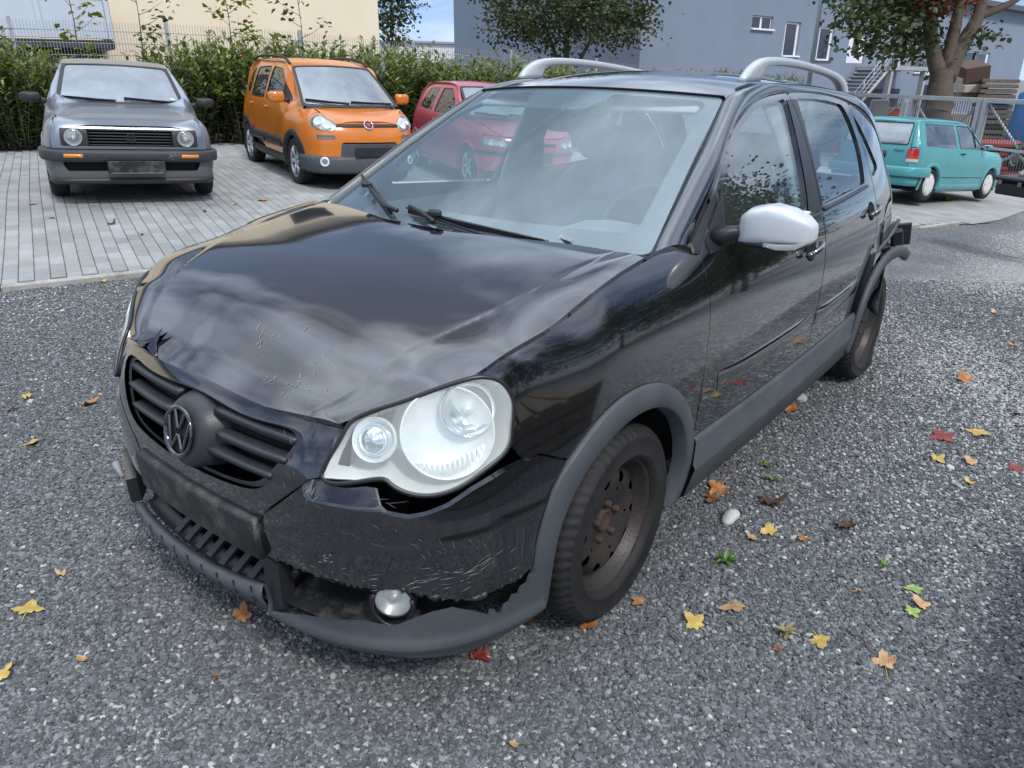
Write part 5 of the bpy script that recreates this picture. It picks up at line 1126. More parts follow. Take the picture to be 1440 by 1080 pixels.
# --- grey sills and arch flares
for sgn in (1, -1):
    xs = np.linspace(-.372, -2.075, 40); G = []
    for x in xs:
        zt = np.interp(-x, [.37, 1.4, 2.08], [.437, .432, .442]); zm = np.interp(-x, [.37, 1.4, 2.08], [.335, .335, .345]); s = float(W.X(x))
        G.append([W.point(s, z, o) for o, z in ((-.01, zt+.004), (.008, zt), (.014, zt-.012), (.016, zm+.012), (.026, zm), (.024, zm-.012), (.012, .225), (-.03, .19), (-.10, .185))])
    sheet('sill', np.array(G)*np.array([1, sgn, 1]), grey_plastic, POLO)
fo = curve([(0.986, 0.213), (0.990, 0.354), (1.010, 0.472), (1.064, 0.582), (1.106, 0.617), (1.160, 0.654), (1.250, 0.697), (1.354, 0.716), (1.476, 0.704), (1.573, 0.659), (1.656, 0.587), (1.711, 0.496), (1.731, 0.420), (1.733, 0.329), (1.703, 0.235)], 60)
fi = curve([(1.048, 0.211), (1.058, 0.375), (1.086, 0.475), (1.156, 0.566), (1.201, 0.596), (1.258, 0.622), (1.354, 0.646), (1.466, 0.638), (1.550, 0.602), (1.616, 0.546), (1.662, 0.470), (1.681, 0.410), (1.685, 0.365), (1.668, 0.290), (1.643, 0.235)], 60)
for sgn in (1, -1):
    G = np.array([[W.point(*a, -.004), W.point(*a, .009), W.point(*(a*.95+c*.05), .0125), W.point(*(a*.5+c*.5), .016), W.point(*(a*.06+c*.94), .0165), W.point(*c, .013), W.point(*(c+(c-a)*.12), -.03)] for a, c in zip(fo, fi)])*np.array([1, sgn, 1])
    sheet('arch_flare', G, grey_plastic, POLO)
# rear flares: the right one sits in place, the left one is torn off at the back and sticks out
def flare_r(a0, a1): return [(np.array([-2.462+.435*math.cos(t), .275+.435*math.sin(t)]), np.array([-2.462+.375*math.cos(t), .275+.375*math.sin(t)])) for t in np.radians(np.linspace(a0, a1, 30))]
G = np.array([[W.point(float(W.X(p[0])), p[1], o) for p, o in ((a, -.004), (a, .010), (a*.9+c*.1, .014), (c*.95+a*.05, .016), (c, .012), (c, -.03))] for a, c in flare_r(5, 175)])*np.array([1, -1, 1]); sheet('arch_flare', G, grey_plastic, POLO)
path = curve([(-2.045, .825, .25), (-2.06, .842, .40), (-2.11, .848, .52), (-2.20, .850, .60), (-2.32, .855, .655), (-2.44, .868, .678), (-2.54, .882, .672), (-2.62, .890, .640)], 40)
prof = [(-.020, -.006), (-.016, .010), (.0, .016), (.030, .010), (.036, -.004), (.02, -.03)]
T = np.gradient(path, axis=0); T /= np.linalg.norm(T, axis=1)[:, None]; G = []
for p, t in zip(path, T):
    n = np.array([0, 1., .05]); n -= t*(n@t); n /= np.linalg.norm(n); r = np.cross(t, n); r *= np.sign(r@(p-np.array([-2.462, p[1], .275])))
    G.append([p-r*(a*1.0)+n*o for a, o in prof])
fl = sheet('arch_flare', G, grey_plastic, POLO, thick=.004); fl['label'] = 'torn rear wheel arch flare sticking out'
b = MB()
P = curve([(-2.08, .80, .44), (-2.16, .79, .57), (-2.30, .775, .655), (-2.46, .78, .70), (-2.60, .79, .74), (-2.66, .80, .78)], 20)
b.tube(P, .012, 8); b.tube(curve([(-2.30, .80, .655), (-2.48, .83, .75), (-2.63, .82, .80)], 12), .009, 6); b.build('bent_seam', grey_plastic, POLO)
b = MB(); b.bbox((-2.70, .815, .70), (.04, .06, .10), .01, R=ypr(.5, .3, .25)); b.bbox((-2.74, .835, .715), (.015, .07, .13), .005, R=ypr(.5, .35, .2)); b.bbox((-2.68, .79, .63), (.06, .04, .07), .008, R=ypr(.3, .1, .5)); b.build('bumper_bracket', dark_plastic, POLO)
b = MB(); b.grid(np.array([[(-2.53+.02*t, .80+.02*math.sin(t*5), .62-.26*t), (-2.47-.04*t, .835, .62-.30*t)] for t in np.linspace(0, 1, 8)])); o = b.build('torn_liner', grey_plastic, POLO); o.modifiers.new('thickness', 'SOLIDIFY').thickness = .005

# --- wheel housings and a dark inner body so that gaps read dark
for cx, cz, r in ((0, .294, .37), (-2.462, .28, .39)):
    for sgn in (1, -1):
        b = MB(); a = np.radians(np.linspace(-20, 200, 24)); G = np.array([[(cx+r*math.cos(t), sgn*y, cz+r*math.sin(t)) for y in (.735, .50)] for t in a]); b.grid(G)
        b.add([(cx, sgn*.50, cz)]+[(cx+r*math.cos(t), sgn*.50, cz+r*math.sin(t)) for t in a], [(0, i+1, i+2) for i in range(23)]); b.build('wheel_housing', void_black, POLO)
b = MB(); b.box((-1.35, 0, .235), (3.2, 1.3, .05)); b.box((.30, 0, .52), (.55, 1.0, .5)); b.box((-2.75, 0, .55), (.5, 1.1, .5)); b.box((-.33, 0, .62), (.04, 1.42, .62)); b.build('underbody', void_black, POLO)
inner = XZ([(-.40, .97)]+[(-.40, .40), (-2.05, .40), (-2.12, .62), (-2.3, .70), (-2.9, .70), (-2.9, .93)])
panel('inner_door_skin', W.at(-.05), inner, trim_grey, POLO, .06, rim=0, mirror=True)
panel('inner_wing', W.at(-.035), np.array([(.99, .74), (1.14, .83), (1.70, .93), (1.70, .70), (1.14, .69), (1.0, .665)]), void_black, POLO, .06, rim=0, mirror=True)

# --- roof, windscreen, pillars
TE = np.array([(-.245, .700, 1.012), (-.38, .672, 1.085), (-.60, .627, 1.205), (-.80, .584, 1.312), (-.976, .542, 1.404), (-1.15, .530, 1.428), (-1.50, .530, 1.446), (-1.85, .525, 1.438), (-2.2, .515, 1.416), (-2.5, .505, 1.385), (-2.78, .52, 1.26), (-2.93, .55, 1.11), (-3.02, .60, .965)])
CL3 = np.array([W.point(float(W.X(x)), z) for x, z in CL])
A = curve(TE[:5], 24); A = np.concatenate([A, curve(TE[4:10], 40)[1:], curve(TE[9:], 16)[1:]])
tq = np.linspace(0, 1, len(A)); keyt = []
for p in TE: keyt.append(tq[np.argmin(np.linalg.norm(A-p, axis=1))])
Bc = natspline(keyt, CL3)(tq)
G = []
for p, q in zip(A, Bc):
    mid = (p+q)/2; up = np.array([0, .6, .8]); up -= (q-p)*((up@(q-p))/((q-p)@(q-p))); up /= np.linalg.norm(up); l = np.linalg.norm(q-p)
    G.append([p+np.array([0, -.004, -.006])]+[p*(1-t)+q*t+up*(4*t*(1-t))*l*.16 for t in np.linspace(0, 1, 9)]+[q-np.array([0, .012, .004])])
sheet('roof_pillar', G, black_paint, POLO, mirror=True)
ws_b = lambda v: np.stack([-.100-.145*v**2, .700*v, 1.018-.006*v**2], -1); ws_t = lambda v: np.stack([-.868-.108*v**2, .542*v, 1.426-.022*v**2], -1)
def screen(u, v, off=0.0):
    t = np.clip(u/.85, 0, 1)[..., None]; w = v/.62; P = ws_b(w)*(1-t)+ws_t(w)*t; n = np.array([.50, 0, .86]); return P+n*(4*t*(1-t)*.016*(1-w**2*.4)[..., None]+off)
so = fillet([(.0, -.62), (.85, -.62), (.85, .62), (0, .62)], .03)
si = fillet([(.085, -.565), (.822, -.570), (.822, .570), (.085, .565)], .05)
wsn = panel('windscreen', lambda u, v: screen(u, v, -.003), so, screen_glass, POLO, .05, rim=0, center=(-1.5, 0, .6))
panel('screen_border', lambda u, v: screen(u, v, -.006), so, frit, wsn, .04, holes=[si], rim=.006, center=(-1.5, 0, .6))
sh = fillet([(.70, -.15), (.845, -.22), (.845, .22), (.70, .15)], .05)
panel('sun_band', lambda u, v: screen(u, v, -.0055), sh, glass('sun_band', (.25, .3, .38), .10, 1.5, (.35, .45, .55)), wsn, .05, rim=0, center=(-1.5, 0, .6))
b = MB(); b.bbox((0, 0, 0), (.085, .016, .002), .0005); b.build('sticker', scratch_white, wsn, m4(np.stack([np.array([.35, .93, .05])/np.linalg.norm([.35, .93, .05]), np.array([-.86, .32, .40])/1.0, np.array([.40, -.1, .86])], 1), screen(np.array([.035]), np.array([.40]), .0)[0]))
rx = np.r_[np.linspace(-.976, -2.50, 26)]; ye = np.interp(-rx, -TE[:, 0], TE[:, 1]); ze = natspline(-TE[4:10, 0], TE[4:10, 2])(-rx)
crown = np.interp(-rx, [.976, 1.1, 1.25, 1.6, 2.0, 2.5], [.0215, .030, .037, .044, .048, .05]); bow = np.interp(-rx, [.976, 1.3, 1.7, 2.5], [.108, .10, .03, -.10])
vv = np.linspace(-1, 1, 31)
G = np.array([[(x+bw*(1-v*v), v*y_, z+cr*(1-abs(v)**2.2)) for v in vv] for x, y_, z, cr, bw in zip(rx, ye, ze, crown, bow)])
sheet('roof', G, black_paint, POLO)
b = MB(); b.tube([np.array([-.868-.108*v**2-.004, .542*v, 1.426-.022*v**2+.002]) for v in np.linspace(-1, 1, 24)], .004, 6); b.build('screen_seal', void_black, POLO)
sheet('headliner', G*np.array([1, .98, 1])-np.array([0, 0, .03]), headlining, POLO)
te2 = A[A[:, 0] < -2.49]; G = np.array([[(p[0]-.05*(1-v*v), v*p[1], p[2]+.03*(1-v*v)) for v in np.linspace(-1, 1, 13)] for p in te2]); sheet('rear_window', G, side_glass, POLO)
# cowl below the glass
G = np.array([[hood_xy(np.array([x+.03]), np.array([y]))[0]-np.array([0, 0, .03]), hood_xy(np.array([x-.012]), np.array([y]))[0]-np.array([0, 0, .016]), ws_b(np.array([y/.70]))[0]+np.array([-.03, 0, -.004])] for x, y in [(np.interp(abs(y), [0, .16, .33, .5, .66, .70], [-.07, -.075, -.105, -.155, -.182, -.190]), y) for y in np.linspace(-.69, .69, 25)]])
sheet('cowl', G, dark_plastic, POLO)
# roof rails
for sgn in (1, -1):
    P = curve([(-1.175, .505, 1.452), (-1.225, .508, 1.492), (-1.31, .510, 1.525), (-1.42, .510, 1.538), (-1.65, .508, 1.536), (-1.95, .502, 1.518), (-2.25, .498, 1.490), (-2.40, .494, 1.462), (-2.475, .492, 1.425), (-2.52, .49, 1.385)], 50)
    Q = curve([(-1.345, .505, 1.452), (-1.350, .508, 1.478), (-1.375, .510, 1.498), (-1.44, .510, 1.507), (-1.65, .508, 1.506), (-1.95, .502, 1.490), (-2.23, .498, 1.462), (-2.33, .494, 1.440), (-2.40, .492, 1.41), (-2.43, .49, 1.385)], 50)
    G = []
    for p, q in zip(P, Q):
        l = np.array([0, .019, 0]); G.append([p+l*.55, p-l*.55, p*.85+q*.15-l, p*.15+q*.85-l, q-l*.6, q+l*.6, p*.15+q*.85+l, p*.85+q*.15+l])
    bb = MB(); bb.grid(np.array(G)*np.array([1, sgn, 1]), closev=True, capu=True); bb.build('roof_rail', silver_paint, POLO)
b = MB(); b.tube(curve([(-2.45, .0, 1.455), (-2.55, 0, 1.50), (-2.75, 0, 1.56)], 8), [.012, .008, .006, .005, .004, .003, .003, .002], 6); b.build('antenna', dark_plastic, POLO)

# --- mirror (the far one is missing)
for sgn in (1,):
    sec = []
    for t, y, zc_, hx, hz in [(0, .808, 1.040, .018, .022), (.04, .816, 1.048, .048, .046), (.14, .842, 1.060, .062, .056), (.4, .895, 1.070, .064, .057), (.65, .948, 1.068, .058, .050), (.85, .990, 1.060, .046, .040), (.96, 1.014, 1.053, .032, .028), (1, 1.022, 1.050, .012, .012)]:
        sec.append(((-.615-.02*t, y*sgn, zc_), (hx, 0, 0), (0, 0, hz)))
    bb = MB(); bb.grid(rings(sec, 36, 4.6), closev=True, capu=True); mh = bb.build('mirror', mat('mirror_silver', (.62, .65, .67), .32, metal=.15, coat=.4), POLO)
    bb = MB(); bb.bbox((-.682, .905*sgn, 1.066), (.01, .155, .082), .004); bb.build('mirror_glass', chrome, mh)
    sec = [((-.61-.02*t, y*sgn, z), (hx, 0, 0), (0, 0, .013)) for t, y, z, hx in [(0, .80, 1.02, .03), (.2, .84, 1.012, .055), (.6, .93, 1.012, .058), (.9, .985, 1.018, .045), (1, 1.005, 1.026, .02)]]
    bb = MB(); bb.grid(rings(sec, 20, 3), closev=True, capu=True); bb.build('mirror_base', dark_plastic, mh)
    bb = MB(); bb.tube([(-.555, .90*sgn, 1.018), (-.556, .94*sgn, 1.016), (-.57, .985*sgn, 1.02), (-.60, 1.007*sgn, 1.03)], [.006, .009, .009, .005], 8); bb.build('indicator', lens_glass, mh)
    bb = MB(); bb.grid(rings([((-.56, .755*sgn, 1.02), (.05, 0, 0), (0, 0, .035)), ((-.585, .79*sgn, 1.03), (.035, 0, 0), (0, 0, .026)), ((-.60, .83*sgn, 1.04), (.03, 0, 0), (0, 0, .022))], 16, 2.6), closev=True, capu=True); bb.build('mirror_foot', dark_plastic, mh)
    tri = [(-.50, 1.03), (-.66, 1.16), (-.605, 1.03)]
    panel('mirror_sail', W.at(.004), XZ([(-.485, 1.02), (-.655, 1.155), (-.60, 1.035), (-.60, 1.0), (-.49, .985)]), dark_plastic, mh, .03, rim=.008, flip=sgn < 0)

# --- wipers lying along the bottom of the glass
def wp(u, v, off): return screen(np.array([u]), np.array([v]), off)[0]
b = MB(); b.tube([wp(-.0, .02, .03), wp(.03, -.05, .03), wp(.05, -.12, .028)], [.008, .007, .005], 8); b.tube([wp(.045, -.13, .022), wp(.03, .07, .018), wp(.004, .36, .012)], [.005, .006, .003], 8, flat=.8); b.tube([wp(.045, -.13, .008), wp(.03, .07, .006), wp(.004, .37, .003)], .004, 6, flat=2)
b.bbox(wp(.035, .0, .03), (.026, .045, .022), .006, R=rotz(.2)); b.tube([wp(.02, .02, .02), wp(.0, .18, .006), wp(-.002, .34, .0)], .004, 6); b.build('wiper', dark_plastic, POLO)
b = MB(); b.tube([wp(.02, -.15, .028), wp(.03, -.22, .03), wp(.07, -.32, .03), wp(.13, -.49, .022)], [.008, .008, .007, .004], 8); b.tube([wp(.03, -.20, .016), wp(.10, -.36, .014), wp(.17, -.60, .008)], [.004, .005, .003], 8, flat=.8); b.tube([wp(.03, -.20, .006), wp(.10, -.36, .004), wp(.17, -.60, .002)], .005, 6, flat=2)
b.bbox(wp(.105, -.42, .03), (.022, .04, .018), .005, R=rotz(.9)); b.build('wiper', dark_plastic, POLO)

# --- cabin
b = MB(); ys = np.linspace(-.66, .66, 14)
G = np.array([[(-.20-.08*(y/.66)**2, y, .985), (-.42, y, .955+.03*math.exp(-((y-.37)/.19)**2)), (-.60, y, .95+.07*math.exp(-((y-.37)/.17)**4)), (-.70, y, .90+.06*math.exp(-((y-.37)/.17)**4)), (-.74, y, .78), (-.66, y, .58)] for y in ys]); b.grid(G); b.build('dashboard', trim_grey, POLO)
def seat(y, x=-1.30):
    b = MB(); st = None
    b.grid(rings([((x+.30, y, .47), (0, .24, 0), (0, 0, .06)), ((x+.10, y, .50), (0, .25, 0), (0, 0, .08)), ((x-.15, y, .48), (0, .25, 0), (0, 0, .09)), ((x-.22, y, .48), (0, .22, 0), (0, 0, .06))], 20, 3.2), closev=True, capu=True)
    st = b.build('seat', seat_cloth, POLO)
    b = MB(); b.grid(rings([((x-.15, y, .50), (.05, 0, .02), (0, .22, 0)), ((x-.20, y, .62), (.08, 0, .02), (0, .25, 0)), ((x-.27, y, .82), (.075, 0, .02), (0, .25, 0)), ((x-.33, y, .98), (.06, 0, .02), (0, .22, 0)), ((x-.36, y, 1.06), (.04, 0, .01), (0, .15, 0))], 20, 3.0), closev=True, capu=True); b.build('backrest', seat_cloth, st)
    b = MB(); b.grid(rings([((x-.36, y, 1.09), (.03, 0, 0), (0, .10, 0)), ((x-.365, y, 1.12), (.045, 0, 0), (0, .135, 0)), ((x-.375, y, 1.20), (.045, 0, 0), (0, .135, 0)), ((x-.38, y, 1.245), (.03, 0, 0), (0, .10, 0))], 20, 3.0), closev=True, capu=True); b.build('headrest', seat_cloth, st)
seat(.36); seat(-.36)
b = MB(); b.grid(rings([((-1.85, 0, .50), (0, .62, 0), (0, 0, .06)), ((-2.15, 0, .50), (0, .62, 0), (0, 0, .10)), ((-2.28, 0, .50), (0, .60, 0), (0, 0, .07))], 24, 4), closev=True, capu=True)
b.grid(rings([((-2.22, 0, .52), (.06, 0, 0), (0, .60, 0)), ((-2.30, 0, .75), (.07, 0, 0), (0, .60, 0)), ((-2.40, 0, .98), (.05, 0, 0), (0, .56, 0))], 24, 4), closev=True, capu=True); rs_ = b.build('rear_seat', seat_cloth, POLO)
for y in (-.33, .33):
    b = MB(); b.grid(rings([((-2.42, y, 1.0), (.03, 0, 0), (0, .10, 0)), ((-2.43, y, 1.06), (.04, 0, 0), (0, .12, 0)), ((-2.45, y, 1.13), (.03, 0, 0), (0, .10, 0))], 16, 3), closev=True, capu=True); b.build('headrest', seat_cloth, rs_)
R_ = np.stack([np.array([0, 1., 0]), np.array([-.38, 0, .925]), np.array([.925, 0, .38])], 1)
t = np.linspace(0, 2*math.pi, 40, endpoint=False); b = MB(); b.tube((np.stack([.185*np.cos(t), .185*np.sin(t), 0*t], 1)@R_.T)+np.array([-.80, .37, .93]), .015, 8, closed=True)
for a in (0.15, math.pi-.15, -math.pi/2): b.tube(np.array([[0, 0, 0], [.18*math.cos(a), .18*math.sin(a), 0]])@R_.T+np.array([-.80, .37, .93]), .018, 6)
b.tube([(-.80, .37, .93), (-.66, .37, .87)], .06, 12); b.build('steering_wheel', dark_plastic, POLO)
b = MB(); b.grid(rings([((-.885, -.13, 1.30), (.015, 0, 0), (0, 0, .02)), ((-.89, -.11, 1.30), (.02, 0, 0), (0, 0, .034)), ((-.90, .11, 1.30), (.02, 0, 0), (0, 0, .034)), ((-.90, .13, 1.30), (.015, 0, 0), (0, 0, .02))], 16, 4), closev=True, capu=True); b.tube([(-.885, 0, 1.32), (-.87, 0, 1.39)], .014, 8); b.build('inside_mirror', dark_plastic, POLO)
for y in (-.30, .30):
    b = MB(); b.bbox((-.97, y, 1.375), (.16, .36, .02), .008, R=roty(.25)); b.build('sun_visor', headlining, POLO)
for sgn in (1, -1):
    b = MB(); b.grid(np.array([[W.point(float(W.X(x0)), z, -.035)*np.array([1, sgn, 1]) for x0 in (-1.33, -1.56)] for z in np.linspace(.6, 1.39, 8)])); o = b.build('inner_pillar', headlining, POLO); o.modifiers.new('t', 'SOLIDIFY').thickness = .02
    b = MB(); b.tube(curve([(-1.46, .60*sgn, 1.25), (-1.50, .63*sgn, 1.0), (-1.5, .66*sgn, .6)], 10), .024, 6, flat=.12); b.build('seat_belt', dark_plastic, POLO)

# --- wheels
def steel_wheel(name, R, width, rim_r, parent, m4x, rimmat, hubmat, flat=0.0, holes=True, tread=True):
    """local frame: axle along y, outer face towards +y"""
    w = empty(name, parent, m4x); h = width/2; seg = 240 if tread else 120
    prof = [(rim_r, h*.80), (rim_r+.006, h*.95), (rim_r+.012, h*.97), (rim_r+.015, h*1.01), (rim_r+.019, h*1.01), (rim_r+.022, h*.985), (rim_r+(R-rim_r)*.5, h*1.035), (R-.036, h*1.02), (R-.033, h*1.035), (R-.028, h*1.03), (R-.022, h*.98), (R-.010, h*.88), (R-.003, h*.72), (R, h*.35), (R-.006, h*.30), (R-.006, h*.22), (R, h*.18), (R, -.18*h), (R-.006, -.22*h), (R-.006, -.3*h), (R, -.35*h), (R-.003, -.72*h), (R-.012, -.86*h), (R-.03, -h), (rim_r+.02, -h), (rim_r, -.8*h)]
    b = MB(); th = np.arange(seg)*2*math.pi/seg; G = []
    for i, (r, a) in enumerate(prof):
        rr = np.full(seg, r)
        if tread and 10 <= i <= 22 and i not in (14, 15, 18, 19): rr = rr-np.where((np.arange(seg)+(i//3)) % 4 == 0, .008, 0)
        x, z = rr*np.cos(th), rr*np.sin(th)
        if flat:
            z = np.where(z < -R+flat, -R+flat+(z+R-flat)*.08, z); bul = np.clip((-z-R+flat+.06)/.08, 0, 1); a_ = a*(1+.28*bul*(r > rim_r+.01))
        else: a_ = np.full(seg, a)
        G.append(np.stack([x, a_*np.ones(seg), z], 1))
    b.grid(np.array(G), closev=True); b.build('tyre', rubber, w)
    b = MB(); b.lathe([(rim_r+.012, h*.86), (rim_r+.012, h*.80), (rim_r-.002, h*.80), (rim_r-.010, h*.70), (rim_r-.014, h*.40), (rim_r-.030, h*.30), (rim_r-.034, -.1*h), (rim_r-.012, -.6*h), (rim_r, -.8*h)], 72); rim = b.build('rim', rimmat, w)
    # disc: dished, with a ring of holes
    def disc(u, v):
        r = np.hypot(u, v); rr = r/rim_r
        a = np.interp(rr, [0, .18, .24, .32, .42, .52, .62, .70, .78, .84, .90], [.30, .30, .34, .40, .46, .52, .56, .55, .46, .30, .20])*h*1.0
        return np.stack([u, a, v], -1)
    hs = [circle(0, 0, .035, n=20)]
    if holes:
        for k in range(10):
            a = k*2*math.pi/10+.1; r = rim_r*.69; hs.append(circle(r*math.cos(a), r*math.sin(a), .0135, .0175, 16, rot=a+math.pi/2 if k % 2 else a))
        for k in range(5):
            a = (k+.5)*2*math.pi/5+.1; hs.append(circle(rim_r*.50*math.cos(a), rim_r*.50*math.sin(a), .005, n=8))
    panel('wheel_disc', disc, circle(0, 0, rim_r*.90, n=48), rimmat, rim, .018, holes=hs, rim=.012, center=(0, -1, 0))
    b = MB(); b.lathe([(.036, h*.28), (.034, h*.40), (.028, h*.44), (.027, h*.36), (.001, h*.36)], 28); b.build('hub', hubmat, rim)
    for k in range(5):
        a = k*2*math.pi/5+.35; b = MB(); b.lathe([(.0105, h*.30), (.0105, h*.52), (.008, h*.56), (.001, h*.56)], 6, c=(.056*math.cos(a), 0, .056*math.sin(a))); b.build('wheel_bolt', hubmat, rim)
    b = MB(); b.tube([(rim_r*.84, h*.30, -.02), (rim_r*.80, h*.58, -.02)], .004, 6); b.build('valve', rubber, rim)
    b = MB(); b.lathe([(.001, -.3*h), (rim_r*.86, -.3*h)], 32); b.build('brake_backing', void_black, w)
    return w
RZ = lambda a: rotz(a)
steel_wheel('wheel', .296, .185, .197, POLO, m4(RZ(math.radians(1.5)), (0, .718, .294)), rusty_steel, rust)
steel_wheel('wheel', .296, .185, .197, POLO, m4(rotz(math.pi), (0, -.718, .294)), rusty_steel, rust, tread=False)
steel_wheel('wheel', .292, .185, .197, POLO, m4(rotz(0)@rotx(.0), (-2.462, .725, .270)), rusty_steel, rust, flat=.055)
steel_wheel('wheel', .292, .185, .197, POLO, m4(rotz(math.pi), (-2.462, -.718, .290)), rusty_steel, rust, tread=False)

# ------------------------------------------------------------------ the other four cars, one builder
pane_sky = glass('pane_sky', (.42, .50, .56), .16, 2.7, (.48, .58, .68))  # blue film: bright sky reflection painted into the panes
pane_dark = glass('pane_dark', (.16, .19, .20), .03, 1.7, (.4, .45, .45))
trim_black = mat('trim_black', (.020, .021, .023), .5, var=.15, vscale=9)
alloy = mat('alloy_silver', (.62, .64, .66), .3, metal=.7)
white_cover = mat('white_cover', (.72, .72, .70), .5, var=.06, vscale=20, dirt=(.4, .37, .32), dscale=9, damt=.4)
bulb_glass = glass('bulb_glass', (.88, .92, .92), .10, 1.6, (.8, .85, .85))
class Body: pass
def car_body(name, label, pose, paint, sp):
    """sp: plan, rows, hood edge, screens, side outlines ... all in the car's own metres (front axle at x=0, z up from the ground)"""
    B = Body(); x, y, z, yw, pt_, rl = pose
    B.root = R = thing(name, label, 'car', mat4=m4(ypr(yw, pt_, rl), (x, y, z)))
    w = B.w = Wrap(sp['plan'], ZS, sp['rows']); B.paint = paint; wb = sp['wb']; c = (-1.2, 0, .6)
    ex = np.array([p[0] for p in sp['hood_edge']]); ey = np.array([p[1] for p in sp['hood_edge']])
    q = [w.solve(a, b_, .85) for a, b_ in sp['hood_edge']]; ez = np.array([v[1] for v in q])
    hy = pchip(np.r_[ex[::-1], ex[0]+.1], np.r_[ey[::-1], ey[0]]); hz = pchip(np.r_[ex[::-1], ex[0]+.1], np.r_[ez[::-1], ez[0]-.03])
    zc = natspline([p[0] for p in sp['hood_c']][::-1], [p[1] for p in sp['hood_c']][::-1])
    def hood(xx, yy):
        ye = hy(xx); ze = hz(xx); v = np.clip(abs(yy)/ye, 0, 1.02); zz2 = ze+(zc(xx)-ze)*(1-v**sp.get('hp', 2.6)); rid = sp.get('ridge')
        if rid: yc = np.interp(xx, [ex[-1], ex[0]], rid); zz2 = zz2-.006/(1+np.exp(-(abs(yy)-yc)/.012))
        return np.stack([xx, yy, zz2], -1)
    B.hood = hood
    out_ = [(sp['hood_c'][0][0], 0)]+[(a, b_-.004) for a, b_ in sp['hood_edge']]+[(a, b_) for a, b_ in sp['hood_rear']]
    out_ = out_+[(a, -b_) for a, b_ in out_[::-1] if b_ > 0]
    if sp['hood_rear'][-1][1] != 0: pass
    panel('hood', hood, np.array(out_), paint, R, .05, rim=.015, center=(0, 0, 0))
    # sides
    def circ(cx, cz_, r, a0, a1, n=22): return [(cx+r*math.cos(t), cz_+r*math.sin(t)) for t in np.radians(np.linspace(a0, a1, n))]
    Rw, ar = sp['R'], sp['arch']; zs_ = sp['sill']
    fend = [(v[0], v[1]-.005) for v in q]
    CLc = curve(sp['CL'], 140)
    def clb(x0, x1): return [(a, b_-.004) for a, b_ in CLc if x0 >= a >= x1]
    A, Bx, Cx = sp['doors'][0], sp['doors'][1], sp['doors'][-1]
    a0 = math.degrees(math.asin((zs_-Rw)/ar)) if abs(zs_-Rw) < ar else -40
    nose_s = sp['nose_s']; ft = sp['front_seam']
    fo = np.concatenate([fend, w.xz([(p[0]+.006, p[1]) for p in A[::-1]]), w.xz(circ(0, Rw, ar, 180-a0, sp.get('arch_f', 20))), np.array(ft)])
    panel('front_fender', w.at(0), fo, paint, R, .05, rim=.012, mirror=True)
    edges = sp['doors']; gl = sp['glass']
    B.doors = []
    for i in range(len(edges)-1):
        e0, e1 = edges[i], edges[i+1]; last = i == len(edges)-2
        o = [(a-.005, z_) for a, z_ in e0]+clb(e0[-1][0]-.005, e1[-1][0]+.005)+[(a+.005, z_) for a, z_ in e1[::-1]]
        g = fillet(gl[i], sp.get('gr', .04)); dd = panel('door', w.at(0), w.xz(o), paint, R, .05, holes=[w.xz(g)], rim=.012, mirror=True)
        for k_, sg in enumerate((1, -1)):
            dw = panel('door_window', w.at(-.006), w.xz(grow(g, 1.02)), sp['side_glass'], dd[k_], .08, rim=0, flip=sg < 0); panel('window_seal', w.at(.002), w.xz(grow(g, 1.012)), trim_black, dd[k_], .06, holes=[w.xz(grow(g, .955))], rim=.004, flip=sg < 0)
            if sp.get('handles'):
                hx, hz_ = sp['handles'][i]; P = [w.point(float(w.X(hx+t)), hz_, .004+.022*math.sqrt(max(0, 1-(t/.075)**2)))*np.array([1, sg, 1]) for t in np.linspace(-.074, .074, 9)]
                bb = MB(); bb.tube(P, .011, 8); bb.build('door_handle', sp.get('handle_mat', paint), dd[k_])
        B.doors.append(dd)
    e1 = edges[-1]; qo = [(a-.003, z_) for a, z_ in e1]+clb(e1[-1][0]-.003, -9)
    Lq = w.L; ts, tz0, tz1 = sp['tail_s'], sp['tail_z0'], sp['CL'][-1][1]
    qs = np.concatenate([w.xz(qo), [(Lq-ts, tz1), (Lq-ts, tz0)], w.xz(circ(-wb, Rw, ar, 180+min(a0, -2) if False else 178, 4))]) if not sp.get('q_lo') else np.concatenate([w.xz(qo), [(Lq-ts, tz1), (Lq-ts, tz0)], w.xz([(-wb-ar-.02, tz0)]), w.xz(circ(-wb, Rw, ar, 176, 6 if True else 0)), w.xz([(-wb+ar+.004, zs_)])])
    holes = [w.xz(fillet(gl[-1], sp.get('gr', .04)))] if len(gl) == len(edges) else []
    panel('rear_quarter', w.at(0), qs, paint, R, .05, holes=holes, rim=.012, mirror=True)
    if holes: panel('quarter_window', w.at(-.006), w.xz(grow(fillet(gl[-1], sp.get('gr', .04)), 1.02)), sp['side_glass'], R, .08, rim=0, mirror=True)
    # sills and arch lips
    xs = np.linspace(-ar-.0, -wb+ar, 12)
    for sg in (1, -1):
        G = np.array([[w.point(float(w.X(x_)), z_, o) for o, z_ in ((.0, zs_+.004), (.008, zs_-.004), (.008, zs_-.08), (-.03, zs_-.13), (-.12, zs_-.13))] for x_ in xs])*np.array([1, sg, 1])
        sheet('sill', G, sp.get('sill_mat', paint), R)
        for cx in (0, -wb):
            G = []
            for t in np.radians(np.linspace(-14, 194, 30)):
                d = np.array([math.cos(t), math.sin(t)]); G.append([w.point(float(w.X(cx+d[0]*(ar+e_))), Rw+d[1]*(ar+e_), o) for e_, o in ((sp['lip'], .0), (sp['lip']*.8, .012), (.01, .016), (-.012, .008), (-.012, -.05))])
            sheet('arch_lip', np.array(G)*np.array([1, sg, 1]), sp.get('lip_mat', paint), R)
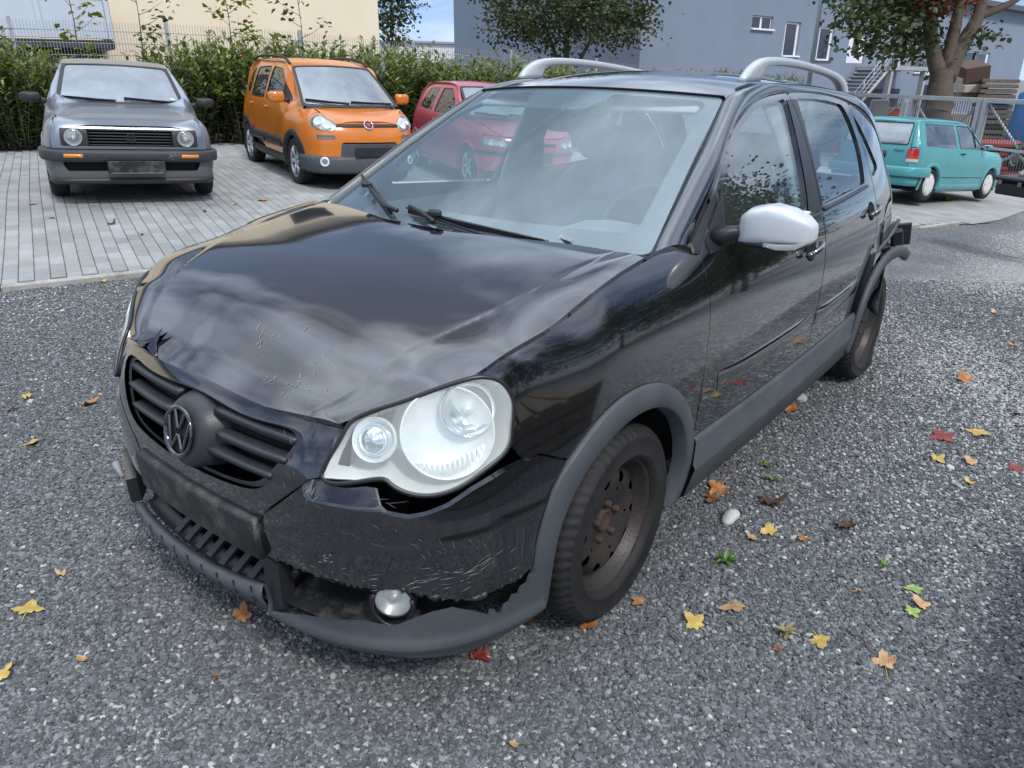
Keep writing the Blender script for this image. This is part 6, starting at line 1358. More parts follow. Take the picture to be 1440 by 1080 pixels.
    # upper body
    TE, CL = np.array(sp['TE']), sp['CL']; CL3 = np.array([w.point(float(w.X(a)), z_) for a, z_ in CL]); k1, k2 = sp['roof_k']
    Ac = np.concatenate([curve(TE[:k1+1], 16), curve(TE[k1:k2+1], 24)[1:], curve(TE[k2:], 12)[1:]]); tq = np.linspace(0, 1, len(Ac)); kt = [tq[np.argmin(np.linalg.norm(Ac-p, axis=1))] for p in TE]; Bc = natspline(kt, CL3)(tq); G = []
    for p, q_ in zip(Ac, Bc):
        up = np.array([0, .6, .8]); l = np.linalg.norm(q_-p); up = up-(q_-p)*((up@(q_-p))/max(l*l, 1e-9)); up /= np.linalg.norm(up)
        G.append([p-np.array([0, .004, .006])]+[p*(1-t)+q_*t+up*(4*t*(1-t))*l*.14 for t in np.linspace(0, 1, 7)]+[q_-np.array([0, .010, .003])])
    sheet('roof_pillar', G, paint, R, mirror=True)
    b0, b1, t0, t1 = TE[0], sp['ws_bc'], TE[k1], sp['ws_tc']
    def screen(u, v, off=0.0):
        t = np.clip(u/.8, 0, 1)[..., None]; vv_ = (v/.6)[..., None]; f = lambda e_, m_: np.stack([m_[0]+(e_[0]-m_[0])*vv_[..., 0]**2, e_[1]*vv_[..., 0], m_[1]+(e_[2]-m_[1])*vv_[..., 0]**2], -1)
        return f(b0, b1)*(1-t)+f(t0, t1)*t+np.array([.5, 0, .86])*(4*t*(1-t)*.012+off)
    so = fillet([(0, -.6), (.8, -.6), (.8, .6), (0, .6)], .02); si = fillet([(.03, -.565), (.775, -.565), (.775, .565), (.03, .565)], .05); B.screen = screen
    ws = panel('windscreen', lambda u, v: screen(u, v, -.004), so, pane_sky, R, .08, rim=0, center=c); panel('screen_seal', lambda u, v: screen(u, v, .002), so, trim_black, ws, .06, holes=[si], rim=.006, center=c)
    r_ = curve(TE[k1:k2+1], 18); cr = sp['crown']; G = []
    for i, p in enumerate(r_):
        t = i/(len(r_)-1); bw = (t1[0]-t0[0])*(1-t)**2; zc_ = (t1[1]-t0[2])*(1-t)**3+cr*(1-(1-t)**3)
        G.append([(p[0]+bw*(1-v*v), v*p[1], p[2]+zc_*(1-abs(v)**2.4)) for v in np.linspace(-1, 1, 21)])
    sheet('roof', G, paint, R); te2 = curve(TE[k2:], 10); kr = sp.get('rear_win')
    G = np.array([[(p[0]-.04*(1-v*v), v*p[1], p[2]+cr*(1-t)*(1-v*v)) for v in np.linspace(-1, 1, 15)] for t, p in zip(np.linspace(0, 1, 10), te2)])
    if kr is None: sheet('rear_window', G, pane_dark, R)
    else:
        sheet('tailgate_frame', G[:2], paint, R)
    # wipers, mirrors, cabin, wheels, dark inside
    for s0, s1 in sp['wipers']:
        bb = MB(); P = [screen(np.array([u]), np.array([v]), .02)[0] for u, v in (s0, ((s0[0]+s1[0])/2, (s0[1]+s1[1])/2), s1)]; bb.tube(P, [.006, .009, .005], 6); P2 = [screen(np.array([u]), np.array([v]), .006)[0] for u, v in ((s0[0]+.02, s0[1]), ((s0[0]+s1[0])/2+.01, (s0[1]+s1[1])/2), s1)]; bb.tube(P2, .006, 4, flat=2); bb.build('wiper', trim_black, R)
    mx_, my, mz, mw, mh, mm = sp['mirror']
    for sg in (1, -1):
        bb = MB(); bb.grid(rings([((mx_, sg*(my-mw*.5), mz), (.03, 0, 0), (0, 0, mh*.25)), ((mx_, sg*(my-mw*.4), mz), (.055, 0, 0), (0, 0, mh*.46)), ((mx_-.01, sg*(my+mw*.3), mz), (.05, 0, 0), (0, 0, mh*.46)), ((mx_-.02, sg*(my+mw*.5), mz), (.025, 0, 0), (0, 0, mh*.3))], 18, 3.2), closev=True, capu=True); mo = bb.build('mirror', mm, R)
        bb = MB(); bb.bbox((mx_-.058, sg*my, mz), (.008, mw*.7, mh*.72), .003); bb.build('mirror_glass', chrome, mo)
        bb = MB(); bb.tube([(mx_, sg*(my-mw*.45), mz-mh*.2), (mx_+.01, sg*(my-mw*.5-.07), mz-mh*.35)], [.022, .03], 8); bb.build('mirror_foot', trim_black, mo)
    sx = sp['seat_x']; zb_ = sp['belt']
    for y_ in (-.34, .34):
        bb = MB(); bb.grid(rings([((sx-.05, y_, .45), (.06, 0, .02), (0, .22, 0)), ((sx-.15, y_, zb_-.1), (.07, 0, .02), (0, .23, 0)), ((sx-.22, y_, zb_+.08), (.05, 0, .02), (0, .18, 0))], 16, 3), closev=True, capu=True); st = bb.build('seat', seat_cloth, R)
        bb = MB(); bb.grid(rings([((sx-.23, y_, zb_+.10), (.03, 0, 0), (0, .10, 0)), ((sx-.24, y_, zb_+.17), (.045, 0, 0), (0, .13, 0)), ((sx-.26, y_, zb_+.25), (.03, 0, 0), (0, .10, 0))], 14, 3), closev=True, capu=True); bb.build('headrest', seat_cloth, st)
    bb = MB(); bb.bbox((b0[0]-.25, 0, b0[2]-.09), (.5, 1.24, .16), .05); bb.build('dashboard', trim_grey, R)
    t = np.linspace(0, 6.283, 28, endpoint=False); R3_ = np.stack([np.array([0, 1., 0]), np.array([-.38, 0, .925]), np.array([.925, 0, .38])], 1); bb = MB(); bb.tube(np.stack([.18*np.cos(t), .18*np.sin(t), 0*t], 1)@R3_.T+np.array([b0[0]-.52, .34, b0[2]-.03]), .014, 6, closed=True); bb.build('steering_wheel', trim_black, R)
    bb = MB(); bb.bbox((-wb/2-.1, 0, zs_-.08), (wb+.5, 1.2, .06), .01); bb.bbox((.1, 0, .48), (.7, .95, .42), .02); bb.bbox((-wb-.15, 0, .5), (.6, 1.0, .4), .02); bb.build('underbody', void_black, R)
    panel('inner_skin', w.at(-.05), w.xz([(-.36, zb_-.06), (-.36, zs_), (-wb+.36, zs_), (-wb+.3, .62), (-wb-.4, .62), (-wb-.4, zb_-.06)]), trim_black, R, .1, rim=0, mirror=True)
    for cx in (0, -wb):
        for sg in (1, -1):
            bb = MB(); a = np.radians(np.linspace(-20, 200, 18)); yo = abs(w.point(float(w.X(cx)), .5)[1])-.02; bb.grid(np.array([[(cx+(ar+.01)*math.cos(t), sg*y_, Rw+(ar+.01)*math.sin(t)) for y_ in (yo, .48)] for t in a])); bb.add([(cx, sg*.48, Rw)]+[(cx+ar*math.cos(t), sg*.48, Rw+ar*math.sin(t)) for t in a], [(0, i+1, i+2) for i in range(17)]); bb.build('wheel_housing', void_black, R)
            yt = abs(w.point(float(w.X(cx)), Rw+.2)[1])-sp['tw']/2-sp.get('inset', .015); sp['wheel'](R, Rw, sp['tw'], m4(rotz(0 if sg > 0 else math.pi)@rotz(sp.get('steer', 0) if cx == 0 else 0), (cx, sg*yt, Rw)))
    return B
def tyre_obj(par, m4x, R, width, rr, seg=48):
    w = empty('wheel', par, m4x); h = width/2; b = MB(); b.lathe([(rr, h*.75), (rr+.01, h*.95), (rr+(R-rr)*.5, h*1.05), (R-.015, h*.93), (R-.004, h*.75), (R, h*.4), (R, -.4*h), (R-.004, -.75*h), (R-.03, -h), (rr, -.8*h)], seg); b.build('tyre', rubber, w); return w, h
def wheel_steel(par, R, width, m4x):
    w, h = tyre_obj(par, m4x, R, width, .175); b = MB(); b.lathe([(.18, h*.8), (.165, h*.75), (.158, h*.35), (.14, h*.2), (.11, h*.45), (.07, h*.5), (.05, h*.35), (.001, h*.35)], 36); b.build('rim', mat('grey_rim', (.20, .20, .20), .5, metal=.4), w)
def wheel_cover(par, R, width, m4x):
    w, h = tyre_obj(par, m4x, R, width, .172); b = MB(); b.lathe([(.186, h*.82), (.183, h*1.0), (.168, h*1.10), (.120, h*1.20), (.05, h*1.26), (.001, h*1.27)], 44); rm2 = b.build('wheel_cover', white_cover, w)
    b = MB(); b.lathe([(.171, h*1.105), (.167, h*1.12), (.163, h*1.13)], 44); b.build('cover_groove', mat('groove_grey', (.25, .25, .25), .6), rm2)
    for k in range(6):
        a = k*1.047; b = MB(); b.bbox(np.array([.135*math.cos(a), h*1.19, .135*math.sin(a)]), (.05, .006, .010), .002, R=np.array([[math.cos(a), 0, -math.sin(a)], [0, 1, 0], [math.sin(a), 0, math.cos(a)]])); b.build('cover_slot', mat('groove_grey', (.25, .25, .25), .6), rm2)
def wheel_alloy(n, dbl):
    def f(par, R, width, m4x):
        w, h = tyre_obj(par, m4x, R, width, .198); b = MB(); b.lathe([(.205, h*.85), (.190, h*.88), (.184, h*.7), (.184, -.5*h)], 44); rm2 = b.build('rim', alloy, w)
        b = MB(); b.lathe([(.184, -.2*h), (.001, -.2*h)], 24); b.build('brake_backing', void_black, w)
        for k in range(n):
            for d in ((-.14, .14) if dbl else (0,)):
                a = k*2*math.pi/n; a1 = a+d; p, q = np.array([.045*math.cos(a+d*.5), h*.62, .045*math.sin(a+d*.5)]), np.array([.190*math.cos(a1), h*.80, .190*math.sin(a1)]); b = MB(); b.tube([p, (p+q)/2+np.array([0, h*.12, 0]), q], [.022, .017, .020] if not dbl else [.014, .011, .013], 8); b.build('spoke', alloy, rm2)
        b = MB(); b.lathe([(.062, h*.45), (.058, h*.72), (.03, h*.80), (.001, h*.80)], 24); b.build('hub_cap', alloy, rm2)
    return f
def lampset(B, outline, deep=.06, name='headlight', lens=None, housing=None, balls=(), bulge=.006, both=True):
    w = B.w; o = np.asarray(outline, float); c = o.mean(0)
    for sg in (1, -1):
        oo = o*np.array([sg, 1]); oo = oo[::-1] if sg < 0 else oo
        hl = panel(name, w.at(-deep), oo, housing or lamp_white, B.root, .06, rim=0)
        panel('lens', w.at(bulge), oo, lens or bulb_glass, hl, .05, rim=deep*.5)
        for s, z, r in balls:
            fm_ = frame_at(w.at(0), sg*s, z, -.006); b = MB(); b.lathe([(r, 0), (r*.96, .004), (r*.9, -.002), (r*.6, -.03), (r*.25, -.045), (.001, -.045)], 28, 'z'); b.build('reflector', reflector, hl, fm_)
def barloft(B, name, s0, s1, prof, m, n=30, par=None, mirror=False):
    for sg in ((1, -1) if mirror else (1,)):
        G = np.array([[B.w.point(a*sg, z, o) for o, z in prof] for a in np.linspace(s0, s1, n)]); b = MB(); b.grid(G, closev=True, capu=True); r = b.build(name, m, par or B.root)
    return r
FR = lambda B, s, z, off: frame_at(B.w.at(0), s, z, off)

# --- silver boxy hatchback, seen head-on
silver_body = mat('silver_body', (.27, .30, .335), .32, metal=.7, coat=.35, var=.05, vscale=3, dirt=(.30, .32, .34), dscale=3, damt=.3)
gs = [.07, .04, .015, .0, .0, .0, .012, .03, .055, .095, .140, .187, .237, .29, .35]; gn = [.06, .03, .01, .0, .0, .0, .010, .055, .17, .3, .4, .5, .6, .7, .8]; gf = [.07, .04, .015, .0, .0, .0, .012, .050, .165, .25, .33, .4, .5, .6, .7]
golf = dict(plan=[(.69, 0), (.69, .40), (.682, .60), (.655, .70), (.58, .77), (.40, .805), (0, .82), (-.5, .828), (-1.8, .828), (-2.5, .80), (-2.95, .75), (-3.12, .62), (-3.16, .3), (-3.16, 0)],
            rows=[(0, gn), (.62, gn), (.95, gf), (1.55, gf), (1.95, gs), (3.2, gs), (3.9, gs), (4.7, gs)], wb=2.475, R=.288, arch=.335, sill=.30, nose_s=.7, tw=.175, lip=.05, inset=.0,
            hood_edge=[(.655, .63), (.5, .655), (.3, .665), (.1, .665), (-.1, .660), (-.3, .655), (-.40, .65)], hood_c=[(.665, .790), (.5, .832), (.2, .885), (-.1, .925), (-.40, .955)], hood_rear=[(-.405, .4), (-.40, .01)], hp=4.5, ridge=(.50, .42),
            front_seam=[(1.02, .56), (.76, .56), (.745, .745), (.72, .79)], doors=[[(-.40, .30), (-.42, .7), (-.46, .95)], [(-1.52, .30), (-1.55, .7), (-1.58, 1.345)], ], glass=[[(-.62, .98), (-1.52, .965), (-1.54, 1.30), (-1.10, 1.30)], [(-1.63, .965), (-2.42, .975), (-2.30, 1.29), (-1.64, 1.30)]], side_glass=pane_dark, handles=[(-1.42, .86)], handle_mat=trim_black,
            CL=[(-.42, .965), (-.60, 1.07), (-.85, 1.215), (-1.03, 1.32), (-1.3, 1.352), (-1.8, 1.352), (-2.3, 1.335), (-2.55, 1.22), (-2.85, .96)], TE=[(-.42, .66, .955), (-.60, .63, 1.06), (-.85, .593, 1.205), (-1.08, .555, 1.338), (-1.35, .545, 1.378), (-1.8, .545, 1.380), (-2.35, .54, 1.36), (-2.62, .56, 1.20), (-2.93, .60, .95)], roof_k=(3, 6), crown=.028,
            ws_bc=(-.34, .955), ws_tc=(-1.02, 1.358), tail_s=.62, tail_z0=.45, q_lo=True, wipers=[((.02, -.06), (.075, -.55)), ((.02, .52), (.085, .02))], mirror=(-.55, .905, .985, .20, .11, trim_black), seat_x=-1.25, belt=.95, wheel=wheel_steel, lip_mat=silver_body, sill_mat=trim_black, arch_f=58)
GP = car_body('silver_car', 'silver boxy hatchback with round headlights facing the camera on the paving', (-2.548, -7.149, .150, math.radians(66.5), math.radians(.72), math.radians(-2.53)), silver_body, golf)
panel('front_panel', GP.w.at(0), np.array([(-.74, .56), (.74, .56), (.74, .745), (.70, .792), (0, .796), (-.70, .792), (-.74, .745)]), silver_body, GP.root, .05, holes=[rect(-.645, .585, .645, .755, .02)], rim=.02)
gp = panel('grille', GP.w.at(-.03), rect(-.655, .578, .655, .762, .02), void_black, GP.root, .08, rim=0)
panel('lamp_surround', GP.w.at(.002), rect(.395, .590, .640, .750, .02), trim_black, gp, .04, holes=[circle(.525, .668, .083, n=36)], rim=.03, mirror=True)
for z_ in (.598, .627, .656, .685, .714, .743): barloft(GP, 'grille_bar', -.40, .40, [(-.02, z_-.006), (.004, z_-.005), (.004, z_+.004), (-.02, z_+.005)], trim_black, 16, gp)
for sg in (1, -1):
    fm_ = FR(GP, sg*.525, .668, -.02); b = MB(); b.lathe([(.082, .026), (.077, .030), (.074, .026)], 36, 'z', mi=0); b.lathe([(.074, .02), (.05, -.02), (.02, -.035), (.001, -.035)], 36, 'z', mi=0); hl = b.build('headlight', mat('round_reflector', (.42, .44, .45), .3, metal=.6, var=.3, vscale=60), GP.root, fm_); b = MB(); b.lathe([(.077, .026), (.05, .036), (.001, .042)], 36, 'z'); b.build('lens', lens_glass, hl); b = MB(); b.lathe([(.02, .0), (.018, .02), (.001, .026)], 14, 'z'); b.build('bulb_cap', chrome, hl)
em = FR(GP, 0, .668, .004); b = MB(); b.lathe([(.047, .0), (.049, .008), (.041, .009), (.040, .0)], 30, 'z')
for sg in (1, -1):
    bar((sg*.015, .036), (sg*.002, .004), .008, .0, .008); bar((sg*.032, .020), (sg*.017, -.032), .008, .0003, .008); bar((sg*.016, -.032), (sg*.001, -.006), .008, .0006, .008)
b.build('emblem', trim_black, GP.root, em)
panel('front_corner', GP.w.at(-.015), np.array([(.50, .66), (1.10, .66), (1.10, .86), (.95, .87), (.60, .83), (.50, .80)]), silver_body, GP.root, .05, rim=0, mirror=True)
panel('valance', GP.w.at(0), np.array([(-1.0, .25), (1.0, .25), (1.0, .44), (-1.0, .44)]), mat('valance_shade_grey', (.13, .135, .14), .5, metal=.3), GP.root, .06, holes=[fillet([(-.62, .335), (.62, .335), (.66, .43), (-.66, .43)], .03)], rim=.02)  # silver valance darkened: shade under the bumper is put into its colour
panel('air_intake', GP.w.at(-.04), rect(-.68, .32, .68, .44), void_black, GP.root, .1, rim=0)
barloft(GP, 'chin_spoiler', -.95, .95, [(-.02, .27), (.02, .265), (.035, .225), (.02, .205), (-.03, .20)], trim_black, 30)
barloft(GP, 'front_bumper', -1.08, 1.08, [(-.02, .435), (.045, .440), (.055, .455), (.058, .525), (.045, .545), (-.01, .555)], mat('bumper_grey', (.035, .037, .042), .55, var=.15, vscale=6, bump=.1, bscale=200), 44)
for sg in (1, -1): barloft(GP, 'indicator', .46*sg, .625*sg, [(.04, .474), (.061, .476), (.061, .512), (.04, .514)], orange_lens, 8)
b = MB(); b.bbox((0, -.04, .03), (.54, .125, .012), .004); b.bbox((0, -.096, .040), (.50, .008, .006), .002, mi=1); b.build('plate_holder', [dusty_plastic, trim_grey], GP.root, FR(GP, .02, .425, .05))
b = MB()
for _ in range(26):
    s, z_ = random.uniform(.34, .45), .497+random.gauss(0, .013); z_ += (s-.39)*.12; l = random.uniform(.004, .012); P = [GP.w.point(a, c_, .0596) for a, c_ in ((s-l, z_), (s, z_-.0022), (s+l, z_+.001), (s, z_+.003))]; b.add(P, [(0, 1, 2, 3)])
tag(b.build('scuffs', scratch_white, GP.root), kind='stuff')
b = MB(); b.lathe([(.001, 0), (.03, 0), (.03, .001), (.001, .001)], 20, 'z'); b.build('badge_sticker', mat('green_sticker', (.45, .62, .40), .6), GP.root, m4(np.stack([np.array([0, 1., 0]), np.array([-.86, 0, .5]), np.array([.5, 0, .86])], 1), GP.screen(np.array([.11]), np.array([.50]), .0)[0]))

# --- orange high-roofed hatchback
orange_body = mat('orange_body', (.64, .185, .022), .22, coat=.6, spec=.5, dirt=(.5, .16, .03), dscale=4, damt=.3)
pn = [.05, .02, .0, .0, .0, .0, .015, .055, .15, .30, .42, .52, .62, .72, .82]; pf = [.06, .03, .01, .0, .0, .0, .008, .025, .065, .145, .24, .32, .4, .5, .6]; ps = [.06, .03, .01, .0, .0, .0, .002, .006, .014, .030, .058, .092, .130, .172, .225]; pt2 = [.06, .03, .01, .0, .0, .0, .002, .01, .03, .06, .09, .13, .17, .22, .28]
panda = dict(plan=[(.765, 0), (.76, .2), (.735, .40), (.675, .56), (.565, .68), (.40, .75), (.2, .785), (0, .795), (-.8, .805), (-1.8, .80), (-2.4, .78), (-2.70, .72), (-2.85, .58), (-2.90, .3), (-2.91, 0)],
             rows=[(0, pn), (.5, pn), (.95, pf), (1.45, pf), (1.85, ps), (3.2, ps), (3.9, pt2), (4.6, pt2)], wb=2.30, R=.305, arch=.355, sill=.36, nose_s=.7, tw=.185, lip=.065, inset=.01,
             hood_edge=[(.655, .40), (.58, .47), (.48, .54), (.36, .605), (.22, .65), (.13, .665)], hood_c=[(.685, .865), (.6, .91), (.45, .955), (.3, .985), (.13, 1.015)], hood_rear=[(.16, .45), (.185, .01)], hp=2.8,
             front_seam=[(1.02, .60), (.925, .68), (.905, .80), (.905, .865), (.84, .955), (.70, .957)], doors=[[(-.38, .36), (-.40, .7), (-.34, 1.0), (-.20, 1.12)], [(-1.22, .36), (-1.25, .9), (-1.27, 1.505)], [(-1.95, .62), (-2.03, .8), (-2.07, 1.0), (-2.03, 1.49)]],
             glass=[[(-.28, 1.045), (-1.20, 1.03), (-1.22, 1.46), (-.78, 1.44), (-.48, 1.27)], [(-1.30, 1.03), (-1.98, 1.03), (-1.96, 1.43), (-1.32, 1.46)], [(-2.13, 1.06), (-2.52, 1.10), (-2.45, 1.38), (-2.11, 1.42)]], gr=.06, side_glass=pane_dark, handles=[(-1.12, .93), (-1.93, .93)],
             CL=[(.10, 1.02), (-.10, 1.16), (-.32, 1.31), (-.52, 1.43), (-.75, 1.50), (-1.2, 1.525), (-1.8, 1.52), (-2.4, 1.485), (-2.65, 1.35), (-2.78, 1.1)], TE=[(.13, .68, 1.02), (-.10, .65, 1.155), (-.35, .605, 1.315), (-.60, .555, 1.478), (-.85, .545, 1.530), (-1.2, .545, 1.548), (-1.8, .545, 1.545), (-2.45, .54, 1.51), (-2.72, .57, 1.34), (-2.84, .60, 1.05)], roof_k=(3, 7), crown=.03,
             ws_bc=(.24, 1.015), ws_tc=(-.52, 1.505), tail_s=.6, tail_z0=.45, q_lo=True, wipers=[((.03, -.05), (.10, -.55)), ((.03, .52), (.075, -.02))], mirror=(-.22, .905, 1.10, .21, .15, orange_body), seat_x=-.95, belt=1.03, wheel=wheel_alloy(5, True), lip_mat=trim_black, sill_mat=trim_black, steer=0.0, arch_f=45)
PP = car_body('orange_car', 'orange high-roofed hatchback with black roof rails and grey lower bumper', (-5.47, -6.892, .022, math.radians(71.1), math.radians(1.63), math.radians(-1.55)), orange_body, panda)
hl_ = fillet([(.43, .80), (.49, .745), (.66, .755), (.82, .795), (.87, .865), (.82, .935), (.66, .935), (.50, .885), (.43, .84)], .03)
low_hole = fillet([(-.40, .36), (.40, .36), (.38, .615), (-.38, .615)], .03)
drl = fillet([(.455, .655), (.70, .645), (.72, .685), (.70, .70), (.47, .70)], .02)
panel('front_bumper', PP.w.at(.0), np.array([(-1.02, .60), (-.97, .47), (-.93, .44), (-.62, .425), (-.40, .36), (.40, .36), (.62, .425), (.93, .44), (.97, .47), (1.02, .60), (.92, .68), (.90, .80), (.90, .865), (.83, .95), (.64, .95), (.44, .885), (.0, .865), (-.44, .885), (-.64, .95), (-.83, .95), (-.90, .865), (-.90, .80), (-.92, .68)]), orange_body, PP.root, .04, holes=[low_hole, hl_, hl_[::-1]*np.array([-1, 1]), drl, drl[::-1]*np.array([-1, 1])], rim=.015)
lampset(PP, hl_, .05, balls=[(.57, .825, .058), (.73, .862, .055)], bulge=.014); lampset(PP, drl, .03, 'running_light', housing=trim_grey)
barloft(PP, 'grille_bar', -.44, .44, [(-.004, .795), (.010, .800), (.014, .815), (.010, .832), (-.004, .838)], trim_black, 24)
em = FR(PP, 0, .818, .016); b = MB(); b.lathe([(.066, -.01), (.064, .006), (.056, .008), (.054, .003)], 36, 'z', mi=0); b.lathe([(.054, .003), (.001, .005)], 30, 'z', mi=1); bd = b.build('badge', [chrome, mat('badge_red', (.20, .01, .02), .3)], PP.root, em)
text_obj('badge_letters', 'FIAT', .040, chrome, PP.root, em @ Matrix.Translation((0, 0, .006)) @ Matrix.Diagonal((.62, 1.5, 1, 1)))
barloft(PP, 'lower_bumper', -1.04, 1.04, [(-.02, .23), (.02, .225), (.03, .26), (.03, .40), (.012, .44), (-.03, .44)], grey_plastic, 44)
panel('bumper_insert', PP.w.at(.004), fillet([(-.41, .34), (.41, .34), (.385, .60), (-.385, .60)], .02), grey_plastic, PP.root, .06, holes=[rect(-.33, .345, .33, .425, .01)], rim=.02); panel('air_intake', PP.w.at(-.03), rect(-.36, .335, .36, .43), void_black, PP.root, .08, rim=0)
b = MB(); b.bbox((0, 0, .035), (.54, .125, .02), .006); b.build('plate_holder', trim_black, PP.root, FR(PP, .05, .50, .006))
for sg in (1, -1):
    fm_ = FR(PP, .60*sg, .375, .030); b = MB(); b.lathe([(.060, -.02), (.058, .006), (.050, .008), (.03, -.01), (.001, -.02)], 28, 'z'); b.lathe([(.05, .004), (.03, .012), (.001, .015)], 28, 'z', mi=1); b.build('fog_lamp', [reflector, lens_glass], PP.root, fm_)
for i, (x0, x1) in enumerate(((-.42, -1.20), (-1.27, -1.92))):
    for sg in (1, -1):
        G = np.array([[PP.w.point(float(PP.w.X(a)), z_, o)*np.array([1, sg, 1]) for o, z_ in ((-.002, .575), (.016, .57), (.018, .50), (.016, .45), (-.002, .445))] for a in np.linspace(x0, x1, 8)]); b = MB(); b.grid(G, closev=True, capu=True); b.build('cladding', trim_black, PP.doors[i][0 if sg > 0 else 1])
for sg in (1, -1):
    b = MB(); b.tube(curve([(-.66, .552, 1.50), (-.80, .552, 1.555), (-1.2, .548, 1.590), (-1.8, .548, 1.588), (-2.3, .545, 1.555), (-2.45, .545, 1.51)], 24)*np.array([1, sg, 1]), .018, 8); b.build('roof_rail', trim_black, PP.root)
panel('tailgate', PP.w.at(0), np.array([(PP.w.L-.6, .45), (PP.w.L-.6, 1.08), (PP.w.L, 1.08), (PP.w.L, .45)]), orange_body, PP.root, .08, mirror=True)

# --- pink small hatchback, mostly behind the black car
pink_body = mat('pink_body', (.46, .060, .105), .30, coat=.45, dirt=(.38, .06, .09), dscale=4, damt=.3)
kn = [.06, .03, .01, .0, .0, .004, .03, .11, .25, .4, .5, .6, .7, .8, .9]; kf = [.06, .03, .01, .0, .0, .002, .012, .05, .14, .24, .32, .4, .5, .6, .7]; ks = [.06, .03, .01, .0, .0, .0, .006, .018, .042, .085, .13, .18, .235, .30, .37]
pink = dict(plan=[(.66, 0), (.655, .25), (.62, .45), (.55, .60), (.42, .71), (.2, .77), (0, .79), (-.8, .80), (-1.7, .795), (-2.3, .77), (-2.75, .70), (-2.92, .55), (-2.97, .3), (-2.98, 0)], rows=[(0, kn), (.6, kn), (.95, kf), (1.5, kf), (1.9, ks), (3.2, ks), (3.9, ks), (4.6, ks)], wb=2.40, R=.28, arch=.325, sill=.30, nose_s=.7, tw=.17, lip=.04,
            hood_edge=[(.56, .45), (.46, .56), (.34, .62), (.15, .655), (-.1, .665), (-.30, .665)], hood_c=[(.615, .725), (.5, .775), (.3, .83), (0, .885), (-.30, .93)], hood_rear=[(-.27, .4), (-.25, .01)], hp=2.6, front_seam=[(1.0, .50), (.92, .55), (.86, .70), (.84, .76)],
            doors=[[(-.40, .30), (-.44, .7), (-.46, .93)], [(-1.55, .30), (-1.58, .7), (-1.62, 1.345)]], glass=[[(-.66, .96), (-1.54, .94), (-1.57, 1.30), (-1.15, 1.30), (-.85, 1.14)], [(-1.70, .95), (-2.42, .99), (-2.22, 1.28), (-1.72, 1.30)]], gr=.05, side_glass=pane_dark, handles=[(-1.42, .84)],
            CL=[(-.36, .94), (-.58, 1.06), (-.82, 1.20), (-1.02, 1.31), (-1.3, 1.35), (-1.8, 1.35), (-2.3, 1.325), (-2.6, 1.2), (-2.82, .95)], TE=[(-.30, .66, .945), (-.55, .625, 1.08), (-.80, .58, 1.215), (-1.0, .53, 1.34), (-1.3, .53, 1.385), (-1.8, .53, 1.388), (-2.4, .525, 1.36), (-2.68, .55, 1.18), (-2.88, .58, .94)], roof_k=(3, 6), crown=.03, ws_bc=(-.18, .94), ws_tc=(-.93, 1.36),
            tail_s=.6, tail_z0=.45, q_lo=True, wipers=[((.03, -.05), (.09, -.5)), ((.03, .5), (.08, -.02))], mirror=(-.48, .86, .97, .17, .11, trim_black), seat_x=-1.2, belt=.94, wheel=wheel_alloy(5, False), arch_f=45, sill_mat=pink_body)
KP = car_body('pink_car', 'pink small hatchback parked behind the windscreen of the black car', (-7.415, -5.499, -.10, math.radians(63.6), math.radians(.6), math.radians(-3.0)), pink_body, pink)
hl2 = fillet([(.40, .60), (.84, .62), (.86, .70), (.80, .715), (.42, .69)], .03); hlm = hl2[::-1]*np.array([-1, 1])
panel('front_bumper', KP.w.at(.0), np.array([(-1.0, .28), (1.0, .28), (1.0, .50), (.92, .55), (.86, .70), (.80, .745), (.4, .727), (0, .728), (-.4, .727), (-.80, .745), (-.86, .70), (-.92, .55), (-1.0, .50)]), pink_body, KP.root, .05, holes=[hl2, hlm, rect(-.34, .62, .34, .67, .02)], rim=.015)
lampset(KP, hl2, .05, balls=[(.50, .648, .042), (.66, .66, .045)]); panel('grille', KP.w.at(-.03), rect(-.36, .61, .36, .68), void_black, KP.root, .08, rim=0)
barloft(KP, 'bumper_strip', -.98, .98, [(-.005, .50), (.02, .505), (.02, .55), (-.005, .555)], trim_black, 34); b = MB(); b.bbox((0, 0, .03), (.52, .11, .01), .004); b.build('plate_holder', trim_black, KP.root, FR(KP, 0, .45, 0)); panel('tailgate', KP.w.at(0), np.array([(KP.w.L-.6, .45), (KP.w.L-.6, .95), (KP.w.L, .95), (KP.w.L, .45)]), pink_body, KP.root, .08, mirror=True)

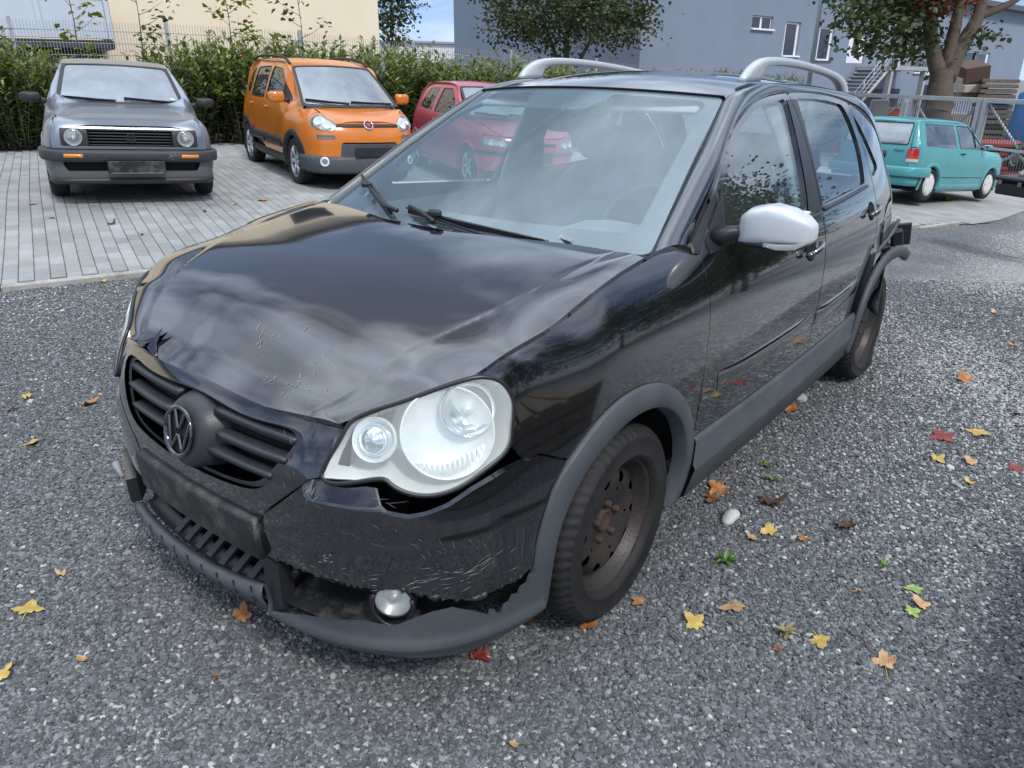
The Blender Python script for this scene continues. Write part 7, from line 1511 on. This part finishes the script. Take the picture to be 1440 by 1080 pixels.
# --- green-blue estate-tailed hatchback, seen from behind
teal_body = mat('teal_body', (.075, .33, .355), .33, coat=.4, var=.05, vscale=2, dirt=(.09, .27, .28), dscale=2.5, damt=.5)
tn = [.06, .03, .01, .0, .0, .0, .02, .10, .25, .4, .5, .6, .7, .8, .9]; tf = [.06, .03, .01, .0, .0, .0, .01, .05, .15, .24, .3, .4, .5, .6, .7]; tsd = [.06, .03, .01, .0, .0, .0, .006, .016, .035, .075, .115, .160, .21, .26, .33]; tt = [.05, .02, .005, .0, .0, .0, .004, .012, .032, .072, .115, .162, .215, .27, .34]
teal = dict(plan=[(.62, 0), (.62, .35), (.60, .55), (.55, .67), (.42, .735), (0, .765), (-1, .785), (-2.2, .78), (-2.7, .768), (-2.90, .745), (-2.975, .68), (-3.0, .56), (-3.005, .3), (-3.005, 0)], rows=[(0, tn), (.6, tn), (.95, tf), (1.5, tf), (1.9, tsd), (3.2, tsd), (3.9, tsd), (4.15, tt), (4.7, tt)], wb=2.335, R=.272, arch=.315, sill=.28, nose_s=.7, tw=.16, lip=.055, inset=.012,
            hood_edge=[(.57, .60), (.45, .64), (.3, .655), (0, .66), (-.35, .655)], hood_c=[(.60, .735), (.45, .775), (.2, .83), (-.1, .875), (-.35, .905)], hood_rear=[(-.34, .4), (-.33, .01)], hp=4, front_seam=[(1.0, .5), (.9, .55), (.8, .7), (.72, .745)],
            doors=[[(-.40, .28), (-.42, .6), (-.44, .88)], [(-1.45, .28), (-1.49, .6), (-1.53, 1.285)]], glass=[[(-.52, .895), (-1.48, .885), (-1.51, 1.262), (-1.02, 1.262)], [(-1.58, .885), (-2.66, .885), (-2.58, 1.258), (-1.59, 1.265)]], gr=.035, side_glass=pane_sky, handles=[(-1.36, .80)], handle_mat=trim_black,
            CL=[(-.40, .895), (-.60, 1.02), (-.80, 1.15), (-.97, 1.255), (-1.2, 1.292), (-1.8, 1.298), (-2.5, 1.285), (-2.74, 1.262), (-2.78, 1.20), (-2.85, 1.0), (-2.89, .86)], TE=[(-.38, .65, .905), (-.60, .615, 1.03), (-.80, .575, 1.16), (-1.0, .53, 1.285), (-1.25, .52, 1.325), (-1.8, .52, 1.333), (-2.5, .52, 1.318), (-2.74, .52, 1.292), (-2.80, .55, 1.22), (-2.89, .59, 1.0), (-2.935, .62, .86)], roof_k=(3, 7), crown=.025, ws_bc=(-.30, .905), ws_tc=(-.94, 1.31), rear_win=True,
            tail_s=.66, tail_z0=.52, q_lo=True, wipers=[((.03, -.05), (.09, -.5)), ((.03, .5), (.08, -.02))], mirror=(-.56, .83, .93, .15, .10, teal_body), seat_x=-1.2, belt=.90, wheel=wheel_cover, arch_f=45, sill_mat=teal_body)
TP = car_body('green_blue_car', 'turquoise older hatchback seen from behind, white wheel covers, by the gate', (-15.572, -1.119, -.679, math.radians(165.05), math.radians(4.0), math.radians(-.5)), teal_body, teal)
Lt_ = TP.w.L; E_ = lambda P: np.array([(Lt_-a, z_) for a, z_ in P])
rwin = fillet([(.0, .905), (.555, .905), (.515, 1.235), (.0, 1.245)], [0, .05, .05, 0])
for sg in (1, -1):
    pl = panel('tailgate', TP.w.at(.0), E_([(0, .55), (.645, .55), (.66, .62), (.62, .865), (.55, 1.285), (0, 1.292)]), teal_body, TP.root, .05, holes=[E_([(.0005, .905), (.545, .905), (.505, 1.238), (.0005, 1.246)])], rim=.012, flip=sg < 0) if False else None
full = lambda P: np.concatenate([[(a, z_) for a, z_ in P], [(-a, z_) for a, z_ in P[::-1]]])
tailfn = lambda u, z: TP.w.point(np.where(u >= 0, Lt_-np.abs(u), -(Lt_-np.abs(u))), z, 0)
panel('tailgate', tailfn, full([(.645, .56), (.66, .62), (.66, .80), (.63, .87), (.565, 1.285)]), teal_body, TP.root, .05, holes=[fillet(full([(.590, .895), (.545, 1.255)]), .05)], rim=.012, center=(-1.5, 0, .7))
tailf2 = lambda off: (lambda u, z: TP.w.point(np.where(u >= 0, Lt_-np.abs(u), -(Lt_-np.abs(u))), z, off))
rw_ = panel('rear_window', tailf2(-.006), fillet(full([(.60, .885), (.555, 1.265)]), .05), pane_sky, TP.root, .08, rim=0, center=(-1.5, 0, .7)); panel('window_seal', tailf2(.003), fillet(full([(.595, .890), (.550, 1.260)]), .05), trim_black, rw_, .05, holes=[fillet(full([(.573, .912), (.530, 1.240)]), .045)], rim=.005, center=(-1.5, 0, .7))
for sg in (1, -1):
    for z0, z1, m_ in ((.635, .685, mat('clear_lens', (.55, .5, .47), .25)), (.687, .735, mat('amber_red_lens', (.50, .055, .015), .2)), (.737, .845, red_lens)):
        P = [(.612, z0), (.80, z0), (.80, z1), (.612, z1)]; panel('tail_light', tailf2(.012), np.array([(a*sg, z_) for a, z_ in P]), m_, TP.root, .03, rim=.02, center=(-1.5, 0, .7))
def tailbar(name, s0, s1, prof, m_, n=36):
    G = np.array([[tailf2(o)(np.array([a]), np.array([z_]))[0] for o, z_ in prof] for a in np.linspace(s0, s1, n)]); b = MB(); b.grid(G, closev=True, capu=True); return b.build(name, m_, TP.root)
tailbar('rear_bumper', -1.18, 1.18, [(-.01, .40), (.05, .40), (.062, .42), (.062, .53), (.045, .555), (-.01, .56)], teal_body, 50)
tailbar('rear_valance', -.95, .95, [(-.02, .25), (.0, .25), (.004, .40), (-.02, .40)], teal_body); tailbar('plate', -.26, .26, [(.0, .68), (.012, .68), (.012, .79), (.0, .79)], trim_black, 12)
for sg in (-1,):
    fm_ = frame_at(tailf2(0), -.43*sg*-1 if False else -.44, .80, .004)
G_ = np.array(fm_.to_3x3()) if False else None
text_obj('lettering', 'POLO', .062, trim_black, TP.root, m4(np.stack([np.array([0, -1., 0]), np.array([.18, 0, .98]), np.array([-.98, 0, .18])], 1), tailf2(.004)(np.array([-.46]), np.array([.80]))[0]))
for sg in (1, -1):
    for x0, x1, z0, z1 in ((-.42, -2.02, .395, .408),): 
        b = MB(); b.tube([TP.w.point(float(TP.w.X(a)), .40, .002)*np.array([1, sg, 1]) for a in np.linspace(x0, x1, 12)], .006, 5); b.build('side_moulding', trim_black, TP.root)
    b = MB(); b.tube([TP.w.point(float(TP.w.X(-.86-.015*t)), .915+.32*t, .004)*np.array([1, sg, 1]) for t in np.linspace(0, 1, 6)], .009, 6); b.build('window_bar', trim_black, TP.root)
fp = panel('fuel_flap', TP.w.at(.003), TP.w.xz(rect(-1.86, .60, -1.72, .75, .02)), teal_body, TP.root, .05, rim=.006, flip=True)
panel('front_panel', TP.w.at(0), np.array([(-1.0, .28), (1.0, .28), (1.0, .5), (.9, .55), (.8, .7), (.72, .74), (-.72, .74), (-.8, .7), (-.9, .55), (-1.0, .5)]), teal_body, TP.root, .07, rim=.01)

# ------------------------------------------------------------------ fallen leaves, weeds, loose stones
def leaf_paint(name, a, b_):
    m = bpy.data.materials.new(name); m.use_nodes = True; t = m.node_tree; p = t.nodes['Principled BSDF']; p.inputs['Roughness'].default_value = .55
    co = N(t, 'ShaderNodeTexCoord'); n = N(t, 'ShaderNodeTexNoise'); n.inputs['Scale'].default_value = 2.2; n.inputs['Detail'].default_value = 7; t.links.new(co.outputs['Object'], n.inputs['Vector'])
    rp = N(t, 'ShaderNodeValToRGB'); e = rp.color_ramp.elements; e[0].position = .34; e[0].color = (*a, 1); e[1].position = .64; e[1].color = (*b_, 1); t.links.new(n.outputs[0], rp.inputs[0]); t.links.new(rp.outputs[0], p.inputs['Base Color'])
    w = N(t, 'ShaderNodeTexWave'); w.inputs['Scale'].default_value = 3.5; w.inputs['Distortion'].default_value = 2; t.links.new(co.outputs['Object'], w.inputs['Vector']); bp = N(t, 'ShaderNodeBump'); bp.inputs['Strength'].default_value = .12; bp.inputs['Distance'].default_value = .06; t.links.new(w.outputs['Fac'], bp.inputs['Height']); t.links.new(bp.outputs[0], p.inputs['Normal'])
    return m
LP = dict(yellow=leaf_paint('leaf_yellow', (.42, .27, .05), (.60, .44, .13)), tan=leaf_paint('leaf_tan', (.40, .20, .085), (.58, .38, .20)), orange=leaf_paint('leaf_orange', (.30, .095, .025), (.52, .23, .065)), brown=leaf_paint('leaf_brown', (.10, .042, .020), (.27, .12, .05)),
          darkbrown=leaf_paint('leaf_dark_brown', (.035, .02, .012), (.12, .06, .03)), red=leaf_paint('leaf_red', (.16, .022, .022), (.30, .05, .04)), green=leaf_paint('leaf_green', (.16, .28, .05), (.34, .46, .14)))
def maple_outline(seed, lobes=5):
    g = np.random.default_rng(seed); P = []
    tips = [(-150, .62), (-88, .92), (0, 1.05), (88, .92), (150, .62)]; tips = [(a+g.normal(0, 7), r*(1+g.normal(0, .08))) for a, r in tips]
    for i, (a, r) in enumerate(tips):
        if i: pa, pr = tips[i-1]; P.append(((a+pa)/2, .44+.06*g.random()))
        P += [(a-24, r*.66), (a-17, r*.78), (a-8, r*.84), (a, r), (a+9, r*.83), (a+17, r*.79), (a+25, r*.64)]
    P.append((180, .22)); a = np.radians([p[0] for p in P]); r = np.array([p[1] for p in P]); return np.stack([r*np.sin(a), r*np.cos(a)], 1)*.52
def oval_outline(seed): g = np.random.default_rng(seed); t = np.linspace(0, 6.283, 20, endpoint=False); return np.stack([.22*np.sin(t)*(1+.1*np.sin(3*t+g.random()*6)), .5*np.cos(t)], 1)
LMESH = {}
def leaf_mesh(shape, curl, seed):
    k = (shape, curl, seed)
    if k in LMESH: return LMESH[k]
    g = np.random.default_rng(seed+50); o = maple_outline(seed) if shape == 'maple' else oval_outline(seed); ph = g.random()*6.28; c = {'flat': .18, 'curl': .85, 'crumple': 1.1}[curl]
    def fn(u, v):
        r2 = u*u+v*v; z = c*(r2*.75+.18*np.sin(3*np.arctan2(v, u)+ph)*np.sqrt(r2)*2*.5-.10*np.abs(u))+.02*np.sin(14*u+ph)*np.sin(11*v)
        if curl == 'crumple': z = z+.12*np.sin(9*u+ph)*np.sin(8*v+2*ph)
        return np.stack([u*(1-.35*c*np.abs(u)), v, np.abs(z)+.015], -1)
    V, NN, F = panel_data(fn, o, .16, (), 0, (0, 0, -5)); n0 = len(V); st = np.array([(-.012, -.10, .03), (.012, -.10, .03), (.05, -.72, .02), (.03, -.73, .02)])
    me = bpy.data.meshes.new('fallen_leaf'); me.from_pydata(np.concatenate([V, st]).tolist(), [], [list(map(int, f)) for f in F]+[[n0, n0+1, n0+2, n0+3]]); me.polygons.foreach_set('use_smooth', [True]*len(me.polygons)); me.materials.append(LP['tan']); me.update(); LMESH[k] = me; return me
LEAVES = [(40, 860, 46, 'yellow', 'flat', 'yellow maple leaf lying alone at the lower left, left of the front bumper'), (4, 952, 34, 'yellow', 'curl', 'yellow-orange leaf cut off by the left picture edge near the bottom'), (116, 929, 24, 'tan', 'curl', 'small pale tan leaf with pebbles at the lower left'), (302, 954, 18, 'brown', 'crumple', 'tiny red-brown leaf on dark gravel below the front spoiler'),
          (341, 868, 34, 'orange', 'curl', 'upright orange-brown leaf just in front of the broken front spoiler'), (675, 924, 36, 'red', 'crumple', 'dark red leaf under the edge of the grey corner spoiler'), (742, 875, 38, 'brown', 'crumple', 'brown leaf tucked between corner spoiler and front tyre'), (829, 880, 36, 'orange', 'curl', 'orange-brown leaf touching the bottom of the front tyre'), (899, 849, 26, 'orange', 'curl', 'curled orange leaf right of the front tyre'),
          (872, 838, 16, 'brown', 'crumple', 'small brown leaf bit beside the front tyre'), (1034, 855, 46, 'tan', 'flat', 'large tan-orange maple leaf right of the front wheel'), (977, 878, 38, 'yellow', 'flat', 'yellow-green pointed leaf between front tyre and the tan maple leaf'), (1153, 902, 38, 'yellow', 'flat', 'bright yellow maple leaf in the middle of the right foreground'), (1244, 935, 42, 'tan', 'curl', 'tan-orange leaf lowest of the large leaves at the right'),
          (1283, 829, 28, 'green', 'flat', 'pale green leaf at the right, above a tan leaf'), (1296, 853, 30, 'tan', 'curl', 'tan leaf lying just below the pale green leaf'), (1281, 862, 26, 'green', 'flat', 'narrow green leaf under the tan leaf at the right'), (1207, 834, 18, 'orange', 'curl', 'small orange leaf left of the pale green leaf'), (1091, 914, 18, 'brown', 'crumple', 'small red-brown leaf by the dry grass tuft'), (722, 1048, 20, 'tan', 'curl', 'small tan leaf at the bottom edge of the picture'),
          (1010, 689, 38, 'orange', 'curl', 'orange-brown leaf, upper of two overlapping beside the sill'), (1003, 703, 30, 'brown', 'curl', 'brown leaf, lower of two overlapping beside the sill'), (1080, 709, 44, 'darkbrown', 'crumple', 'crumpled dark brown leaf right of the overlapping pair'), (1190, 741, 38, 'darkbrown', 'crumple', 'crumpled dark brown leaf alone in the middle right gravel'), (1058, 758, 22, 'tan', 'curl', 'tan leaf near the white stone'), (1083, 748, 30, 'yellow', 'crumple', 'yellow-brown folded leaf right of the white stone'), (1128, 760, 24, 'orange', 'curl', 'small orange leaf right of the yellow-brown folded leaf'),
          (1112, 576, 30, 'orange', 'curl', 'orange-brown leaf beside the pale stone at the sill'), (1325, 617, 40, 'red', 'flat', 'dark red maple leaf at the far right gravel'), (1375, 609, 34, 'yellow', 'flat', 'yellow leaf right of the dark red maple leaf'), (1318, 648, 26, 'yellow', 'curl', 'yellow leaf below the dark red maple leaf'), (1365, 652, 24, 'tan', 'curl', 'tan leaf below the yellow leaf at the right'), (1364, 681, 20, 'yellow', 'curl', 'small yellow-orange leaf, lowest of the right cluster'), (1428, 659, 26, 'red', 'flat', 'red leaf at the right picture edge'),
          (1357, 534, 32, 'orange', 'curl', 'orange leaf far back on the pale gravel at the right'), (1430, 583, 24, 'orange', 'flat', 'orange leaf at the right edge above the red one'), (1397, 440, 14, 'tan', 'curl', 'tiny tan leaf far back at the right'), (1427, 487, 16, 'orange', 'curl', 'small orange leaf far back by the right edge'), (44, 625, 32, 'yellow', 'flat', 'yellow leaf on gravel left of the bumper, at the left'), (124, 569, 28, 'orange', 'curl', 'orange leaf close to the front left corner of the black car'), (17, 577, 18, 'orange', 'curl', 'small orange leaf at the left edge'), (38, 560, 22, 'yellow', 'crumple', 'yellow-orange leaf above the small orange one at the left edge'),
          (88, 810, 18, 'tan', 'crumple', 'small curled tan leaf above the lone yellow maple leaf'), (289, 300, 11, 'tan', 'curl', 'small tan leaf on the paving, left of two orange ones'), (371, 284, 18, 'orange', 'curl', 'orange leaf on the paving in front of the orange car'), (330, 290, 11, 'yellow', 'curl', 'tiny yellow leaf on the paving between two leaves'), (73, 309, 13, 'orange', 'curl', 'small orange leaf on the paving below the silver car'), (157, 318, 16, 'darkbrown', 'crumple', 'dark brown leaf on the paving right below the silver car plate'), (47, 290, 12, 'tan', 'crumple', 'pale leaf scrap on the paving near the silver car tyre'), (200, 333, 9, 'darkbrown', 'crumple', 'tiny dark leaf scrap on the paving'), (145, 397, 13, 'yellow', 'crumple', 'yellow leaf against the kerb'), (414, 250, 9, 'brown', 'crumple', 'tiny brown leaf on the paving beside the orange car wheel')]
for i, (px, py, wpx, colr, curl, lab) in enumerate(LEAVES):
    p = gnd(px, py); dep = (p-CAM)@FWD; s = wpx*dep/FPX*1.05; shape = 'maple' if wpx > 14 else 'oval'; src = leaf_mesh(shape, curl, i % 5); me = src.copy(); me.materials[0] = LP[colr]
    o = link_mesh('fallen_leaf', me); up = .018 if paved(p[0], p[1]) else .006
    o.location = (p[0], p[1], p[2]+up); o.rotation_euler = (random.gauss(0, .16)+(.5 if i == 4 else 0), random.gauss(0, .16), random.uniform(0, 6.28)); o.scale = (s, s, s); tag(o, lab, 'leaf', 'fallen leaves on the lot')
def weed(px, py, wpx, label, m, n=9, seed=0):
    p = gnd(px, py); dep = (p-CAM)@FWD; s = wpx*dep/FPX; g = np.random.default_rng(seed); t_ = thing('weed', label, 'plant', (p[0], p[1], p[2]), group='small weeds in the gravel'); a = g.random(n)*6.28; el = g.uniform(.15, .8, n)
    D = np.stack([np.cos(a)*np.cos(el), np.sin(a)*np.cos(el), np.sin(el)], 1); L = s*.5*(.7+.6*g.random(n)); link_mesh('leaves', leaves_mesh('leaves', np.zeros((n, 3))+np.array([0, 0, .004]), D, np.tile([0, 0, 1.], (n, 1))+D*-.2, L, L*.36, g.random(n), m), None, t_)
    b = MB()
    for k in range(4): b.tube([(0, 0, 0), D[k]*L[k]*.5+np.array([0, 0, .004])], .0012, 4)
    b.build('stem', stem, t_)
weed_leaf = leaf_mat('weed_leaf', [(0, (.05, .12, .02)), (1, (.20, .34, .06)), (.5, (.10, .22, .04))]); dry = leaf_mat('dry_grass', [(0, (.25, .20, .10)), (1, (.45, .38, .2)), (.5, (.33, .27, .14))])
weed(1020, 790, 34, 'small green weed growing in the gravel right of the front wheel', weed_leaf, 16, 1); weed(1086, 676, 26, 'yellow-green weed beside the sill above the crumpled leaf', weed_leaf, 7, 2); weed(1078, 657, 22, 'tiny yellow-green weed further back beside the sill', weed_leaf, 6, 3); weed(1243, 797, 22, 'tiny green weed left above the pale green leaf', weed_leaf, 5, 4); weed(1105, 890, 34, 'dry straw-coloured grass tuft in the right foreground', dry, 16, 5); weed(1330, 283, 22, 'small grass tuft at the edge of the concrete apron', weed_leaf, 14, 6)
def pebble(px, py, wpx, label, colr, seed):
    p = gnd(px, py); dep = (p-CAM)@FWD; s = wpx*dep/FPX*.5; g = np.random.default_rng(seed); bm = bmesh.new(); bmesh.ops.create_icosphere(bm, subdivisions=3, radius=1.0); k = g.normal(0, 1, (5, 3))
    for v in bm.verts:
        c = np.array(v.co); f = 1+.30*sum(math.sin(1.9*(c@q)+i) for i, q in enumerate(k))/2.2; v.co = Vector(c*f*np.array([1.3, .85, .6])*s)
    for f in bm.faces: f.smooth = True
    me = bpy.data.meshes.new('stone'); bm.to_mesh(me); bm.free(); o = link_mesh('stone', me, mat('limestone_'+label.split()[0], colr, .85, var=.15, vscale=60, bump=.3, bscale=200)); o.location = (p[0], p[1], p[2]+s*.35); o.rotation_euler = (0, 0, g.random()*6.28); tag(o, label, 'stone')
pebble(1027, 732, 26, 'white knobbly stone on the gravel beside the front wheel', (.55, .54, .50), 1); pebble(1121, 562, 20, 'pale stone lying at the sill of the black car', (.42, .40, .37), 2)
# unseen pallets added outside the picture to cast the shadow on the gravel
PS = thing('shadow_pallets', 'unseen low pallet pile added to cast the shadow on the gravel at the right edge', 'pallets', (.62, 2.63, 0)); dk = mat('pallet_wood', (.18, .14, .10), .85, var=.3, vscale=9)
for lv in range(3):
    for xx in np.linspace(-1.5, 1.5, 9): b = MB(); b.bbox((xx, 0, .13+.145*lv), (.30, 1.2, .024), .003); b.build('board', dk, PS)
    for yy in (-.56, 0, .56): b = MB(); b.bbox((0, yy, .06+.145*lv), (3.3, .09, .10), .004); b.build('runner', dk, PS)
